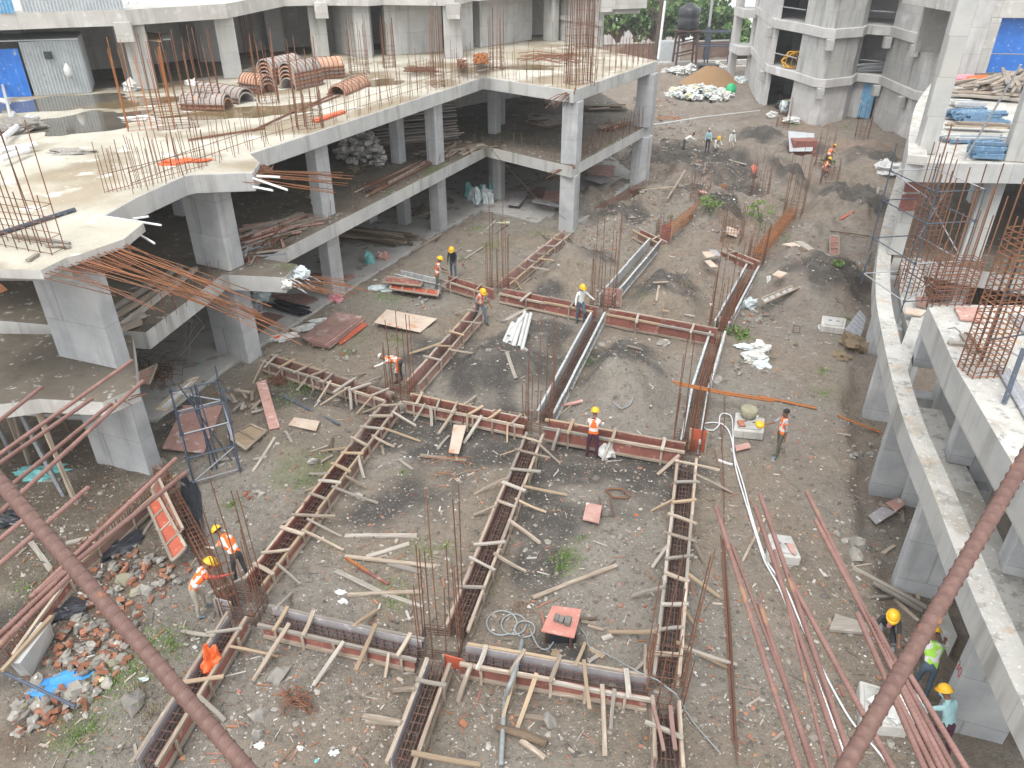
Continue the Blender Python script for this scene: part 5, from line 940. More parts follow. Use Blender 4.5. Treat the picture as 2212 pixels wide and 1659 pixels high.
for lay in range(6):
    p = gq(1, 0, 1370, 1190, 3.5)+Vector((0, 0, .25+.33*lay)); 
    for s in (0, .7): tag(wood('rack_plank', p+Vector((-2.2, -.9+s, 0)), p+Vector((2.0, .9+s, U(-.03, .03))), .25, .07, 'wood_grey'), 'broad grey plank of the tiered rack behind the middle floor columns', 'plank', 'tiered rack planks')
pile(26, gq(1, 0, 1700, 1230, 3.5), 1.0, 2.6, 2.2, 0, WD, 'splintered timber lying loose near the inner corner of the middle floor', 'timber', 'loose timber at the inner corner', .1, .05, .8)
pile(30, gq(2, 0, 400, 1010, 3.5), .2, 3.2, 2.6, 0, ['wood_dark', 'ply_grey', 'wood_grey', 'wood'], 'dusty board in the jumble behind the front corner column, middle floor', 'board', 'board jumble behind the corner column', .3, .04, .8)
pile(16, gq(2, 0, 800, 910, 3.5), .1, 2.8, 1.2, 0, ['wood_dark', 'wood'], 'dark timber right of the front corner column, middle floor', 'timber', 'dark timbers right of the corner column', .14, .07, .4)
pile(20, gq(2, 0, 880, 1060, 3.5), 1.0, 2.4, .8, 0, ['rust', 'ply_red', 'wood'], 'reddish scrap piece at the far middle floor edge', 'scrap', 'reddish scrap at the middle floor edge', .1, .05, .6)
pile(24, gq(1, 1, 260, 330, 3.5), .9, 3.0, 1.2, 0, ['wood', 'wood_grey', 'rust', 'ply_pink'], 'scrap batten in the heap before the first slender column, middle floor', 'batten', 'scrap batten heap on the middle floor', .09, .05, .45)
pile(22, gq(0, 1, 2110, 470, 3.5), .9, 2.6, .9, 0, ['steel_grey', 'wood_dark', 'rust'], 'grey steel clamp rail in the heap beside the wall column', 'rail', 'clamp rails beside the wall column', .06, .05, .2)
for i, (x0, y0, x1, y1) in enumerate([(880, 1050, 1500, 660), (930, 1090, 1560, 720), (930, 1180, 1200, 1060), (950, 1200, 1170, 1120), (1010, 1150, 1620, 680)]):
    tag(wood('long_beam', gq(0, 1, x0, y0, 3.62+.06*(i % 2)), gq(0, 1, x1, y1, 3.62), .16, .12, rng.choice(['wood', 'wood_grey'])), ['farthest long beam', 'second long beam', 'short stub beam', 'nearest stub beam', 'middle long beam'][i]+' lying along the narrow middle floor beside the wall column', 'beam')
pile(14, gq(1, 1, 310, 1020, .12), -.5, 1.9, .7, 0, 'black_plastic', 'black pipe in the bundle on the ground floor edge', 'pipe', 'black pipe bundle on the ground floor', .06, .06, .12)
# rubble of broken concrete on the middle floor
for i in range(110):
    xx = U(740, 1120); c_ = gq(1, 0, xx, U(1330, 1420), 3.5); hh = 1.7*(1-((xx-930)/210)**2*.8); tag(MB().blob(c_+Vector((-.3, U(.2, 1.2), U(.05, max(.2, hh)))), U(.12, .24), U(.12, .24), U(.09, .17), i, .5, 6, 4, U(0, 3)).build('broken_block', 'concrete_old'), 'grey broken concrete lump in the heap on the middle floor', 'rubble lump', 'broken concrete heap on the middle floor')
for i in range(18): 
    c_ = gq(1, 0, 780+i*12, 1140+U(-15, 15), 3.5); tag(wood('blue_tube', c_+Vector((-1.2, -.4, .9+U(0, .2))), c_+Vector((1.3, .6, .9+U(0, .2))), .06, .06, 'blue_steel_props'), 'blue steel tube in the stack behind the broken concrete heap', 'tube', 'blue tubes behind the concrete heap')
# timber, props and boards on the right upper deck
def rpile(n, c, r, x0, y0, x1, y1, z, W, m, label, cat, group, w, h, spread=.06, name='prop'):
    a = gq(c, r, x0, y0, z); b = gq(c, r, x1, y1, z); pile(n, (a+b)/2, math.atan2((b-a).y, (b-a).x), (b-a).length, W, 0, m, label, cat, group, w, h, spread, name)
rpile(34, 3, 0, 1620, 1010, 1970, 1000, 7.02, 1.6, 'blue_steel_props', 'blue steel prop in the farther stack on the upper right deck', 'prop', 'farther blue prop stack', .11, .1, .1)
rpile(40, 3, 0, 1760, 1300, 2010, 1310, 7.02, 1.0, 'blue_steel_props', 'blue steel prop in the nearer stack on the upper right deck', 'prop', 'nearer blue prop stack', .09, .09, .06)
rpile(18, 3, 0, 1600, 870, 1850, 880, 7.02, 1.6, ['pipe_grey', 'steel_grey'], 'grey tube in the stack behind the blue props', 'tube', 'grey tubes behind the blue props', .1, .09, .15)
rpile(12, 3, 0, 1590, 790, 2180, 830, 7.05, 1.3, ['wood', 'wood_grey'], 'long plank in the row before the timber pile on the upper right deck', 'plank', 'plank row on the upper right deck', .2, .08, .03)
rpile(44, 3, 0, 1860, 760, 2200, 640, 7.3, 2.0, ['wood', 'wood', 'wood_grey'], 'pale brown timber in the loose pile on the upper right deck', 'timber', 'loose timber pile on the upper right deck', .13, .07, .4)
rpile(8, 3, 0, 1560, 1055, 2080, 1075, 7.1, .5, ['wood', 'wood_yellow'], 'pale plank lying between the two blue prop stacks', 'plank', 'planks between the prop stacks', .12, .06, .03)
rpile(14, 3, 0, 1530, 1170, 2040, 1170, 7.02, .8, ['pipe_grey', 'blue_steel_props', 'steel_grey'], 'grey blue tube between the two prop stacks', 'tube', 'tubes between the prop stacks', .08, .07, .12)
tag(MB().blob(gq(3, 0, 1830, 665, 7.4), .55, .4, .22, 3, .3, 9, 6).build('orange_cloth', 'orange_bag', smooth=True), 'orange cloth lying on the far timber pile', 'cloth')
tag(MB().blob(gq(3, 0, 1700, 650, 7.2), .8, .3, .18, 3, .3, 9, 6).build('pink_cloth', 'scarf_pink', smooth=True), 'pinkish red cloth left of the orange cloth', 'cloth')
# boards and tubes on the curved podium
def sheet(name, corners, t, m, label, cat='board', group=None):
    c = [Vector(p) for p in corners]; u = (c[1]-c[0]).cross(c[3]-c[0]).normalized(); u = u if u.z > 0 else -u
    mb = MB(); mb.hexa([p for p in c]+[p+u*t for p in c]); return tag(bevel(mb.build(name, m), .004), label, cat, group)
def gsheet(c, r, pts, t, m, label, dz=.05, name='board', cat='board', z=None):
    if z is None: cs = [gpq(c, r, x, y, 0) for x, y in pts]; zz = sorted(p.z for p in cs)[-2]+dz; cs = [Vector((p.x, p.y, zz+(p.z-zz)*.3)) for p in cs]; cs = [G(*q(c, r, x, y), k.z) for (x, y), k in zip(pts, cs)]
    else:
        for _ in range(3):
            cs = [gq(c, r, x, y, z) for x, y in pts]
            if z < 2.9: z = max(z, max(gh(p.x, p.y) for p in cs+[sum(cs, Vector())/4, (cs[0]+cs[1])/2, (cs[2]+cs[3])/2])+.02)
    return sheet(name, cs, t, m, label, cat)
gsheet(3, 1, [(1630, 1010), (1840, 1015), (1870, 1130), (1680, 1110)], .05, 'ply_pink', 'pinkish board with a red stain between two cages on the curved podium', z=ZI+.02)
gsheet(3, 1, [(1310, 920), (1450, 920), (1390, 1010), (1320, 1000)], .04, 'ply_brown', 'dark brown shutter board by the blue scaffold on the curved podium', z=3.53)
gsheet(3, 1, [(1230, 1010), (1400, 1040), (1360, 1080), (1220, 1060)], .05, 'ply_pale', 'small pale board on the beam crossing of the curved podium', z=3.53)
tag(wood('plank', gq(3, 1, 1590, 1300, ZI+.03), gq(3, 1, 1730, 1310, ZI+.03), .12, .06, 'wood_grey'), 'short grey plank lying left of the nearest cage on the curved podium', 'plank')
tag(wood('plank', gq(3, 1, 1700, 1230, ZI+.03), gq(3, 1, 1800, 1380, ZI+.03), .12, .06, 'wood_grey'), 'grey plank slanting behind the nearest cage', 'plank'); tag(wood('plank', gq(3, 1, 1740, 1220, ZI+.03), gq(3, 1, 1840, 1370, ZI+.03), .12, .06, 'wood_dark'), 'dark plank slanting behind the nearest cage', 'plank')
for i in range(12): tag(MB().pipe(gq(3, 1, 2090+i*18, 1060+i*4, ZI+.05), gq(3, 1, 2290+i*18, 1290+i*4, ZI+.05), .035, 8).build('steel_tube', 'steel_grey'), 'grey steel tube in the row lying behind the nearest cage', 'tube', 'steel tubes behind the nearest cage')
for i in range(7): tag(MB().pipe(gq(3, 1, 1990+i*16, 1500+i*3, ZI+.05), gq(3, 2, 2260+i*16, 420, ZI+.05), .03, 8).build('steel_tube', 'steel_grey'), 'grey steel tube running to the right edge past the nearest cage', 'tube', 'steel tubes at the right edge')
sl = wood('blue_prop', gq(3, 2, 2050, 240, ZI+.05), gq(3, 1, 2212, 1340, ZI+1.0), .09, .09, 'steel_blue'); tag(sl, 'thick navy prop leaning at the right edge of the curved podium', 'prop')
wire = [gq(3, 1, 1580, 1175, ZI+.02), gq(3, 1, 1640, 1170, ZI+.02), gq(3, 1, 1680, 1200, ZI+.02), gq(3, 1, 1760, 1400, ZI+.02)]; tag(MB().tube(wire, .008, 4).build('wire', 'rust_dark'), 'thin bent wire lying on the curved podium slab', 'wire')
# white pipe stack on the L1 cantilever etc.
# ------------------------------------------------------------------ boards and panels on the ground
for i, (dx, m, lab) in enumerate([(0, 'ply_brown', 'bottom sheet of the brown plywood stack in the left yard'), (1, 'ply_brown', 'second sheet of the brown plywood stack'), (2, 'ply_pink', 'third sheet of the brown plywood stack'), (3, 'ply_brown', 'top sheet of the brown plywood stack in the left yard')]):
    o = 3-dx; gsheet(1, 1, [(395+o*28, 1252+o*22), (690+o*6, 1045+o*8), (903+o*8, 1078+o*8), (590+o*16, 1310+o*12)], .03, m, lab, z=.12+.04*i)
gsheet(1, 1, [(700, 1290), (905, 1120), (950, 1150), (720, 1320)], .02, 'ply_bright', 'bright red board edge under the brown plywood stack', z=.06)
gsheet(1, 1, [(1000, 1130), (1108, 1022), (1525, 1098), (1385, 1212)], .025, 'ply_pale', 'large single pale sheet curling on stones in the left yard', z=.25)
gsheet(0, 2, [(1525, 270), (1850, 268), (1690, 668), (1345, 630)], .03, 'ply_pink', 'speckled pink board lying under the left scaffold', z=.12)
gsheet(1, 2, [(25, 80), (105, 58), (222, 452), (132, 470)], .03, 'ply_pink', 'narrow mauve board standing up the slope by the grass, left', z=.2)
gsheet(1, 2, [(292, 432), (340, 370), (552, 402), (520, 482)], .03, 'ply_pale', 'whitish square board on the grass left of the long trough', z=.12)
gsheet(1, 2, [(1662, 430), (1768, 438), (1705, 672), (1620, 660)], .03, 'ply_pale', 'pale narrow board leaning in the dark cell below the middle cross beam', z=.25)
gsheet(2, 2, [(660, 1078), (790, 1105), (766, 1250), (630, 1218)], .04, 'ply_pink', 'small square pink board lying in the right front cell', z=.12)
gsheet(2, 2, [(1890, 605), (2005, 578), (2025, 620), (1905, 650)], .03, 'ply_pink', 'small pink board near the square concrete cover', z=.1)
gsheet(2, 1, [(1620, 545), (1690, 540), (1730, 580), (1655, 595)], .03, 'ply_pale', 'small pale board at the top of the scrub mound', z=.7); gsheet(2, 1, [(1675, 525), (1740, 528), (1785, 580), (1720, 575)], .03, 'ply_grey', 'small white board behind the pale board on the scrub mound', z=.7); gsheet(2, 1, [(1640, 620), (1690, 610), (1755, 670), (1690, 670)], .03, 'ply_pale', 'small pinkish board lowest on the scrub mound', z=.7); gsheet(2, 1, [(1830, 330), (1930, 370), (1905, 420), (1820, 390)], .03, 'ply_pale', 'small pale board on bricks near the thin bars', z=.4)
gsheet(3, 1, [(200, 480), (300, 465), (365, 495), (335, 512)], .03, 'ply_pale', 'white board on the bank near the right trough', z=.45); gsheet(3, 1, [(305, 455), (375, 455), (560, 580), (480, 570)], .03, 'wood_grey', 'long grey board on the bank near the right trough', z=.4)
gsheet(3, 2, [(920, 1185), (1035, 1110), (1150, 1155), (985, 1258)], .03, 'ply_grey', 'pale grey sheet lying near the column foot under the curved podium', z=-.28); gsheet(3, 2, [(1060, 1080), (1165, 1035), (1235, 1085), (1150, 1150)], .03, 'ply_pink', 'pinkish sheet overlapping the pale grey sheet', z=-.25)
gsheet(3, 3, [(590, 530), (640, 400), (920, 480), (930, 560)], .08, 'wood_grey', 'big low mud covered board behind the fanned bars', z=.02); gsheet(3, 3, [(1480, 420), (1560, 370), (1650, 590), (1580, 740)], .1, 'concrete_old', 'long concrete slab piece lying between the columns under the curved podium', z=-.3, name='slab_piece', cat='slab')
gsheet(2, 0, [(2025, 1385), (2050, 1365), (2085, 1400), (2050, 1455)], .05, 'ply_bright', 'red painted board tilted in the far scrub', z=.6); gsheet(2, 0, [(1590, 1580), (1650, 1590), (1665, 1610), (1600, 1600)], .05, 'ply_pink', 'pink board lying past the plank stack', z=.5)
for i, (pts, m, lab) in enumerate([([(185, 95), (240, 2), (330, 10), (300, 95)], 'ply_brown', 'brown board stood against the front corner column, ground floor'), ([(205, 130), (240, 95), (525, 170), (510, 185)], 'ply_grey', 'grey board of the stack left of the front corner column'), ([(0, 150), (60, 70), (170, 75), (100, 165)], 'ply_grey', 'grey board lying leftmost at the front corner column'), ([(295, 120), (330, 30), (525, 60), (525, 130)], 'ply_pink', 'worn reddish board of the stack left of the front corner column')]):
    gsheet(2, 1, pts, .04, m, lab, z=.2+.06*i)
gsheet(2, 0, [(665, 1440), (720, 1370), (900, 1380), (890, 1470)], .05, 'ply_pink', 'mauve board stack top right of the front corner column', z=.6); gsheet(2, 0, [(650, 1490), (680, 1460), (880, 1490), (780, 1530)], .05, 'ply_grey', 'grey board below the mauve boards right of the corner column', z=.45)
gsheet(1, 1, [(480, 740), (500, 715), (640, 735), (650, 810)], .03, 'ply_brown', 'brown sheet under the protruding bars on the ground floor', z=.15); gsheet(1, 1, [(130, 905), (400, 890), (540, 935), (400, 1000)], .04, 'ply_brown', 'large brown sheet on the ground floor below the cantilever', z=.15)
gsheet(1, 1, [(755, 735), (820, 725), (850, 750), (770, 790)], .03, 'ply_pink', 'pink sheet at the slender column foot', z=.14); gsheet(1, 1, [(0, 1080), (80, 1040), (260, 1075), (30, 1230)], .03, 'ply_brown', 'dark reddish sheet at the ground floor edge near the black pipes', z=.14)
def framed(c, r, pts, label, m, z, t=.06, nbar=3, dz=(0, 0, 0, 0)):
    cs = [gq(c, r, x, y, z+d) for (x, y), d in zip(pts, dz)]; b = sum(cs, Vector())/4; tt = thing('formwork_panel', label, 'panel', b); u = (cs[1]-cs[0]).cross(cs[3]-cs[0]).normalized(); u = u if u.z > 0 else -u
    MB().hexa(cs+[p+u*.02 for p in cs]).build('ply_face', m, tt)
    for i in range(4): wood('frame_batten', cs[i]+u*.045, cs[(i+1) % 4]+u*.045, .07, .05, 'wood', tt)
    lo = 0 if (cs[1]-cs[0]).length > (cs[2]-cs[1]).length else 1
    A, B, C_, D = (cs[0], cs[1], cs[3], cs[2]) if lo == 0 else (cs[1], cs[2], cs[0], cs[3])
    for i in range(nbar): s = (i+1)/(nbar+1); wood('cross_batten', A.lerp(B, s)+u*.04, C_.lerp(D, s)+u*.04, .06, .04, 'wood', tt)
    return tt
framed(1, 1, [(1110, 752), (1410, 786), (1390, 832), (1080, 800)], 'red shuttering panel with pale battens, upper of the pair left of the far cross formwork', 'ply_red', .35, nbar=0)
framed(1, 1, [(1148, 810), (1540, 868), (1528, 912), (1135, 856)], 'red shuttering panel with pale battens, lower of the pair in the left yard', 'ply_bright', .2)
framed(0, 2, [(1232, 1100), (1312, 1022), (1550, 1450), (1435, 1562)], 'bright orange red shuttering panel with four compartments beside the bare rebar cage, left', 'ply_bright', .3, dz=(.2, .3, .2, 0))
framed(0, 2, [(1268, 968), (1325, 862), (1530, 1290), (1495, 1345)], 'darker shuttering panel standing behind the bright orange red one', 'ply_red', .45, dz=(0, .3, .3, 0))
framed(3, 1, [(600, 422), (672, 420), (674, 572), (600, 570)], 'small red shuttering box lying on the bank at the right', 'ply_red', .35, nbar=2)
framed(0, 2, [(1890, 530), (2080, 432), (2210, 490), (2042, 640)], 'pale wooden pallet box half full of water beside the left scaffold', 'wood_yellow', .2, nbar=1)
framed(0, 2, [(1080, 100), (1160, 0), (1300, -60), (1240, 100)], 'pinkish shuttering panel on the low slab edge at the left', 'ply_pink', 2.0, nbar=1)
lp_ = framed(3, 1, [(35, 935), (510, 735), (540, 762), (62, 972)], 'long pale ladder like steel panel lying on the bank at the right', 'steel_panel', .5, nbar=9)
framed(0, 2, [(1305, 300), (1560, 75), (1650, 45), (1400, 315)], 'slotted pale scaffold plank across the left scaffold top', 'steel_panel', 1.9, nbar=0)
# red upright box ends
for c, r, x, y, wd, ht, m, lab in [(2, 1, 1310, 470, .55, 1.0, 'ply_red', 'upright red shutter box at the far row'), (2, 1, 868, 990, .75, .8, 'ply_pink', 'upright pinkish red board at the near steel trough crossing'), (2, 2, 1570, 640, .5, .75, 'ply_bright', 'bright red shutter corner at the right end of the deep red formwork'), (2, 1, 1800, 1200, .45, .6, 'ply_red', 'red shutter corner at the right end of the far red formwork'), (1, 2, 2190, 440, .5, .5, 'ply_brown', 'brown shutter corner at the middle cage'), (0, 3, 1890, 420, .4, .6, 'ply_grey', 'grey shutter corner at the lower left column cage'), (1, 3, 1665, 830, .45, .35, 'ply_bright', 'orange red shutter corner at the front middle column cage')]:
    p = gpq(c, r, x, y); t = thing('corner_shutter', lab, 'panel', p); k = .05; s_ = Vector((.95, -.3, 0)).normalized()
    MB().stick(p-s_*wd/2+Vector((0, 0, ht/2)), p+s_*wd/2+Vector((0, 0, ht/2)), .025, ht).build('ply_face', m, t)
    for s in (-1, 1): wood('edge_batten', p+s_*s*wd/2+Vector((0, -.03, .0)), p+s_*s*wd/2+Vector((0, -.03, ht)), .06, .05, 'wood', t)
# red table with three blocks
cs = [gq(2, 3, x, y, .42) for x, y in [(378, 318), (620, 350), (560, 587), (285, 530)]]; ct = sum(cs, Vector())/4
tb = thing('work_table', 'red topped low table carrying three grey blocks in the right front cell', 'table', (ct.x, ct.y, .0)); MB().hexa(cs+[p+Vector((0, 0, .03)) for p in cs]).build('table_top', 'ply_bright', tb).data.materials[0] = MATS['ply_pink']
tb.children[0].data.materials[0] = MATS['ply_pink_red'] if 'ply_pink_red' in MATS else mat('ply_pink_red', (.44, .205, .165), (.38, .15, .12), 3, rough=.7, rnd=.05, spots=[(6, .62, .7, (.5, .33, .28))])
for i in range(4): p = cs[i].lerp(ct, .25); bar('leg', (p.x, p.y, gh(p.x, p.y)-.03), (p.x, p.y, .42), .035, 'rust_dark', tb, 6)
MB().box((ct.x-.3, ct.y-.25, .02), (ct.x+.3, ct.y+.25, .3)).build('motor_box', 'black_plastic', tb)
for i, (x, y, lab) in enumerate([(415, 425, 'leftmost grey block on the red table'), (455, 440, 'middle grey block on the red table'), (508, 455, 'largest, rightmost grey block on the red table')]):
    p = gq(2, 3, x, y, .46); s = .07 if i < 2 else .085; tag(bevel(MB().prism(rect(p, s*2.4, s*1.5, (.35, 1)), .453, .453+s*1.5).build('paver_block', 'brick_grey'), .012), lab, 'block')
# square concrete covers of the ground chambers
def chamber(pts, c, r, label, z=.28, hh=.3, ring=True):
    cs = [gq(c, r, x, y, z) for x, y in pts]; b = sum(cs, Vector())/4; t = thing('ground_chamber', label, 'chamber', (b.x, b.y, z-hh), 'concrete ground chambers')
    lo = [Vector((p.x, p.y, z-hh)) for p in cs]; bevel(MB().hexa(lo+cs).build('body', 'concrete_old', t), .03)
    inn = [b.lerp(p, .78) for p in cs]; mb = MB(); mb.hexa([p+Vector((0, 0, .004)) for p in inn]+[p+Vector((0, 0, .04)) for p in inn]); cv = bevel(mb.build('cover', 'concrete', t), .012)
    for s in (.3, .7): p = inn[0].lerp(inn[1], s).lerp(inn[3].lerp(inn[2], s), .5); MB().box(p+Vector((-.06, -.02, .042)), p+Vector((.06, .02, .055))).build('grip', 'rust_dark', cv)
    if ring: MB().tube([Vector((b.x, b.y, z-hh-.3)), Vector((b.x, b.y, z-hh+.001))], (cs[0]-cs[2]).length*.43, 20).build('shaft', 'concrete_old', t)
chamber([(1900, 318), (2142, 372), (2136, 492), (1884, 468)], 2, 2, 'square concrete chamber cover carrying a clay bowl', ring=False)
chamber([(540, 1066), (742, 1092), (728, 1175), (530, 1150)], 3, 1, 'square concrete chamber cover beside the corrugated sheet at the right')
chamber([(75, 712), (150, 705), (265, 775), (80, 800)], 3, 1, 'square concrete chamber cover with a loose tile on it, on the bank')
chamber([(92, 1320), (285, 1345), (370, 1530), (85, 1500)], 2+1, 2, 'square concrete chamber cover under the fanned bars, with a trowel on it')
chamber([(850, 925), (1050, 985), (1270, 1330), (860, 1290)], 3, 3, 'large concrete chamber cover holding a white sack, lower right', z=.3, hh=.35)
p = gq(2, 2, 2005, 360, .32); tag(MB().tube([p, p+Vector((0, 0, .1)), p+Vector((0, 0, .3)), p+Vector((0, 0, .31))], [.22, .24, .27, .2], 16).build('clay_bowl', 'stone_mossy', smooth=True), 'round clay bowl standing on the square chamber cover', 'bowl')
p = gq(2, 2, 1945, 425, .32); tag(bevel(MB().box(p+Vector((-.1, -.15, 0)), p+Vector((.1, .15, .08))).build('brick', 'brick')), 'single brick on the chamber cover by the bowl', 'brick')
gsheet(3, 1, [(125, 735), (170, 700), (250, 722), (195, 762)], .04, 'ply_pale', 'pale loose tile lying on the chamber cover on the bank', z=.34, name='tile', cat='tile'); gsheet(3, 2, [(240, 1420), (300, 1420), (315, 1515), (270, 1480)], .04, 'ply_pink', 'pinkish tile lying on the chamber cover under the fanned bars', z=.33, name='tile', cat='tile')
# ------------------------------------------------------------------ pipes, hoses, cables, bags, cloth
for i, (x0, y0, x1, y1, lab) in enumerate([(150, 1040, 60, 1330, 'far left'), (105, 1100, 25, 1290, 'second'), (125, 1080, 40, 1355, 'third'), (170, 1060, 100, 1330, 'fourth'), (200, 1055, 125, 1360, 'fifth'), (140, 1070, 15, 1240, 'sixth')]):
    a = gq(2, 1, x0, y0, .55+.07*(i % 2)); b = gq(2, 1, x1, y1, .5+.07*(i % 2)); tag(MB().pipe(a, b, .07, 12, .2).build('grey_pipe', 'pipe_grey', smooth=False), 'pale grey pipe in the tied bundle on the dark mound', 'pipe', 'grey pipe bundle on the mound')
for i in range(4):
    a = gq(1, 1, 2150+i*18, 1130+i*10, .5); b = gq(1, 1, 2040+i*42, 1370-i*18, .45); tag(MB().pipe(a, b, .07, 12, .2).build('grey_pipe', 'pipe_grey'), 'pale grey pipe in the tied bundle on the dark mound', 'pipe', 'grey pipe bundle on the mound')
tag(MB().pipe(gq(1, 1, 2020, 1310, .35), gq(1, 1, 1990, 1340, .3), .08, 12, .2).build('pipe_elbow', 'pipe_grey'), 'short pipe stub left of the grey pipe bundle', 'pipe')
def hose(pts, r, m, label, cat='hose', name='hose', k=6, dz=.03):
    P3 = [gpq(c, rr, x, y, dz+r) if z is None else gq(c, rr, x, y, z) for c, rr, x, y, z in pts]; xs = smooth_path([p.xy for p in P3], k); zs = np.interp(np.linspace(0, 1, len(xs)), np.linspace(0, 1, len(P3)), [p.z for p in P3])
    return tag(MB().tube([Vector((p.x, p.y, max(z, gh(p.x, p.y)+r) if P3[0].z < 2 else z)) for p, z in zip(xs, zs)], r, 8).build(name, m, smooth=True), label, cat)
N_ = None
hose([(2, 2, 1770, 425, N_), (2, 2, 1720, 480, N_), (2, 2, 1650, 475, N_), (2, 2, 1640, 430, N_), (2, 2, 1730, 420, N_), (2, 2, 1810, 450, N_), (2, 2, 1865, 560, N_), (2, 2, 1900, 800, N_), (2, 2, 1980, 1080, N_), (2, 2, 2080, 1400, N_), (3, 3, 60, -40, N_), (3, 3, 180, 180, N_), (3, 3, 300, 480, N_), (3, 3, 420, 760, N_), (3, 3, 560, 1120, N_), (3, 3, 720, 1560, N_)], .023, 'hose', 'long white hose looping at the square cover and running to the bottom edge, left strand')
hose([(2, 2, 1760, 430, N_), (2, 2, 1770, 360, N_), (2, 2, 1810, 345, N_), (2, 2, 1865, 380, N_), (2, 2, 1875, 520, N_), (2, 2, 1890, 700, N_), (2, 2, 1960, 930, N_), (2, 2, 2040, 1230, N_), (2, 2, 2150, 1560, N_), (3, 3, 230, 180, N_), (3, 3, 360, 480, N_), (3, 3, 550, 880, N_), (3, 3, 760, 1260, N_), (3, 3, 930, 1460, N_), (3, 3, 1080, 1640, N_)], .023, 'hose', 'second strand of the white hose, on its right')
hose([(1, 3, 2055, 1655, N_), (1, 3, 2070, 1380, N_), (1, 3, 2085, 1150, N_), (1, 3, 2120, 980, .55), (2, 3, 60, 880, .6), (2, 3, 105, 720, .4), (2, 3, 130, 620, N_)], .05, 'hose_grey', 'grey green vibrator hose crossing the front right formwork to the bottom edge')
for j, (cx_, cy_, rr) in enumerate([(60, 480, 100), (-40, 470, 120), (150, 520, 80)]):
    hose([(2, 3, cx_+rr*math.cos(t)*1.05, cy_+rr*math.sin(t)*.85, N_) for t in np.linspace(j, j+6.0, 9)], .02, 'hose_grey', ['middle loop of the grey cable coil left of the red table', 'left loop of the grey cable coil', 'right loop of the grey cable coil near the red table'][j], 'cable', 'cable')
hose([(2, 3, 200, 540, N_), (2, 3, 260, 660, N_), (2, 3, 330, 690, N_), (2, 3, 380, 640, N_), (2, 3, 410, 570, N_)], .02, 'hose_grey', 'cable from the coil running under the red table', 'cable', 'cable'); hose([(2, 3, 610, 510, N_), (2, 3, 660, 580, N_), (2, 3, 690, 670, N_), (2, 3, 860, 750, N_), (2, 3, 1040, 830, .5), (2, 3, 1250, 930, .55), (2, 3, 1400, 1040, .5), (2, 3, 1480, 1200, N_), (2, 3, 1560, 1310, N_), (2, 3, 1780, 1560, N_)], .016, 'hose_grey', 'thin cable running from the red table over the right trough', 'cable', 'cable')
hose([(2, 2, 880, 250, N_), (2, 2, 950, 305, N_), (2, 2, 1020, 270, N_), (2, 2, 1050, 205, N_)], .025, 'hose_grey', 'curved bit of grey hose in the dark cell behind the maroon trousers', 'hose', 'hose', 4)
# long thin bars lying on the ground on the right
for i, (x0, y0, x1, y1) in enumerate([(1775, 420, 1800, 1640), (1805, 170, 1780, 640), (1720, 640, 1800, 1060)]):
    a = gpq(2, 2, x0, y0, .03); b = gpq(2, 2, x1, y1, .03); tag(MB().tube([a, (a+b)/2+Vector((.05, 0, .04)), b], .012, 5).build('rebar', 'rust'), ['long thin bar lying between the right trough and the white hose', 'short thin bar beginning at the hose loop', 'thin bar beside the white stick'][i], 'rebar')
for i in range(7):
    a = gpq(2, 2, 1775+i*5, 1350+i*15, .03+.01*i); b = gpq(2, 3, 1860+i*9+U(-15, 15), 1300+i*60, .03+.01*i); m_ = a.lerp(b, .5)+Vector((U(-.05, .05), 0, .03)); tag(MB().tube([a, m_, b], .012, 5).build('rebar', 'rust' if i % 2 else 'rust_dark'), 'long rusty bar in the loose bunch running to the bottom edge, right', 'rebar', 'loose bar bunch at the bottom edge')
for i in range(6):
    a = gq(2, 2, 1370+i*8, 60+i*7, .95+U(0, .06)); b = gq(2, 2, 2230+U(-30, 10), 215+i*5, .5+U(0, .06)); tag(MB().tube([a, a.lerp(b, .5)-Vector((0, 0, .05)), b], .016, 5).build('rebar', 'rust_bright'), 'orange bar in the bunch laid across the pale plank sided trough', 'rebar', 'orange bars across the trough')
for i in range(4):
    a = gpq(3, 2, 5+i*8, 195+i*5, .06); b = gpq(3, 2, 480+i*5, 292+i*6, .06); tag(MB().tube([a, b], .016, 5).build('rebar', 'rust_bright'), 'orange bar in the short bunch above the bare headed man', 'rebar', 'orange bars above the bare headed man')
    a = gpq(3, 2, 655+i*8, 355+i*6, .06); b = gpq(3, 2, 1010+i*4, 490+i*6, .06); tag(MB().tube([a, b], .016, 5).build('rebar', 'rust_bright'), 'orange bar in the bunch poking under the curved podium', 'rebar', 'orange bars at the curved podium')
loop = [(820, 990), (860, 975), (960, 980), (1020, 1040), (1000, 1055), (880, 1045), (820, 990)]; tag(MB().tube([gpq(2, 2, x, y, .08) for x, y in loop], .03, 6).build('hoop_bundle', 'rust', smooth=True), 'eye shaped bundle of rusty hoops above the square pink board', 'hoop')
tag(MB().tube([gpq(2, 2, x, y, .06) for x, y in [(770, 1040), (790, 1200), (890, 1200), (855, 1050)]], .016, 5).build('bent_bar', 'rust'), 'bent rusty bar behind the square pink board', 'hoop')
tag(MB().tube([gpq(3, 1, x, y, .05) for x, y in [(292, 1220), (300, 1160), (352, 1165), (348, 1222), (292, 1220)]], .014, 5).build('square_hoop', 'rust_dark'), 'small square hoop lying on bare ground left of the chamber cover', 'hoop')
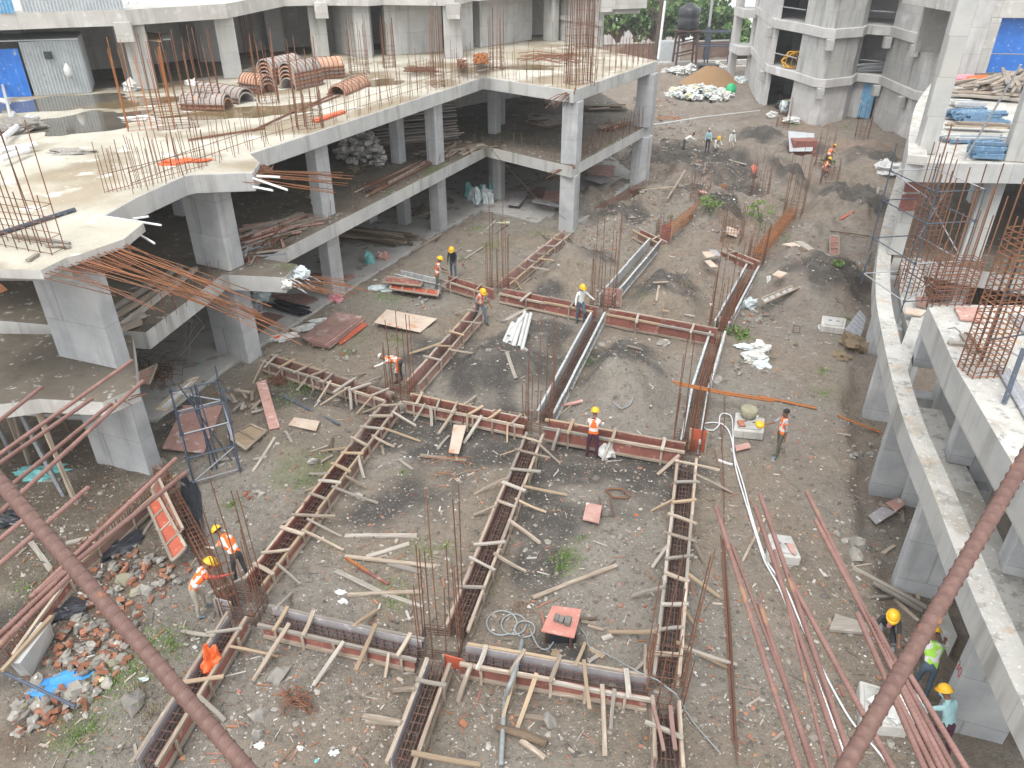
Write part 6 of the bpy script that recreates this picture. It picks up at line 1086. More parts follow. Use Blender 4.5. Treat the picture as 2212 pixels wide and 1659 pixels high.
def tangle(c, r, x0, y0, x1, y1, n, label, m='rust', rr=.012, h=.25, z=None):
    mb = MB()
    for i in range(n):
        a = (gpq(c, r, U(x0, x1), U(y0, y1), U(.02, h)) if z is None else gq(c, r, U(x0, x1), U(y0, y1), z+U(.02, h))); b = (gpq(c, r, U(x0, x1), U(y0, y1), U(.02, h)) if z is None else gq(c, r, U(x0, x1), U(y0, y1), z+U(.02, h)))
        mb.tube([a, (a+b)/2+Vector((U(-.1, .1), U(-.1, .1), U(0, .15))), b], rr, 4)
    return tag(mb.build('rebar_tangle', m), label, 'scrap rebar')
tangle(1, 3, 190, 1030, 560, 1250, 38, 'flat tangle of bent rusty hoops in the lower left cell'); tangle(1, 2, 110, 40, 290, 130, 60, 'brown ball of tie wire on the grass at the left cross formwork', 'rust', .008)
tangle(0, 2, 1150, -40, 1480, 180, 60, 'dry tangle of brown wire and roots on the slope at the left wall column', 'rust', .010, .5); tangle(2, 3, 40, 290, 260, 400, 10, 'thin scrap wires left of the red table', 'rust', .008); tangle(1, 2, 1420, 690, 1890, 920, 9, 'scatter of thin rusty wires in the dark cell', 'rust_bright', .008, .06)
tangle(1, 0, 1240, 560, 1540, 600, 60, 'red brown heap of hoops on the deck', 'rust', .018, .35, 7.0); tangle(1, 0, 1690, 490, 1770, 570, 60, 'small upright rusty hoop stack on the deck', 'rust', .02, .7, 7.0); tangle(1, 0, 1820, 440, 1950, 530, 110, 'round ball of rusty hoops on the deck', 'rust_bright', .018, 1.0, 7.0)
tangle(1, 0, 0, 1380, 170, 1440, 60, 'rusty mat of bars at the end of the deck near the wall column', 'rust', .014, .1, 6.7); tangle(2, 0, 70, 430, 660, 530, 30, 'long rusty bars strewn over the far deck', 'rust', .02, .15, 7.0); tangle(2, 0, 1230, 1000, 1480, 980, 10, 'rusty bars lying past the far podium column', 'rust_bright', .02, .2); tangle(3, 0, 150, 480, 330, 590, 2, 'x', 'rust', .01, .1, 3.6) if 0 else None
for i, (x0, y0, x1, y1) in enumerate([(0, 1080, 340, 920), (380, 910, 700, 760), (480, 880, 720, 790), (1560, 1060, 2200, 980)]):
    tag(MB().tube([gq(1, 0, x0, y0, 7.05), gq(1, 0, x1, y1, 7.05)] if i < 3 else [gq(0, 0, x0, 1160, 7.05), gq(0, 0, x1, 1060, 7.05)], .035, 6).build('deck_bar', 'rust'), ['long rusty bar beside the muddy puddle on the deck', 'rusty bar leading to the lone curved shutter', 'second rusty bar leading to the lone curved shutter', 'rusty bar lying on the yellowish deck, left'][i], 'rebar')
def rag(c, r, x, y, rx, ry, rz, m, label, cat='bag', z=None, seed=0, name='bag', amp=.45, rot=0):
    p = gpq(c, r, x, y, rz*.4) if z is None else gq(c, r, x, y, z+rz*.4)
    sd = seed or U(1, 90); mb = MB().blob((0, 0, 0), rx, ry, rz, sd, amp, 20, 12, rot)
    for i, v in enumerate(mb.v):
        d = Vector((v.x/rx, v.y/ry, v.z/rz)); f = abs(noise.noise(d*2.2+Vector((sd, sd*2, 0))))+.6*abs(noise.noise(d*4.6+Vector((0, sd, sd)))); k = .85+.42*f if amp > .15 else 1; mb.v[i] = Vector((v.x*k, v.y*k, v.z*k))+p
    return tag(mb.build(name, m), label, cat)
rag(2, 2, 830, 680, .24, .22, .3, 'white_sack', 'white sack standing behind the man in maroon trousers', 'sack'); rag(3, 3, 1150, 1160, .42, .34, .22, 'white_sack', 'white sack lying on the large chamber cover, lower right', 'sack', z=.34); rag(0, 3, 1755, 780, .18, .2, .38, 'orange_bag', 'orange plastic bag caught on the formwork, lower left', 'bag', z=.3)
rag(0, 3, 500, 990, .55, .28, .09, 'blue_tarp', 'bright blue tarpaulin scrap on the brick rubble', 'tarpaulin', name='tarpaulin', rot=.5); rag(0, 3, 380, 1080, .3, .16, .06, 'blue_tarp', 'small blue tarpaulin end left of the blue scrap', 'tarpaulin', name='tarpaulin', rot=.5)
rag(0, 2, 900, 1470, .75, .38, .12, 'black_plastic', 'shiny black plastic sheet on the trench side, left', 'plastic sheet', name='plastic_sheet', rot=.9); rag(0, 2, 1600, 1150, .22, 1.6, .08, 'black_plastic', 'dark plastic strip lining the trench beside the bare cage', 'plastic sheet', name='plastic_sheet', rot=.45); rag(0, 2, 60, 1230, .5, .35, .15, 'black_plastic', 'black plastic heap at the left edge behind the thick bar', 'plastic sheet', name='plastic_sheet')
rag(0, 3, 530, 360, .5, .35, .1, 'black_plastic', 'black plastic at the trench end in the rubble', 'plastic sheet', name='plastic_sheet'); rag(3, 1, 780, 1340, .5, .42, .38, 'jute', 'slumped brown jute sack right of centre, by the curved podium', 'sack'); rag(3, 1, 690, 1410, .35, .3, .1, 'jute', 'flat brown sacking beside the slumped jute sack', 'sack')
for i, (c, r, x, y, rx, rz, m) in enumerate([(2, 1, 2010, 1000, .3, .3, 'pale_sack'), (2, 1, 2100, 1360, .35, .25, 'white_sack'), (2, 1, 2060, 1440, .4, .22, 'white_sack'), (2, 1, 1980, 1340, .3, .1, 'pale_sack'), (3, 1, 30, 1350, .3, .15, 'white_sack'), (3, 1, 30, 1480, .3, .15, 'pale_sack'), (3, 0, 125, 970, .4, .3, 'white_sack'), (3, 0, 1090, 1410, .9, .4, 'pipe_grey'), (3, 0, 270, 1450, .3, .2, 'white_sack')]):
    rag(c, r, x, y, rx, rx*.8, rz, m, ['pale sack standing on the bank right of the far red formwork', 'white sack on the stone heap, upper', 'largest white sack on the stone heap', 'flat pale sack left of the stone heap', 'white sack at the lower end of the stone heap', 'pale sack below the stone heap', 'white round sack near the dark opening of the far shell', 'long grey boulder like sack beside the curved podium', 'red and white sack in the far scrub'][i], 'sack')
rag(1, 1, 400, 720, .26, .2, .2, 'pale_sack', 'pale blue sack lying on the cantilever end', 'sack', z=3.4); rag(1, 1, 280, 810, .16, .13, .14, 'white_sack', 'white sack hanging among the protruding bars', 'sack', z=3.2); rag(1, 1, 515, 110, .22, .22, .4, 'white_sack', 'white cloth on the slender column, middle floor', 'cloth', z=3.5, name='cloth')
for i in range(7): rag(1, 1, 1790+i*32, 60+(i % 3)*22, .28, .28, .5, 'pale_sack' if i % 3 else 'teal_plastic', 'full woven sack in the cluster on the podium ground floor', 'sack', z=.12, name='sack'); 
for o in list(COL.objects)[-7:]: o['group'] = 'woven sacks on the ground floor'
rag(1, 1, 955, 610, .2, .2, .35, 'teal_plastic', 'teal bag standing on the ground floor edge', 'bag', z=.12); rag(1, 1, 1080, 580, .25, .2, .25, 'ply_pink', 'pinkish bundle right of the teal bag', 'bag', z=.12); rag(1, 1, 595, 645, .2, .2, .4, 'pale_sack', 'pale sack in the shade left of the slender column', 'sack', z=.12); rag(1, 1, 605, 700, .2, .16, .16, 'orange_bag', 'orange tub left of the slender column foot', 'tub', z=.12)
rag(1, 1, 680, 950, .3, .25, .2, 'scarf_pink', 'faded pink cloth at the slender column foot', 'cloth', name='cloth'); rag(1, 1, 45, 915, .4, .3, .25, 'pale_sack', 'pale sack on the ground floor below the bars', 'sack', z=.12); rag(1, 1, 20, 1030, .3, .3, .25, 'steel_grey', 'grey bag at the ground floor edge', 'bag', z=.12)
rag(1, 1, 430, 1180, .5, .25, .1, 'white_sack', 'long white cloth crumpled by the plywood stack', 'cloth', name='cloth', rot=.5); rag(1, 1, 250, 1260, .5, .25, .1, 'white_sack', 'white and orange cloth left of the plywood stack', 'cloth', name='cloth', rot=.4); rag(1, 1, 220, 1270, .18, .12, .12, 'orange_bag', 'orange patch of cloth left of the plywood stack', 'cloth', name='cloth')
rag(1, 1, 545, 1125, .35, .2, .1, 'white_sack', 'white cloth end at the top of the plywood stack', 'cloth', name='cloth', rot=.3); rag(1, 1, 1075, 850, .6, .3, .1, 'pale_sack', 'pale plastic heap left of the red panels', 'plastic sheet', name='plastic_sheet'); rag(0, 1, 2130, 910, .3, .25, .2, 'white_sack', 'white bag beside the lower wall column', 'bag'); rag(0, 1, 1665, 1490, .35, .3, .1, 'green_plastic', 'bright green bowl in the mud behind the left scaffold', 'bowl', name='bowl', amp=.1)
rag(0, 2, 340, 830, .6, .3, .12, 'teal_plastic', 'pale teal plastic in the mud under the low slab', 'plastic sheet', name='plastic_sheet'); rag(1, 1, 2075, 298, .35, .2, .03, 'yellow_sack', 'yellow paper lying in the grass by the podium', 'paper', name='paper', amp=.2); rag(1, 3, 725, 205, .13, .06, .04, 'white_sack', 'crumpled white plastic by the thick grey timber', 'plastic bag'); rag(1, 3, 750, 285, .11, .06, .05, 'white_sack', 'smaller crumpled plastic below the thick grey timber', 'plastic bag')
for i, (c, r, x, y, s, m, lab) in enumerate([(1, 3, 60, 1470, .16, 'white_sack', 'white scrap at the bottom left cell'), (1, 3, 390, 1500, .16, 'white_sack', 'white scrap left of the brick in the bottom cell'), (1, 3, 665, 1540, .2, 'pale_sack', 'grey plastic scrap at the bottom edge'), (1, 3, 525, 1600, .1, 'teal_plastic', 'teal plastic scrap at the bottom edge'), (0, 3, 2150, 1480, .22, 'white_sack', 'white cloth strip at the bottom edge behind the thick bar'), (0, 3, 840, 930, .18, 'yellow_sack', 'yellow packet on the rubble'), (0, 3, 1190, 930, .2, 'pale_sack', 'pale blue packet right of the rubble'), (3, 0, 170, 1610, .3, 'green_plastic', 'green plastic scrap on the far bank'), (2, 1, 430, 655, .12, 'white_sack', 'white scrap on the mound behind the white shirted worker'), (2, 1, 1700, 980, .2, 'white_sack', 'white heap of plaster behind the far red formwork'), (2, 2, 1075, 1178, .1, 'orange_bag', 'orange scrap in the right front cell'), (1, 2, 1315, 1012, .1, 'brick', 'reddish scrap in the left front cell'), (0, 0, 550, 1315, .12, 'yellow_sack', 'small yellow scrap on the deck')]):
    s *= .42; rag(c, r, x, y, s, s*.7, s*.5, m, lab, 'scrap', z=7.0 if r == 0 and c == 0 else None, name='scrap')
rag(0, 0, 1420, 1345, .35, .3, .06, 'orange_bag', 'bright orange vest dropped on the deck, left end', 'vest', z=7.0, name='dropped_vest'); rag(0, 0, 1590, 1335, .55, .2, .06, 'orange_bag', 'bright orange cloth next to the dropped vest on the deck', 'cloth', z=7.0, name='cloth', rot=.2)
gsheet(1, 0, [(490, 1000), (740, 920), (770, 935), (520, 1020)], .06, 'orange_bag', 'long red sheet lying along the deck edge by the dark red cage', z=7.02)
rag(0, 0, 1170, 985, .7, .25, .1, 'white_sack', 'white rag on the wet deck', 'rag', z=7.0, name='rag'); rag(0, 0, 1600, 695, .3, .25, .2, 'white_sack', 'white packet behind the curved shutters', 'packet', z=7.0, name='packet'); rag(0, 0, 1090, 730, .35, .3, .3, 'white_sack', 'white tin at the foot of the first tower column', 'tin', z=7.0, name='tin'); rag(0, 0, 600, 1260, .7, .3, .08, 'stone', 'small grey debris heap on the deck', 'debris', z=7.0, name='debris')
gsheet(0, 0, [(1150, 260), (1340, 285), (1340, 350), (1240, 340)], .02, 'wood_yellow', 'ochre cloth hanging in the dark tower bay', z=9.0, name='cloth', cat='cloth'); gsheet(0, 0, [(1345, 280), (1415, 278), (1415, 330), (1350, 335)], .02, 'white_sack', 'white cloth hanging beside the ochre cloth', z=9.0, name='cloth', cat='cloth')
tag(MB().tube([gq(2, 0, 1255, 490, 7.0), gq(2, 0, 1255, 490, 7.0)+Vector((.1, 0, 3.0))], .07, 8).build('white_post', 'pvc_white'), 'tall white post at the far tip of the podium deck', 'post')
for i, (x0, y0, x1, y1) in enumerate([(0, 620, 110, 1060), (0, 830, 70, 850), (20, 1150, 240, 970), (100, 1040, 310, 975), (0, 1250, 300, 1200), (0, 1320, 230, 1240), (70, 1060, 110, 940)]):
    tag(MB().tube([gq(0, 0, x0, y0, 7.6 if i == 0 else 7.25), gq(0, 0, x1, y1, 7.2)], .1 if i else .06, 8).build('pale_pipe', 'pvc_white' if i % 3 else 'pipe_grey'), ['thin pale pipe leaning in the debris heap', 'pale pipe end at the left edge', 'longest pale pipe in the debris heap', 'pale pipe with a bent end', 'pale pipe nearest the tie bars', 'second pale pipe near the tie bars', 'short pale pipe standing in the heap'][i]+' on the deck, upper left', 'pipe')
rag(0, 0, 60, 1060, 1.2, .9, .3, 'stone', 'dark debris heap under the pale pipes at the left edge of the deck', 'debris', z=7.0, name='debris', amp=.3)
tag(MB().tube([gq(0, 1, -40, 400, 7.05), gq(0, 1, 620, 190, 7.05)], .06, 8).build('hose', 'steel_blue'), 'blue grey pipe lying on the near deck behind the wall cage', 'pipe')
for i, (x0, y0, x1, y1) in enumerate([(120, 405, 570, 470), (390, 485, 580, 500), (225, 615, 310, 560)]): tag(wood('plank', gq(0, 1, x0, y0, 7.04), gq(0, 1, x1, y1, 7.04), .1, .05, 'wood_grey'), ['long pale plank along the foot of the wall cage', 'thick pale plank at the end of the wall cage', 'small plank on the near deck'][i], 'plank')
for i, (x0, y0, x1, y1, z) in enumerate([(880, 250, 1340, 320, 6.95), (1100, 265, 1240, 245, 6.95), (1115, 380, 1280, 470, 6.6)]): tag(wood('white_pipe', gq(0, 1, x0, y0, z), gq(0, 1, x1, y1, z), .04, .04, 'pvc_white'), ['long white pipe at the broken deck edge', 'short white pipe above the long one at the deck edge', 'white pipe hanging below the broken deck edge'][i], 'pipe')
for i, (x0, y0, x1, y1, z) in enumerate([(0, 1480, 280, 1575, 6.9), (0, 1550, 160, 1580, 6.9), (30, 1460, 220, 1470, 7.0)]): tag(MB().tube([gq(1, 0, x0, y0, z), gq(1, 0, x1, y1, z)], .035, 8).build('white_pipe', 'pvc_white'), ['longest white pipe on the stub beam beside the wall column', 'short white pipe on the stub beam', 'upper white pipe on the stub beam'][i], 'pipe')
# ------------------------------------------------------------------ half round column shutters on the deck
def shutter(base, d, L, R_, label, m, group):
    d = Vector(d).normalized(); v = Vector((-d.y, d.x, 0)); t = thing('half_round_shutter', label, 'shutter', base, group); n = 12; mb = MB(); vs = []
    for x in (0, L):
        for rr in (R_, R_-.05):
            for j in range(n+1): an = math.pi*j/n; vs.append(Vector(base)+d*x+v*rr*math.cos(an)+Vector((0, 0, rr*math.sin(an))))
    k = n+1; fs = []
    for j in range(n): fs += [(j+1, j, 2*k+j, 2*k+j+1), (k+j, k+j+1, 3*k+j+1, 3*k+j), (j, j+1, k+j+1, k+j), (2*k+j+1, 2*k+j, 3*k+j, 3*k+j+1)]
    fs += [(0, k, 3*k, 2*k), (n, 2*k+n, 3*k+n, k+n)]; mb.add(vs, fs); sh = mb.build('shell', m, t, smooth=False)
    for q_ in np.linspace(.04, .96, 8):
        ring = [Vector(base)+d*L*q_+v*(R_+.02)*math.cos(math.pi*j/n)+Vector((0, 0, (R_+.02)*math.sin(math.pi*j/n))) for j in range(n+1)]; MB().tube(ring, .013, 4).build('rib', 'rust', sh)
    for s in (-1, 1): MB().stick(Vector(base)+v*s*(R_+.04)+Vector((0, 0, .03)), Vector(base)+d*L+v*s*(R_+.04)+Vector((0, 0, .03)), .05, .04).build('flange', 'rust', sh)
def stack(c, r, x, y, x2, y2, n, what, ms, L=None, R_=.42):
    a = gq(c, r, x, y, 7.02); b = gq(c, r, x2, y2, 7.02); d = b-a; L = L or d.length
    for i in range(n): shutter(a+Vector((0, 0, i*.165)), d, L, R_, ('lone' if n == 1 else ['bottom', 'second', 'third', 'fourth', 'top'][i] if i < n-1 else 'top')+' curved half round shutter '+what, ms[i % len(ms)], 'half round shutters on the deck')
OS = ['shutter_orange', 'shutter_grey', 'shutter_orange']
stack(0, 0, 1900, 900, 1540, 890, 2, 'of the front left stack on the deck', OS)
stack(0, 0, 2050, 850, 1680, 790, 2, 'of the grey stack behind the front left one', ['shutter_grey'])
stack(1, 0, 130, 770, -50, 745, 3, 'of the stack left of the tall pile', OS, R_=.44)
stack(1, 0, 290, 740, 520, 690, 5, 'of the tall pile facing the camera', ['shutter_grey', 'shutter_orange'], R_=.5)
stack(1, 0, 110, 700, 360, 640, 5, 'of the pile behind the tall pile, left', ['shutter_grey', 'shutter_grey', 'shutter_orange', 'shutter_orange'], R_=.46)
stack(1, 0, 740, 630, 450, 655, 4, 'of the long pile whose ends face right', OS, R_=.45)
stack(1, 0, 690, 790, 900, 700, 1, 'lying on its own near the deck edge', ['shutter_orange'], R_=.42)

for i in range(11):
    p = Vector((U(-15.5, -11.2), U(15.6, 18.8), 0)); p.z = gh(p.x, p.y); tag(wood('timber_prop', p, p+Vector((U(-.3, .3), U(-.2, .2), 3.1)), .09, .09, rng.choice(['wood_dark', 'wood', 'steel_grey'])), 'upright prop in the dark under the low slab, left edge', 'prop', 'props under the low slab')
for i in range(14):
    a = gpq(0, 2, U(1930, 2110), U(170, 400), U(.04, .2)); b = a+Vector((U(-.5, .5), U(-.5, .5), U(-.05, .1))); tag(wood('short_plank', a, b, .1, .04, rng.choice(['wood', 'wood_grey'])), 'short plank in the scatter right of the left scaffold', 'plank', 'short planks by the left scaffold')
tangle(0, 2, 1120, -120, 1560, 120, 26, 'loose long wires and dry stems on the slope above the left scaffold', 'wood_dark', .010, 1.1)
for i in range(7): a = gq(0, 1, U(1150, 1700), U(1000, 1300), 1.2); tag(MB().tube([gpq(0, 1, 1480+U(-90, 90), 1450+U(-40, 40)), a, gq(0, 1, U(1100, 1700), U(1000, 1250), 2.2)], .012, 4).build('dry_stem', 'wood_grey'), 'dry leafless stem standing in the wire tangle, left', 'stem', 'dry stems in the wire tangle')
pile(30, gq(0, 1, 2050, 560, 3.5), 1.0, 2.0, 1.2, 0, ['wood_dark', 'steel_grey', 'rust', 'wood_grey'], 'dusty rail or batten in the dense scrap heap behind the wall column', 'scrap', 'dense scrap behind the wall column', .06, .05, .9)
pile(26, gq(1, 1, 120, 420, 3.5), 1.1, 2.4, 1.3, 0, ['wood', 'wood_grey', 'rust', 'ply_pink'], 'tangled scrap batten on the middle floor edge left of the slender column', 'scrap', 'tangled scrap left of the slender column', .09, .04, .9)
pile(24, gq(1, 0, 1620, 1260, 3.5), 1.0, 3.2, 1.0, 0, WD, 'rough timber strewn along the middle floor edge near the corner', 'timber', 'timber strewn near the corner', .1, .05, .5)

tg = thing('cast_wall', 'pale cast concrete wall piece beside the trench in the rubble, lower left corner', 'wall', gp(*q(0, 3, 300, 680)))
w4 = [gq(0, 3, 270, 905, -.05), gq(0, 3, 455, 590, -.05), gq(0, 3, 420, 450, .62), gq(0, 3, 165, 790, .62)]; w4[0].z = w4[1].z = -.05
b_in = Vector((-.22, .0, 0)); MB().hexa([w4[0], w4[1], w4[1]+b_in, w4[0]+b_in, w4[3], w4[2], w4[2]+b_in, w4[3]+b_in]).build('body', 'concrete', tg); wood('top_runner', gq(0, 3, 430, 400, .68), gq(0, 3, 20, 850, .68), .08, .07, 'wood_yellow', tg)
tag(MB().tube([gq(0, 3, 20, 860, .6), gq(0, 3, 625, 1150, .25)], .035, 8).build('steel_tube', 'steel_blue'), 'blue grey tube slanting over the brick rubble, lower left', 'tube')
# ------------------------------------------------------------------ brick rubble at the lower left: separate bricks and stones
def inpoly(u, v, poly):
    c = False; n = len(poly)
    for i in range(n):
        (x1, y1), (x2, y2) = poly[i], poly[(i+1) % n]
        if (y1 > v) != (y2 > v) and u < (x2-x1)*(v-y1)/(y2-y1)+x1: c = not c
    return c
RUB = [(215, 1215), (300, 1195), (420, 1215), (400, 1260), (330, 1300), (300, 1345), (290, 1410), (240, 1480), (200, 1520), (130, 1560), (40, 1590), (30, 1540), (80, 1480), (110, 1400), (165, 1330), (190, 1270)]
RC = [a.xy for a in [G(u, v) for u, v in RUB]]
protos = []
for i in range(10):
    mb = MB(); L, W_, H = U(.16, .24), U(.10, .12), U(.065, .08); v = [Vector((sx_*L/2*U(.8, 1), sy*W_/2*U(.8, 1), sz*H/2*U(.85, 1))) for sz in (-1, 1) for sx_, sy in ((-1, -1), (1, -1), (1, 1), (-1, 1))]; mb.hexa(v); protos.append(mb.mesh('brick', 'brick', Vector((0, 0, 0))))
stones = []
for i in range(14):
    mb = MB().blob((0, 0, 0), U(.09, .17), U(.07, .12), U(.05, .09), i+1, .55, 7, 4); stones.append(mb.mesh('stone', 'stone_mossy' if i == 0 else 'stone', Vector((0, 0, 0))))
def drop(name, me, p, s, label, cat, group):
    o = bpy.data.objects.new(name, me); link(o, None, p); o.rotation_euler = (U(-.5, .5), U(-.5, .5), U(0, 6.3)); o.scale = (s,)*3; return tag(o, label, cat, group)
cnt = 0
while cnt < 300:
    u, v = U(20, 430), U(1190, 1600)
    if not inpoly(u, v, RUB): continue
    p = gp(u, v); p.z += U(.0, .10); cnt += 1
    if rng.random() < .5: drop('brick', rng.choice(protos), p, U(.7, 1.2), 'broken orange brick in the rubble heap at the lower left', 'brick', 'bricks of the rubble heap')
    else: drop('stone', rng.choice(stones), p, U(.6, 1.4), 'grey broken stone in the rubble heap at the lower left', 'stone', 'stones of the rubble heap')
for u, v, s, lab in [(268, 1255, 2.0, 'flat yellowish stone slab beside the thick left bar'), (185, 1350, 1.6, 'yellow mossy stone in the rubble heap'), (165, 1500, 2.4, 'big flat grey stone in the rubble heap by the blue tarpaulin'), (285, 1515, 2.3, 'large pale stone under the thick left bar'), (600, 1465, 2.1, 'dark grey boulder in the lower left cell'), (565, 1545, 1.7, 'grey boulder at the left end of the hoop tangle'), (557, 1590, 1.6, 'square brownish stone below the hoop tangle'), (345, 1005, 2.2, 'pale stone at the foot of the left scaffold'), (677, 998, 1.7, 'white boulder right of the short weeds plank'), (1190, 1557, 1.7, 'flat oval pale stone in the bottom cell'),
                     (1855, 1175, 2.2, 'pale rock on the bare ground, upper of two'), (1850, 1200, 2.2, 'pale rock on the bare ground, lower of two'), (1825, 1170, 1.3, 'small pale rock left of the two pale rocks'), (1810, 1155, 1.2, 'flat pale stone above the two pale rocks'), (1920, 360, 3.0, 'long pale boulder beside the curved podium edge'), (1600, 590, 1.8, 'pale boulder in the scrub mound'), (1690, 506, 1.7, 'grey boulder beside the white board on the bank'), (1545, 824, 2.6, 'large flat grey stone beside the white hose bend'), (1300, 745, 1.7, 'grey stone on the flat ground before the red formwork'), (1430, 745, 2.4, 'broad flat stone on the flat ground before the red formwork'), (1055, 760, 1.4, 'small stone on the dark mound near the pipes'), (1815, 1590, 1.6, 'pale block at the bottom edge under the bars'), (1385, 1510, 1.0, 'white pebble by the right trough'), (1320, 1475, 1.5, 'round brown stone beside the right trough, bottom'), (1630, 770, 1.5, 'grey stone in the heap at the white sacks'), (1650, 790, 1.7, 'broad grey stone in the heap at the white sacks')]:
    p = gp(u, v); k = drop('stone', stones[0 if 'mossy' in lab or 'yellow' in lab else rng.randint(1, 5)], p, s, lab, 'stone', None)
for u, v, lab in [(1345, 1505, 'brick lying in the bottom cell left of the middle trough') , (1000, 1565, 'upright brown brick in the bottom cell'), (960, 1470, 'orange brick piece in the left bottom cell'), (1150, 1440, 'orange brick chip beside the middle column cage'), (1640, 440, 'orange brick on the far bank'), (1625, 560, 'brick leaning on the scrub')]: drop('brick', rng.choice(protos), gp(u, v, .04), 1.1, lab, 'brick', None)
for c, r, x, y, n in [(2, 1, 2060, 1110, 26), (2, 1, 1960, 1500, 30), (3, 1, 60, 1090, 22), (1, 1, 1390, 960, 16), (1, 1, 780, 1370, 16), (3, 1, 240, 540, 8), (0, 2, 1900, 130, 20), (0, 2, 2100, 1000, 20), (1, 1, 1790, 600, 10), (3, 1, 880, 700, 20), (3, 2, 860, 650, 20)]:
    for i in range(n//2):
        p = gpq(c, r, x+U(-110, 110), y+U(-60, 60), .03); drop('stone', rng.choice(stones) if rng.random() < .75 else rng.choice(protos), p, U(.5, 1.2), 'loose grey stone lying scattered on the muddy site', 'stone', 'scattered stones')
for i in range(30):
    p = gp(U(420, 2000), U(560, 1650), .02); drop('stone', rng.choice(stones), p, U(.35, .9), 'loose grey stone lying scattered on the muddy site', 'stone', 'scattered stones')
corr('corrugated_sheet', (0, 0), (1.6, 0), 0, 1, 'steel_grey') if 0 else None
cs = [gq(3, 1, x, y, z) for x, y, z in [(725, 1180, .35), (850, 1270, .3), (905, 1090, .75), (850, 1020, .9)]]
mb = MB(); n = 24
for i in range(n+1):
    t = i/n; a = cs[0].lerp(cs[1], t)*1.0; 
    off = Vector((0, 0, .03*math.sin(i*math.pi/2)))
    mb.v += [cs[0].lerp(cs[3], t)+off, cs[1].lerp(cs[2], t)+off, cs[0].lerp(cs[3], t)+off-Vector((0, 0, .01)), cs[1].lerp(cs[2], t)+off-Vector((0, 0, .01))]
for i in range(n): k = 4*i; mb.f += [(k, k+1, k+5, k+4), (k+3, k+2, k+6, k+7)]; mb.m += [0, 0]
tag(mb.build('corrugated_sheet', 'steel_grey'), 'grey corrugated sheet leaning on the chamber cover by the curved podium', 'sheet')
# metal roofed box on the far ground
b = gp(*q(3, 0, 350, 1270)); t = thing('metal_box', 'small shed like box, bent pale metal sheet over red sides, far ground', 'box', b)
bevel(MB().box(b+Vector((-.7, -.5, -.05)), b+Vector((.9, .7, 1.0))).build('body', 'ply_red', t), .02); mb = MB(); mb.add([b+Vector(p) for p in [(-1.0, -.8, .35), (.5, -.9, .4), (1.1, .9, 1.15), (-.7, 1.0, 1.3), (-1.0, -.8, .38), (.5, -.9, .43), (1.1, .9, 1.18), (-.7, 1.0, 1.33)]], [(3, 2, 1, 0), (4, 5, 6, 7), (0, 1, 5, 4), (1, 2, 6, 5), (2, 3, 7, 6), (3, 0, 4, 7)]); mb.build('bent_sheet', 'galv', t)
# sand heap and sack heaps at the far end
p = G(1535, 178); mb = MB(); n, k = 28, 9
for i in range(k+1):
    rr = i/k
    for j in range(n):
        ph = 2*math.pi*j/n; R0 = 3.3*(1+.12*math.sin(2*ph)); hh = 2.1*(1-rr)**1.0*(1-.25*(1-rr)**4)*(1+.12*noise.noise((math.cos(ph)*3, math.sin(ph)*3, rr*3))); w_ = noise.noise((math.cos(ph)*2, math.sin(ph)*2, rr*2))*.15; mb.v.append(Vector((p.x+R0*rr*math.cos(ph)*(1+w_), p.y+R0*.8*rr*math.sin(ph)*(1+w_), hh-.05)))
for i in range(k):
    for j in range(n): mb.f.append((i*n+j, (i+1)*n+j, (i+1)*n+(j+1) % n, i*n+(j+1) % n)); mb.m.append(0)
tag(mb.build('sand_heap', 'sand', smooth=True), 'cone of brown sand at the far end of the site', 'sand heap')
def heap(u, v, rx, ry, n, hz_, ms, label, group, s=(.35, .6)):
    c = G(u, v)
    for i in range(n):
        a, rr = U(0, 6.28), math.sqrt(U(0, 1)); p = c+Vector((math.cos(a)*rx*rr, math.sin(a)*ry*rr, hz_*(1-rr)+U(0, .2))); mb = MB().blob(p, U(*s)*.85, U(*s)*.7, U(.12, .26), U(1, 99), .8, 10, 7, U(0, 3)); tag(mb.build('sack', rng.choice(ms)), label, 'sack', group)
heap(1510, 207, 3.1, 2.6, 95, .8, ['white_sack', 'yellow_sack', 'pale_sack', 'white_sack'], 'empty white or yellow sack in the big heap before the sand', 'big sack heap before the sand')
heap(1490, 157, 2.8, 1.5, 40, .6, ['white_sack'], 'white sack in the low heap left of the sand', 'low sack heap left of the sand'); heap(1550, 150, 1.2, 1.0, 8, .5, ['yellow_sack', 'white_sack'], 'yellowish sack behind the sand cone', 'sacks behind the sand'); heap(1590, 178, 1.3, .8, 16, .4, ['pale_sack', 'white_sack'], 'pale sack between the sand and the shell building', 'sacks by the shell building'); heap(1700, 265, .8, .6, 5, .2, ['white_sack'], 'white sack near the dark opening of the shell building', 'sacks by the dark opening')
c_ = G(1527, 160); tag(bevel(MB().box(c_+Vector((-1.1, -.6, 0)), c_+Vector((1.1, .8, 1.0))).build('black_tub', 'black_plastic'), .08), 'black tub between the white sacks and the sand cone', 'tub'); rag(2, 0, 1855, 770, .5, .4, .6, 'green_plastic', 'green drum beside the big sack heap', 'drum', name='drum', amp=.1)
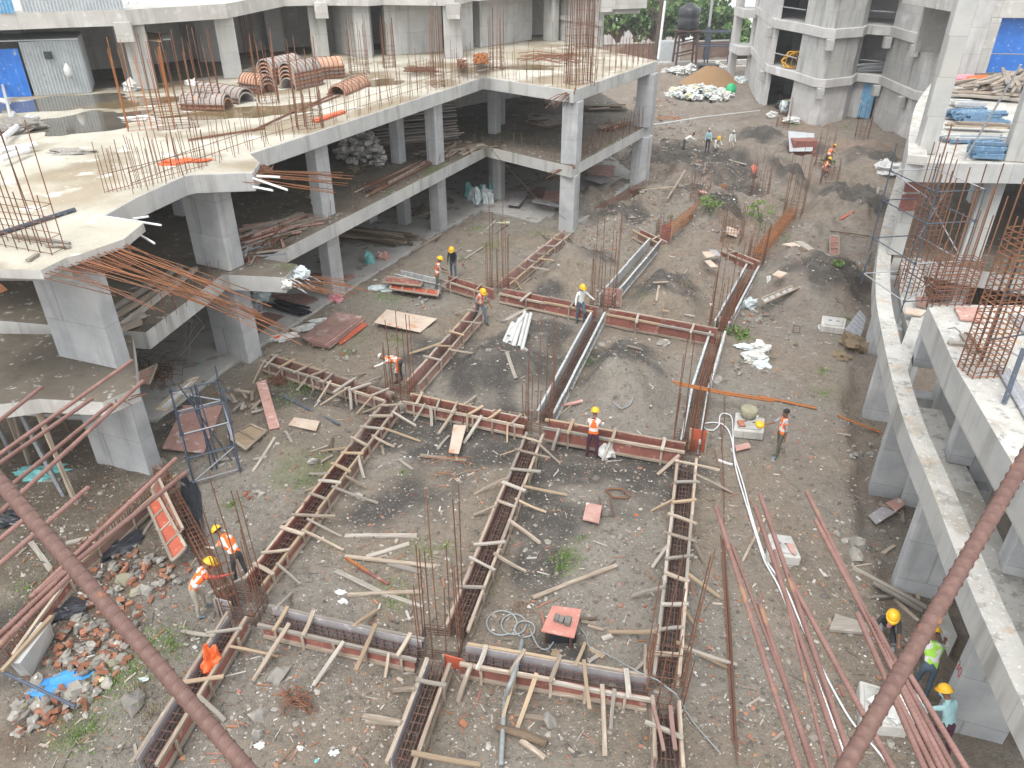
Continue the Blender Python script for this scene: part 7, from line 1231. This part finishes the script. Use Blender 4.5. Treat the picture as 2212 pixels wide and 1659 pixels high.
# items inside the shell openings
t = thing('yellow_lattice', 'yellow steel crane lattice section lying in a first floor opening of the shell', 'lattice', (23.2, 67.6, 3.52)); o_ = Vector((22.6, 67.9, 3.55))
A = [Vector(p)+o_ for p in [(0, 0, .5), (.5, 0, 1.2), (.6, -1.2, 1.3), (.5, -.9, .1), (.2, -.3, .05), (1.8, 0, 1.25), (1.8, -1.0, 1.25), (1.8, -.8, .1), (1.8, 0, .1)]]
for i, j in [(0, 1), (1, 2), (2, 3), (3, 4), (4, 0), (0, 2), (1, 5), (2, 6), (3, 7), (4, 8), (5, 6), (6, 7), (7, 8), (8, 5), (1, 6), (2, 7), (3, 2), (4, 1), (0, 3), (8, 1), (7, 4)]: bar('lattice_bar', A[i], A[j], .05, 'yellow_paint', t, 6)
for i in range(14): tag(MB().blob(Vector((23.6+U(-.6, 1.2), 67.8+U(-1.3, 1.3), U(.1, .7))), U(.2, .4), U(.2, .4), U(.2, .4), i, .4, 8, 5).build('drum', rng.choice(['blue_pale', 'pale_sack', 'black_plastic', 'steel_grey', 'yellow_sack']), smooth=True), 'drum or sack stored in the dark ground floor opening of the shell', 'goods', 'goods in the shell opening')
for i in range(20): a = Vector((29+U(-.5, .8), 65.2+U(-.4, .6), 3.55+U(.05, .6))); tag(wood('tube', a+Vector((-1.2, .3, 0)), a+Vector((1.0, -.5, U(0, .3))), .07, .07, 'steel_grey'), 'grey tube in the stack inside the first floor recess of the shell', 'tube', 'tubes in the shell recess')
tag(MB().tube([gp(*q(2, 0, 1210, 1090), .5), gp(*q(2, 0, 1600, 1040), .6), gp(*q(2, 0, 2090, 970), .5)], .06, 6).build('pipe_line', 'pipe_grey'), 'long thin pale pipe running over the far ground', 'pipe')
# ------------------------------------------------------------------ boundary wall, tank, pole, trees
wl = thing('boundary_wall', 'reddish boundary wall with a pale coping behind the water tank', 'wall', (15, 107, 0)); a, b = Vector((2, 101.5)), Vector((46, 112)); MB().wall(a, b, -1.5, 1.05, .3).build('wall', 'wall_brick', wl); MB().wall(a+Vector((.05, -.08)), b+Vector((.05, -.08)), 1.055, 1.2, .46).build('coping', 'concrete_old', wl)
for i in range(12): p = a.lerp(b, (i+.5)/12); MB().box((p.x-.18, p.y-.2, -1.5), (p.x+.18, p.y-.03, 1.04)).build('pier', 'wall_brick', wl)
for yy, z, lab in ((99.6, .3, 'low dark plinth before the boundary wall'), (94.5, .35, 'dark kerb bank before the boundary wall, nearer')): tag(MB().wall((12, yy-3), (40, yy+2.6), -1.3, z-.5, .8).build('plinth', 'concrete_old'), lab, 'plinth')
tb_ = G(1478, 133); t = thing('water_tank', 'round black plastic water tank on a steel stand', 'water tank', tb_); z1 = 3.5
prof = [(0, 1.1), (.15, 1.25), (1.2, 1.25), (1.3, 1.2), (1.4, 1.25), (2.2, 1.25), (2.35, 1.1), (2.6, .5), (2.75, .45), (2.8, .1)]
MB().tube([tb_+Vector((0, 0, z1+z)) for z, _ in prof], [r for _, r in prof], 20).build('tank', 'black_plastic', t, smooth=True)
for sx_ in (-1, 1):
    for sy in (-1, 1): bar('stand_leg', tb_+Vector((sx_*1.2, sy*1.1, -1.0)), tb_+Vector((sx_*1.05, sy*.95, z1)), .14, 'rust_dark', t, 6)
for z in (1.2, 2.4, 3.4):
    for s in (-1, 1): bar('brace', tb_+Vector((-1.1, s, z-.5)), tb_+Vector((1.1, s, z)), .08, 'rust_dark', t, 5); bar('brace', tb_+Vector((s*1.1, -1, z)), tb_+Vector((s*1.1, 1, z-.5)), .08, 'rust_dark', t, 5)
MB().box(tb_+Vector((-1.4, -1.3, z1-.12)), tb_+Vector((1.4, 1.3, z1-.005))).build('platform', 'rust_dark', t)
t = thing('tank_rack', 'dark steel frame stand right of the water tank', 'frame', tb_+Vector((4, 0, 0)))
for sx_ in (2.6, 5.4):
    for sy in (-.8, .8): bar('frame_leg', tb_+Vector((sx_, sy, -1.2)), tb_+Vector((sx_, sy, 3.3)), .09, 'steel_blue', t, 5)
for z in (1.8, 3.3):
    for sy in (-.8, .8): bar('frame_rail', tb_+Vector((1.2, sy, z)), tb_+Vector((5.4, sy, z)), .08, 'steel_blue', t, 5)
pb = G(1525, 112); t = thing('utility_pole', 'tall slim utility pole standing at the boundary wall', 'pole', pb); MB().tube([pb+Vector((0, 0, -1.5)), pb+Vector((0, 0, 14))], [.2, .13], 8).build('pole', 'steel_grey', t); MB().tube([pb+Vector((-.05, -.1, -1.3)), pb+Vector((-.05, -.1, 3))], .3, 8).build('pole_base', 'steel_blue', t)
c_ = G(1447, 122); tag(MB().box(c_+Vector((-1.3, 0, -1.2)), c_+Vector((1.3, 1.5, 1.7))).build('tarp_cover', 'galv'), 'pale rounded cover standing behind the tip of the podium deck', 'cover')
LEAF = None
def tree(label, base, H, rad, m, nclump, seed, trunk_h=.14, leaf=.34, flat=.8, n_leaf=26, group='trees behind the boundary wall', name='tree'):
    r2 = random.Random(seed); base = Vector(base); t = thing(name, label, 'tree' if name == 'tree' else 'bush', base, group); tr = MB(); th = H*trunk_h; tr.tube([base+Vector((0, 0, -.5)), base+Vector((r2.uniform(-.2, .2), 0, th*.5)), base+Vector((r2.uniform(-.4, .4), 0, th*1.2))], [rad*.07, rad*.055, rad*.04], 7)
    cl = []
    for i in range(nclump):
        a = r2.uniform(0, 6.28); ph = r2.uniform(-1, 1); rr = r2.uniform(.45, 1)**.6; k = Vector((math.cos(a)*math.sqrt(1-ph*ph)*rad*rr, math.sin(a)*math.sqrt(1-ph*ph)*rad*rr, ph*(H-th)*.5*rr*flat)); cl.append(base+Vector((0, 0, th+(H-th)*.5))+k*(1+.25*r2.uniform(-1, 1)))
    for c in cl[::4]: s = base+Vector((0, 0, th*r2.uniform(.7, 1.2))); tr.tube([s, s.lerp(c, .5)+Vector((0, 0, .3)), c], [rad*.03, rad*.02, rad*.008], 5)
    tr.build('trunk', 'bark', t); P_ = []; 
    rs = np.random.RandomState(seed); vs = []; 
    for c in cl:
        R_ = rad*r2.uniform(.16, .32); n = n_leaf; d = rs.normal(size=(n, 3)); d /= np.linalg.norm(d, axis=1)[:, None]; ce = np.array(c)+d*(R_*rs.uniform(.4, 1, (n, 1)))*np.array([1, 1, .75]); x = rs.normal(size=(n, 3)); x /= np.linalg.norm(x, axis=1)[:, None]; y = np.cross(x, rs.normal(size=(n, 3))); y /= np.linalg.norm(y, axis=1)[:, None]; s = leaf*rs.uniform(.6, 1.3, (n, 1))
        vs.append(np.stack([ce-x*s, ce-y*s*.55, ce+x*s, ce+y*s*.55], 1).reshape(-1, 3))
    V = np.concatenate(vs)-np.array(base); me = bpy.data.meshes.new('crown'); f = np.arange(len(V)).reshape(-1, 4); me.from_pydata(V.tolist(), [], f.tolist())
    for k in m: me.materials.append(MATS[k])
    me.polygons.foreach_set('material_index', rs.choice(len(m), len(f)*0+len(f), p=[.6, .4] if len(m) == 2 else None).tolist()); me.update(); link(bpy.data.objects.new('crown', me), t, base)
TL = ['leaf', 'leaf_light']; TG = ['leaf_grey', 'leaf']
for i, (u, dist, H, rad, m, lab, nc) in enumerate([(1315, 118, 12, 4.6, TG, 'greyish tree right beside the tower balcony', 110), (1352, 112, 7.5, 3.6, TL, 'low dark tree above the red wall, left', 80), (1395, 121, 13, 4.6, TG, 'tall pale tree with sky showing through it', 95), (1425, 114, 8.5, 3.4, TL, 'bushy tree left of the brown dead tree', 80), (1460, 116, 4.8, 3.6, TL, 'large bright green tree just left of the water tank', 150), (1494, 124, 1.8, 3.5, TL, 'green tree behind the water tank', 110),
      (1548, 150, 4.2, 6, ['leaf_light', 'leaf_grey'], 'pale hazy tree far behind the utility pole', 110), (1585, 140, 2.6, 5.2, ['leaf_light', 'leaf_grey'], 'pale bush mass left of the shell frame', 110), (1605, 118, 3.4, 2.0, TL, 'dark small tree beside the shell frame', 70), (1652, 128, 12, 3.2, TL, 'tree seen through the shell frame openings', 100), (1345, 130, 11, 5, TG, 'greyish tree behind the low dark one', 90), (1520, 160, 6.0, 7, ['leaf_light', 'leaf_grey'], 'pale far tree right of the water tank', 110), (1570, 112, 2.2, 2.4, TL, 'low shrub before the boundary wall, right', 50), (1285, 112, 10, 4.2, TL, 'tree half hidden by the tower end wall', 90), (1510, 110, 2.2, 2.2, TL, 'low shrub beside the tank stand', 45)]):
    d = fwv+rtv*((u-1106)/F); k = dist/math.hypot(d.x, d.y); x, y = d.x*k, d.y*k; tree(lab, (x, y, gh(x, y)), H+.6, rad, m, int(nc*1.3), 50+i, leaf=.36)
d = G(1415, 118); t = thing('dead_tree', 'tall brown thin bare tree rising between the green trees', 'tree', d, 'trees behind the boundary wall'); mb = MB(); mb.tube([d, d+Vector((.2, 0, 5)), d+Vector((0, 0, 14))], [.28, .2, .08], 7); mb.build('trunk', 'bark', t)
mb = MB()
for i in range(90): s = d+Vector((0, 0, U(3, 13))); mb.tube([s, s+Vector((U(-1.6, 1.6), U(-1, 1), U(.2, 1.6)))], .03, 3)
mb.build('branches', 'bark', t)
for u, v, H, r_, lab in [(1640, 480, 1.4, .8, 'leafy weed clump on the scrub mound by the bare cage'), (1530, 455, .8, .8, 'green weeds beside the far bare cage'), (1785, 362, .7, .5, 'bright weeds at the thin bars of the squatting pair'), (1590, 725, .35, .6, 'round grass clump right of the far formwork corner'), (1810, 575, .3, .4, 'weed tuft on the right bank')]:
    p = gp(u, v); tree(lab, p, H*.8, r_*.75, ['grass', 'leaf_light'], 20, int(u), .1, .06, n_leaf=18, group=None, name='weed_bush')
# ------------------------------------------------------------------ ground cover nobody could count
def tufts(name, patches, n, hgt, m, wd=.012):
    mb = MB()
    for u, v, rr, k in patches:
        c = gp(u, v)
        for i in range(int(n*k)):
            a, r_ = U(0, 6.28), abs(rng.gauss(0, .62))*rr; p = Vector((c.x+math.cos(a)*r_, c.y+math.sin(a)*r_*1.0, 0)); p.z = gh(p.x, p.y)-.01 if i % 3 == 0 else zz; zz = p.z; h = hgt*U(.5, 1.3); l = Vector((U(-.6, .6)*h, U(-.6, .6)*h, h)); s = Vector((U(-1, 1), U(-1, 1), 0)).normalized()*wd*U(.7, 1.6); j = len(mb.v); mb.v += [p-s, p+s, p+l*.6+s*.7, p+l]; mb.f.append((j, j+1, j+2, j+3)); mb.m.append(0)
    o = mb.build(name, m); o['kind'] = 'stuff'; return o
GR = [(1060, 530, 1.3, 1.3), (1030, 495, .8, .5), (1165, 505, .9, .6), (820, 640, .9, .7), (745, 760, .9, .7), (770, 720, .8, .6), (655, 838, .9, 1.1), (610, 830, .7, .6), (620, 865, .7, .6), (860, 735, .6, .5), (1225, 1200, .5, 1.0), (1215, 1225, .35, .6), (1270, 780, .6, .7), (845, 1300, .5, .3), (960, 1180, .3, .3), (330, 1385, .7, .9), (370, 1390, .5, .6), (250, 1470, .6, .8), (170, 1590, .7, .8), (200, 1570, .5, .6), (290, 1450, .5, .5), (650, 1040, .8, .6), (1500, 880, .3, .2), (1780, 850, .7, .6), (1775, 800, .5, .4), (1835, 690, .5, .3), (1540, 450, 1.0, .9), (1600, 730, .8, 1.0), (1640, 490, 1.2, .7), (1715, 270, 1.2, .8), (1830, 275, 1.0, .6), (720, 1180, .5, .2), (1050, 1265, .4, .3), (930, 1190, .4, .3), (60, 1270, .8, .6), (500, 1090, .4, .5), (590, 810, .5, .5), (430, 740, .6, .3), (1570, 110, 3, 1.2), (1395, 640, .8, .3), (1760, 300, 1.2, .5), (1650, 350, 1.2, .4), (1560, 300, 1.2, .3), (1700, 520, .8, .4), (1450, 470, .8, .4), (1850, 400, .8, .4), (1590, 350, .8, .3), (870, 1020, .3, .2), (1260, 1160, .3, .2), (845, 650, 1, .6), (1000, 560, 1.0, .4)]
tufts('grass', GR, 520, .055, 'grass', .013)
tufts('dry_grass', [(330, 1540, .8, .8), (1250, 570, 1.2, .6), (1480, 620, 1.4, 1.0), (1440, 660, 1.0, .6), (690, 1000, .9, .8), (1000, 690, .8, .3), (1380, 800, 1.2, .5), (1580, 540, 1.0, .5), (1050, 1250, .6, .4), (300, 1480, .7, .5), (1640, 470, 1.2, .5), (1230, 640, .9, .4), (1340, 610, .8, .3)], 300, .12, 'dry_grass', .008)
def gravel():
    N = 34000; rs = np.random.RandomState(4); M_ = 15000; u = np.concatenate([rs.uniform(20, 2000, N), rs.uniform(1240, 1960, M_)]); v = np.concatenate([480+rs.beta(1.3, 1.25, N)*1180, rs.uniform(160, 520, M_)])
    V = []; Fc = []; C_ = []; pal = [(.55, .54, .51), (.17, .145, .12), (.33, .31, .28), (.22, .19, .155), (.10, .09, .08), (.13, .11, .095), (.28, .25, .22), (.14, .12, .10), (.24, .20, .17), (.11, .10, .09), (.30, .15, .09), (.45, .42, .37)]; n = 0
    dirs = np.stack([(rtv*((a-1106)/F)+upv*((829.5-b)/F)+fwv)[:] for a, b in zip(u, v)]); t = -CH/dirs[:, 2]; px = dirs[:, 0]*t; py = dirs[:, 1]*t; z = relief(px, py)
    for a, b, c in zip(px, py, z):
        if a < -9.5+ (b-24)*.42 and b > 18.5: continue
        if a > 15 and b > 24: continue
        ci = rs.randint(len(pal)); s = float(rs.gamma(1.6, .014)+.010) if ci not in (0, 11) else float(rs.gamma(1.5, .006)+.010); s *= max(1, b/22); zz = c+nz(a, b)*(1+2.2*min(1, max(0, c)))+s*.15; col = pal[ci]; k = rs.uniform(.8, 1.2); an = rs.uniform(0, 6.28); ca, sa = math.cos(an), math.sin(an); el = rs.uniform(.5, 1.0); j = rs.uniform(.6, 1.2, 6)
        for i, (x, y, h) in enumerate([(1, 0, 0), (.3, .8, .1), (-.8, .5, 0), (-.7, -.6, .05), (.4, -.8, 0), (0, 0, .55)]):
            x *= s*j[i]; y *= s*el*j[i]; V.append((a+x*ca-y*sa, b+x*sa+y*ca, zz+h*s-.1*s)); C_.append((col[0]*k, col[1]*k, col[2]*k, 1))
        for i in range(5): Fc.append((n+i, n+(i+1) % 5, n+5))
        n += 6
    me = bpy.data.meshes.new('gravel'); me.from_pydata(V, [], Fc); at = me.color_attributes.new('tint', 'FLOAT_COLOR', 'POINT'); at.data.foreach_set('color', np.array(C_).reshape(-1)); me.materials.append(MATS['gravel']); o = bpy.data.objects.new('gravel', me); link(o); o['kind'] = 'stuff'
gravel()
def litter():
    V = []; Fc = []; C_ = []; pal = [(.34, .29, .24), (.28, .24, .20), (.2, .17, .14), (.2, .17, .14), (.13, .11, .09), (.42, .40, .37), (.13, .11, .09), (.30, .13, .09), (.24, .12, .07)]; n = 0
    for i in range(2600):
        u, v = (U(30, 1990), U(520, 1655)) if i < 1700 else (U(1250, 1960), U(230, 560)); p = G(u, v)
        if p.x < -9.3+(p.y-24)*.44 and p.y > 18: continue
        z = gh(p.x, p.y)+.015; L = abs(rng.gauss(0, .08))+.03; w_ = U(.006, .016) if rng.random() < .75 else U(.015, .035); L = min(L, .5) if w_ < .03 else w_*U(1, 2); a = U(0, 6.28); d = Vector((math.cos(a), math.sin(a), U(-.12, .12)))*L; s = Vector((-math.sin(a), math.cos(a), U(-.2, .2)))*w_; h = Vector((0, 0, w_*.6)); c = rng.choice(pal); k = U(.8, 1.2); q0 = Vector((p.x, p.y, z))
        for b in (-d-s-h, d-s-h, d+s-h, -d+s-h, -d-s+h, d-s+h, d+s+h, -d+s+h): V.append(q0+b); C_.append((c[0]*k, c[1]*k, c[2]*k, 1))
        Fc += [(n+4, n+5, n+6, n+7), (n, n+1, n+5, n+4), (n+1, n+2, n+6, n+5), (n+2, n+3, n+7, n+6), (n+3, n, n+4, n+7)]; n += 8
    me = bpy.data.meshes.new('litter'); me.from_pydata(V, [], Fc); at = me.color_attributes.new('tint', 'FLOAT_COLOR', 'POINT'); at.data.foreach_set('color', np.array(C_).reshape(-1)); me.materials.append(MATS['gravel']); o = bpy.data.objects.new('litter', me); link(o); o['kind'] = 'stuff'
litter()
# ------------------------------------------------------------------ bars that stick out from the floor below the camera
def ribbed(name, p0, p1, r, label, m='rust_thick', pitch=None, n=16, group=None):
    p0 = Vector(p0); p1 = Vector(p1); L = (p1-p0).length; pitch = pitch or r*1.55; k = int(L/pitch); pts, rr = [], []; d = (p1-p0)/L
    for i in range(k):
        for s, f in ((0, 1.0), (.76, 1.0), (.81, 1.13), (.87, 1.13), (.92, 1.0)): pts.append(p0+d*pitch*(i+s)); rr.append(r*f)
    mb = MB(); mb.tube(pts, rr, n); sk = .38*r
    a = d.cross(Vector((0, 0, 1))).normalized()
    for j, v in enumerate(mb.v):         # ribs run aslant
        th = 2*math.pi*(j % n)/n; mb.v[j] = v+d*sk*math.cos(th+.8)
    return tag(mb.build(name, m, smooth=True), label, 'rebar', group)
def ray(u, v, t): return CP+(fwv+rtv*((u-1106)/F)+upv*((829.5-v)/F))*t
ribbed('thick_rebar', ray(-90, 935, .80), ray(640, 1785, .66), .0073, 'thick ribbed rebar crossing the lower left corner close to the camera')
ribbed('thick_rebar', ray(2300, 845, .80), ray(1745, 1795, .64), .0073, 'thick ribbed rebar crossing the lower right corner close to the camera')
BZ = 10.2
def nb(a, b, r, lab, z=BZ, grp='bars fanning out below the camera', dz=0):
    A = G(*a, z); B = G(*b, z+dz); ribbed('projecting_rebar', A+(A-B)*.35, B, r, lab, 'rust_pipe', n=10, group=None)
LB = [((0, 908), (91, 835), 'short rusty rod at the left edge, topmost of the left set'), ((0, 981), (286, 778), 'upper long rusty rod of the left set, tip at the dry tangle'), ((0, 1000), (200, 860), 'rusty rod close below the upper long one, left set'), ((20, 1052), (240, 872), 'light brown rod of the left set ending near the low slab'), ((47, 1064), (310, 822), 'lower long rusty rod of the left set, tip at the pinkish panel'), ((0, 1218), (196, 1048), 'rusty rod crossing behind the thick left bar, tip on the pale mud'), ((165, 1197), (385, 986), 'rusty rod over the bare trench cage, tip at the scaffold'), ((177, 1203), (406, 1017), 'rusty rod nearest the red panels, tip at the scaffold foot'), ((0, 1165), (60, 1115), 'short rusty rod end at the left edge beside the thick bar'), ((0, 1370), (165, 1215), 'rusty rod along the lower left trench, upper'), ((0, 1392), (155, 1240), 'rusty rod along the lower left trench, lower')]
for a, b, lab in LB: nb(a, b, .0145, lab)
RB = [((1735, 1690), (1545, 1090), 'leftmost rod of the right fan, by the white stick'), ((1775, 1690), (1580, 1175), 'faint second rod of the right fan'), ((1855, 1690), (1640, 1062), 'rod of the right fan beginning over the chamber cover, left of a close pair'), ((1835, 1690), (1630, 1090), 'right rod of the close pair over the chamber cover'), ((1795, 1690), (1672, 1185), 'rod passing the right corner of the chamber cover'), ((2045, 1690), (1742, 1060), 'rod of the right fan with its tip highest, by the bare ground'), ((2060, 1690), (1760, 1120), 'rod close beside the highest tipped one'), ((1945, 1690), (1700, 1240), 'rod with a bulging end over the large chamber'), ((2010, 1690), (1850, 1320), 'rod passing in front of the squatting worker, left'), ((2075, 1690), (1880, 1330), 'rod passing in front of the squatting worker, right'), ((2105, 1690), (1960, 1450), 'rightmost rod over the teal shirted worker'), ((2030, 1690), (1925, 1480), 'rod over the large chamber, under the thick right bar'), ((1765, 1690), (1640, 1300), 'lower rod between the hose and the chamber')]
for i, (a, b, lab) in enumerate(RB): nb(a, b, .0138 if i not in (1, 4) else .009, lab)
# a few slack lines in the far yard
for a, b, z0, z1, lab in [((1040, 300), (1230, 480), 6.9, 0.4, 'thin cord hanging from the podium deck corner')]:
    A = G(*a, z0); B = G(*b, z1); tag(MB().tube([A, (A+B)/2-Vector((0, 0, .3)), B], .01, 4).build('cord', 'rust_dark'), lab, 'cord')
# spray painted mark on the nearest slanting column
cu = bpy.data.curves.new('painted_mark', 'FONT'); cu.body = '30'; cu.size = .34; cu.extrude = .001
tmp = bpy.data.objects.new('tmp', cu); COL.objects.link(tmp); bpy.context.view_layer.update(); me = bpy.data.meshes.new_from_object(tmp.evaluated_get(bpy.context.evaluated_depsgraph_get())); COL.objects.unlink(tmp); bpy.data.objects.remove(tmp)
me.materials.clear(); me.materials.append(MATS['shirt_red']); o = bpy.data.objects.new('painted_mark', me); a = Vector((*CB[4], 0)); v = Vector((.34, .93, 0)); link(o, cols5[4], a+v*.42-Vector((.93, -.34, 0))*.006+Vector((0, 0, 1.0))); o.location = a+v*.4-Vector((.93, -.34, 0))*.006+Vector((0, 0, 1.0))-WL[cols5[4].name]
o.matrix_local = Matrix.Translation(o.location) @ Matrix((-v, Vector((0, 0, 1)), Vector((-.93, .34, 0)))).transposed().to_4x4()

# ------------------------------------------------------------------ thin haze over the site, added also to lift the dark interiors
hm_, n_, l_, b_ = newmat('haze_air'); n_.remove(b_); vol = n_.new('ShaderNodeVolumePrincipled'); vol.inputs['Color'].default_value = (.93, .95, .97, 1); vol.inputs['Density'].default_value = .0007; vol.inputs['Anisotropy'].default_value = .2
l_.new(vol.outputs[0], n_['Material Output'].inputs['Volume'])
hz_ = MB().box((-620, -32, -140), (620, 920, 22)).build('haze', 'haze_air'); hz_['kind'] = 'stuff'
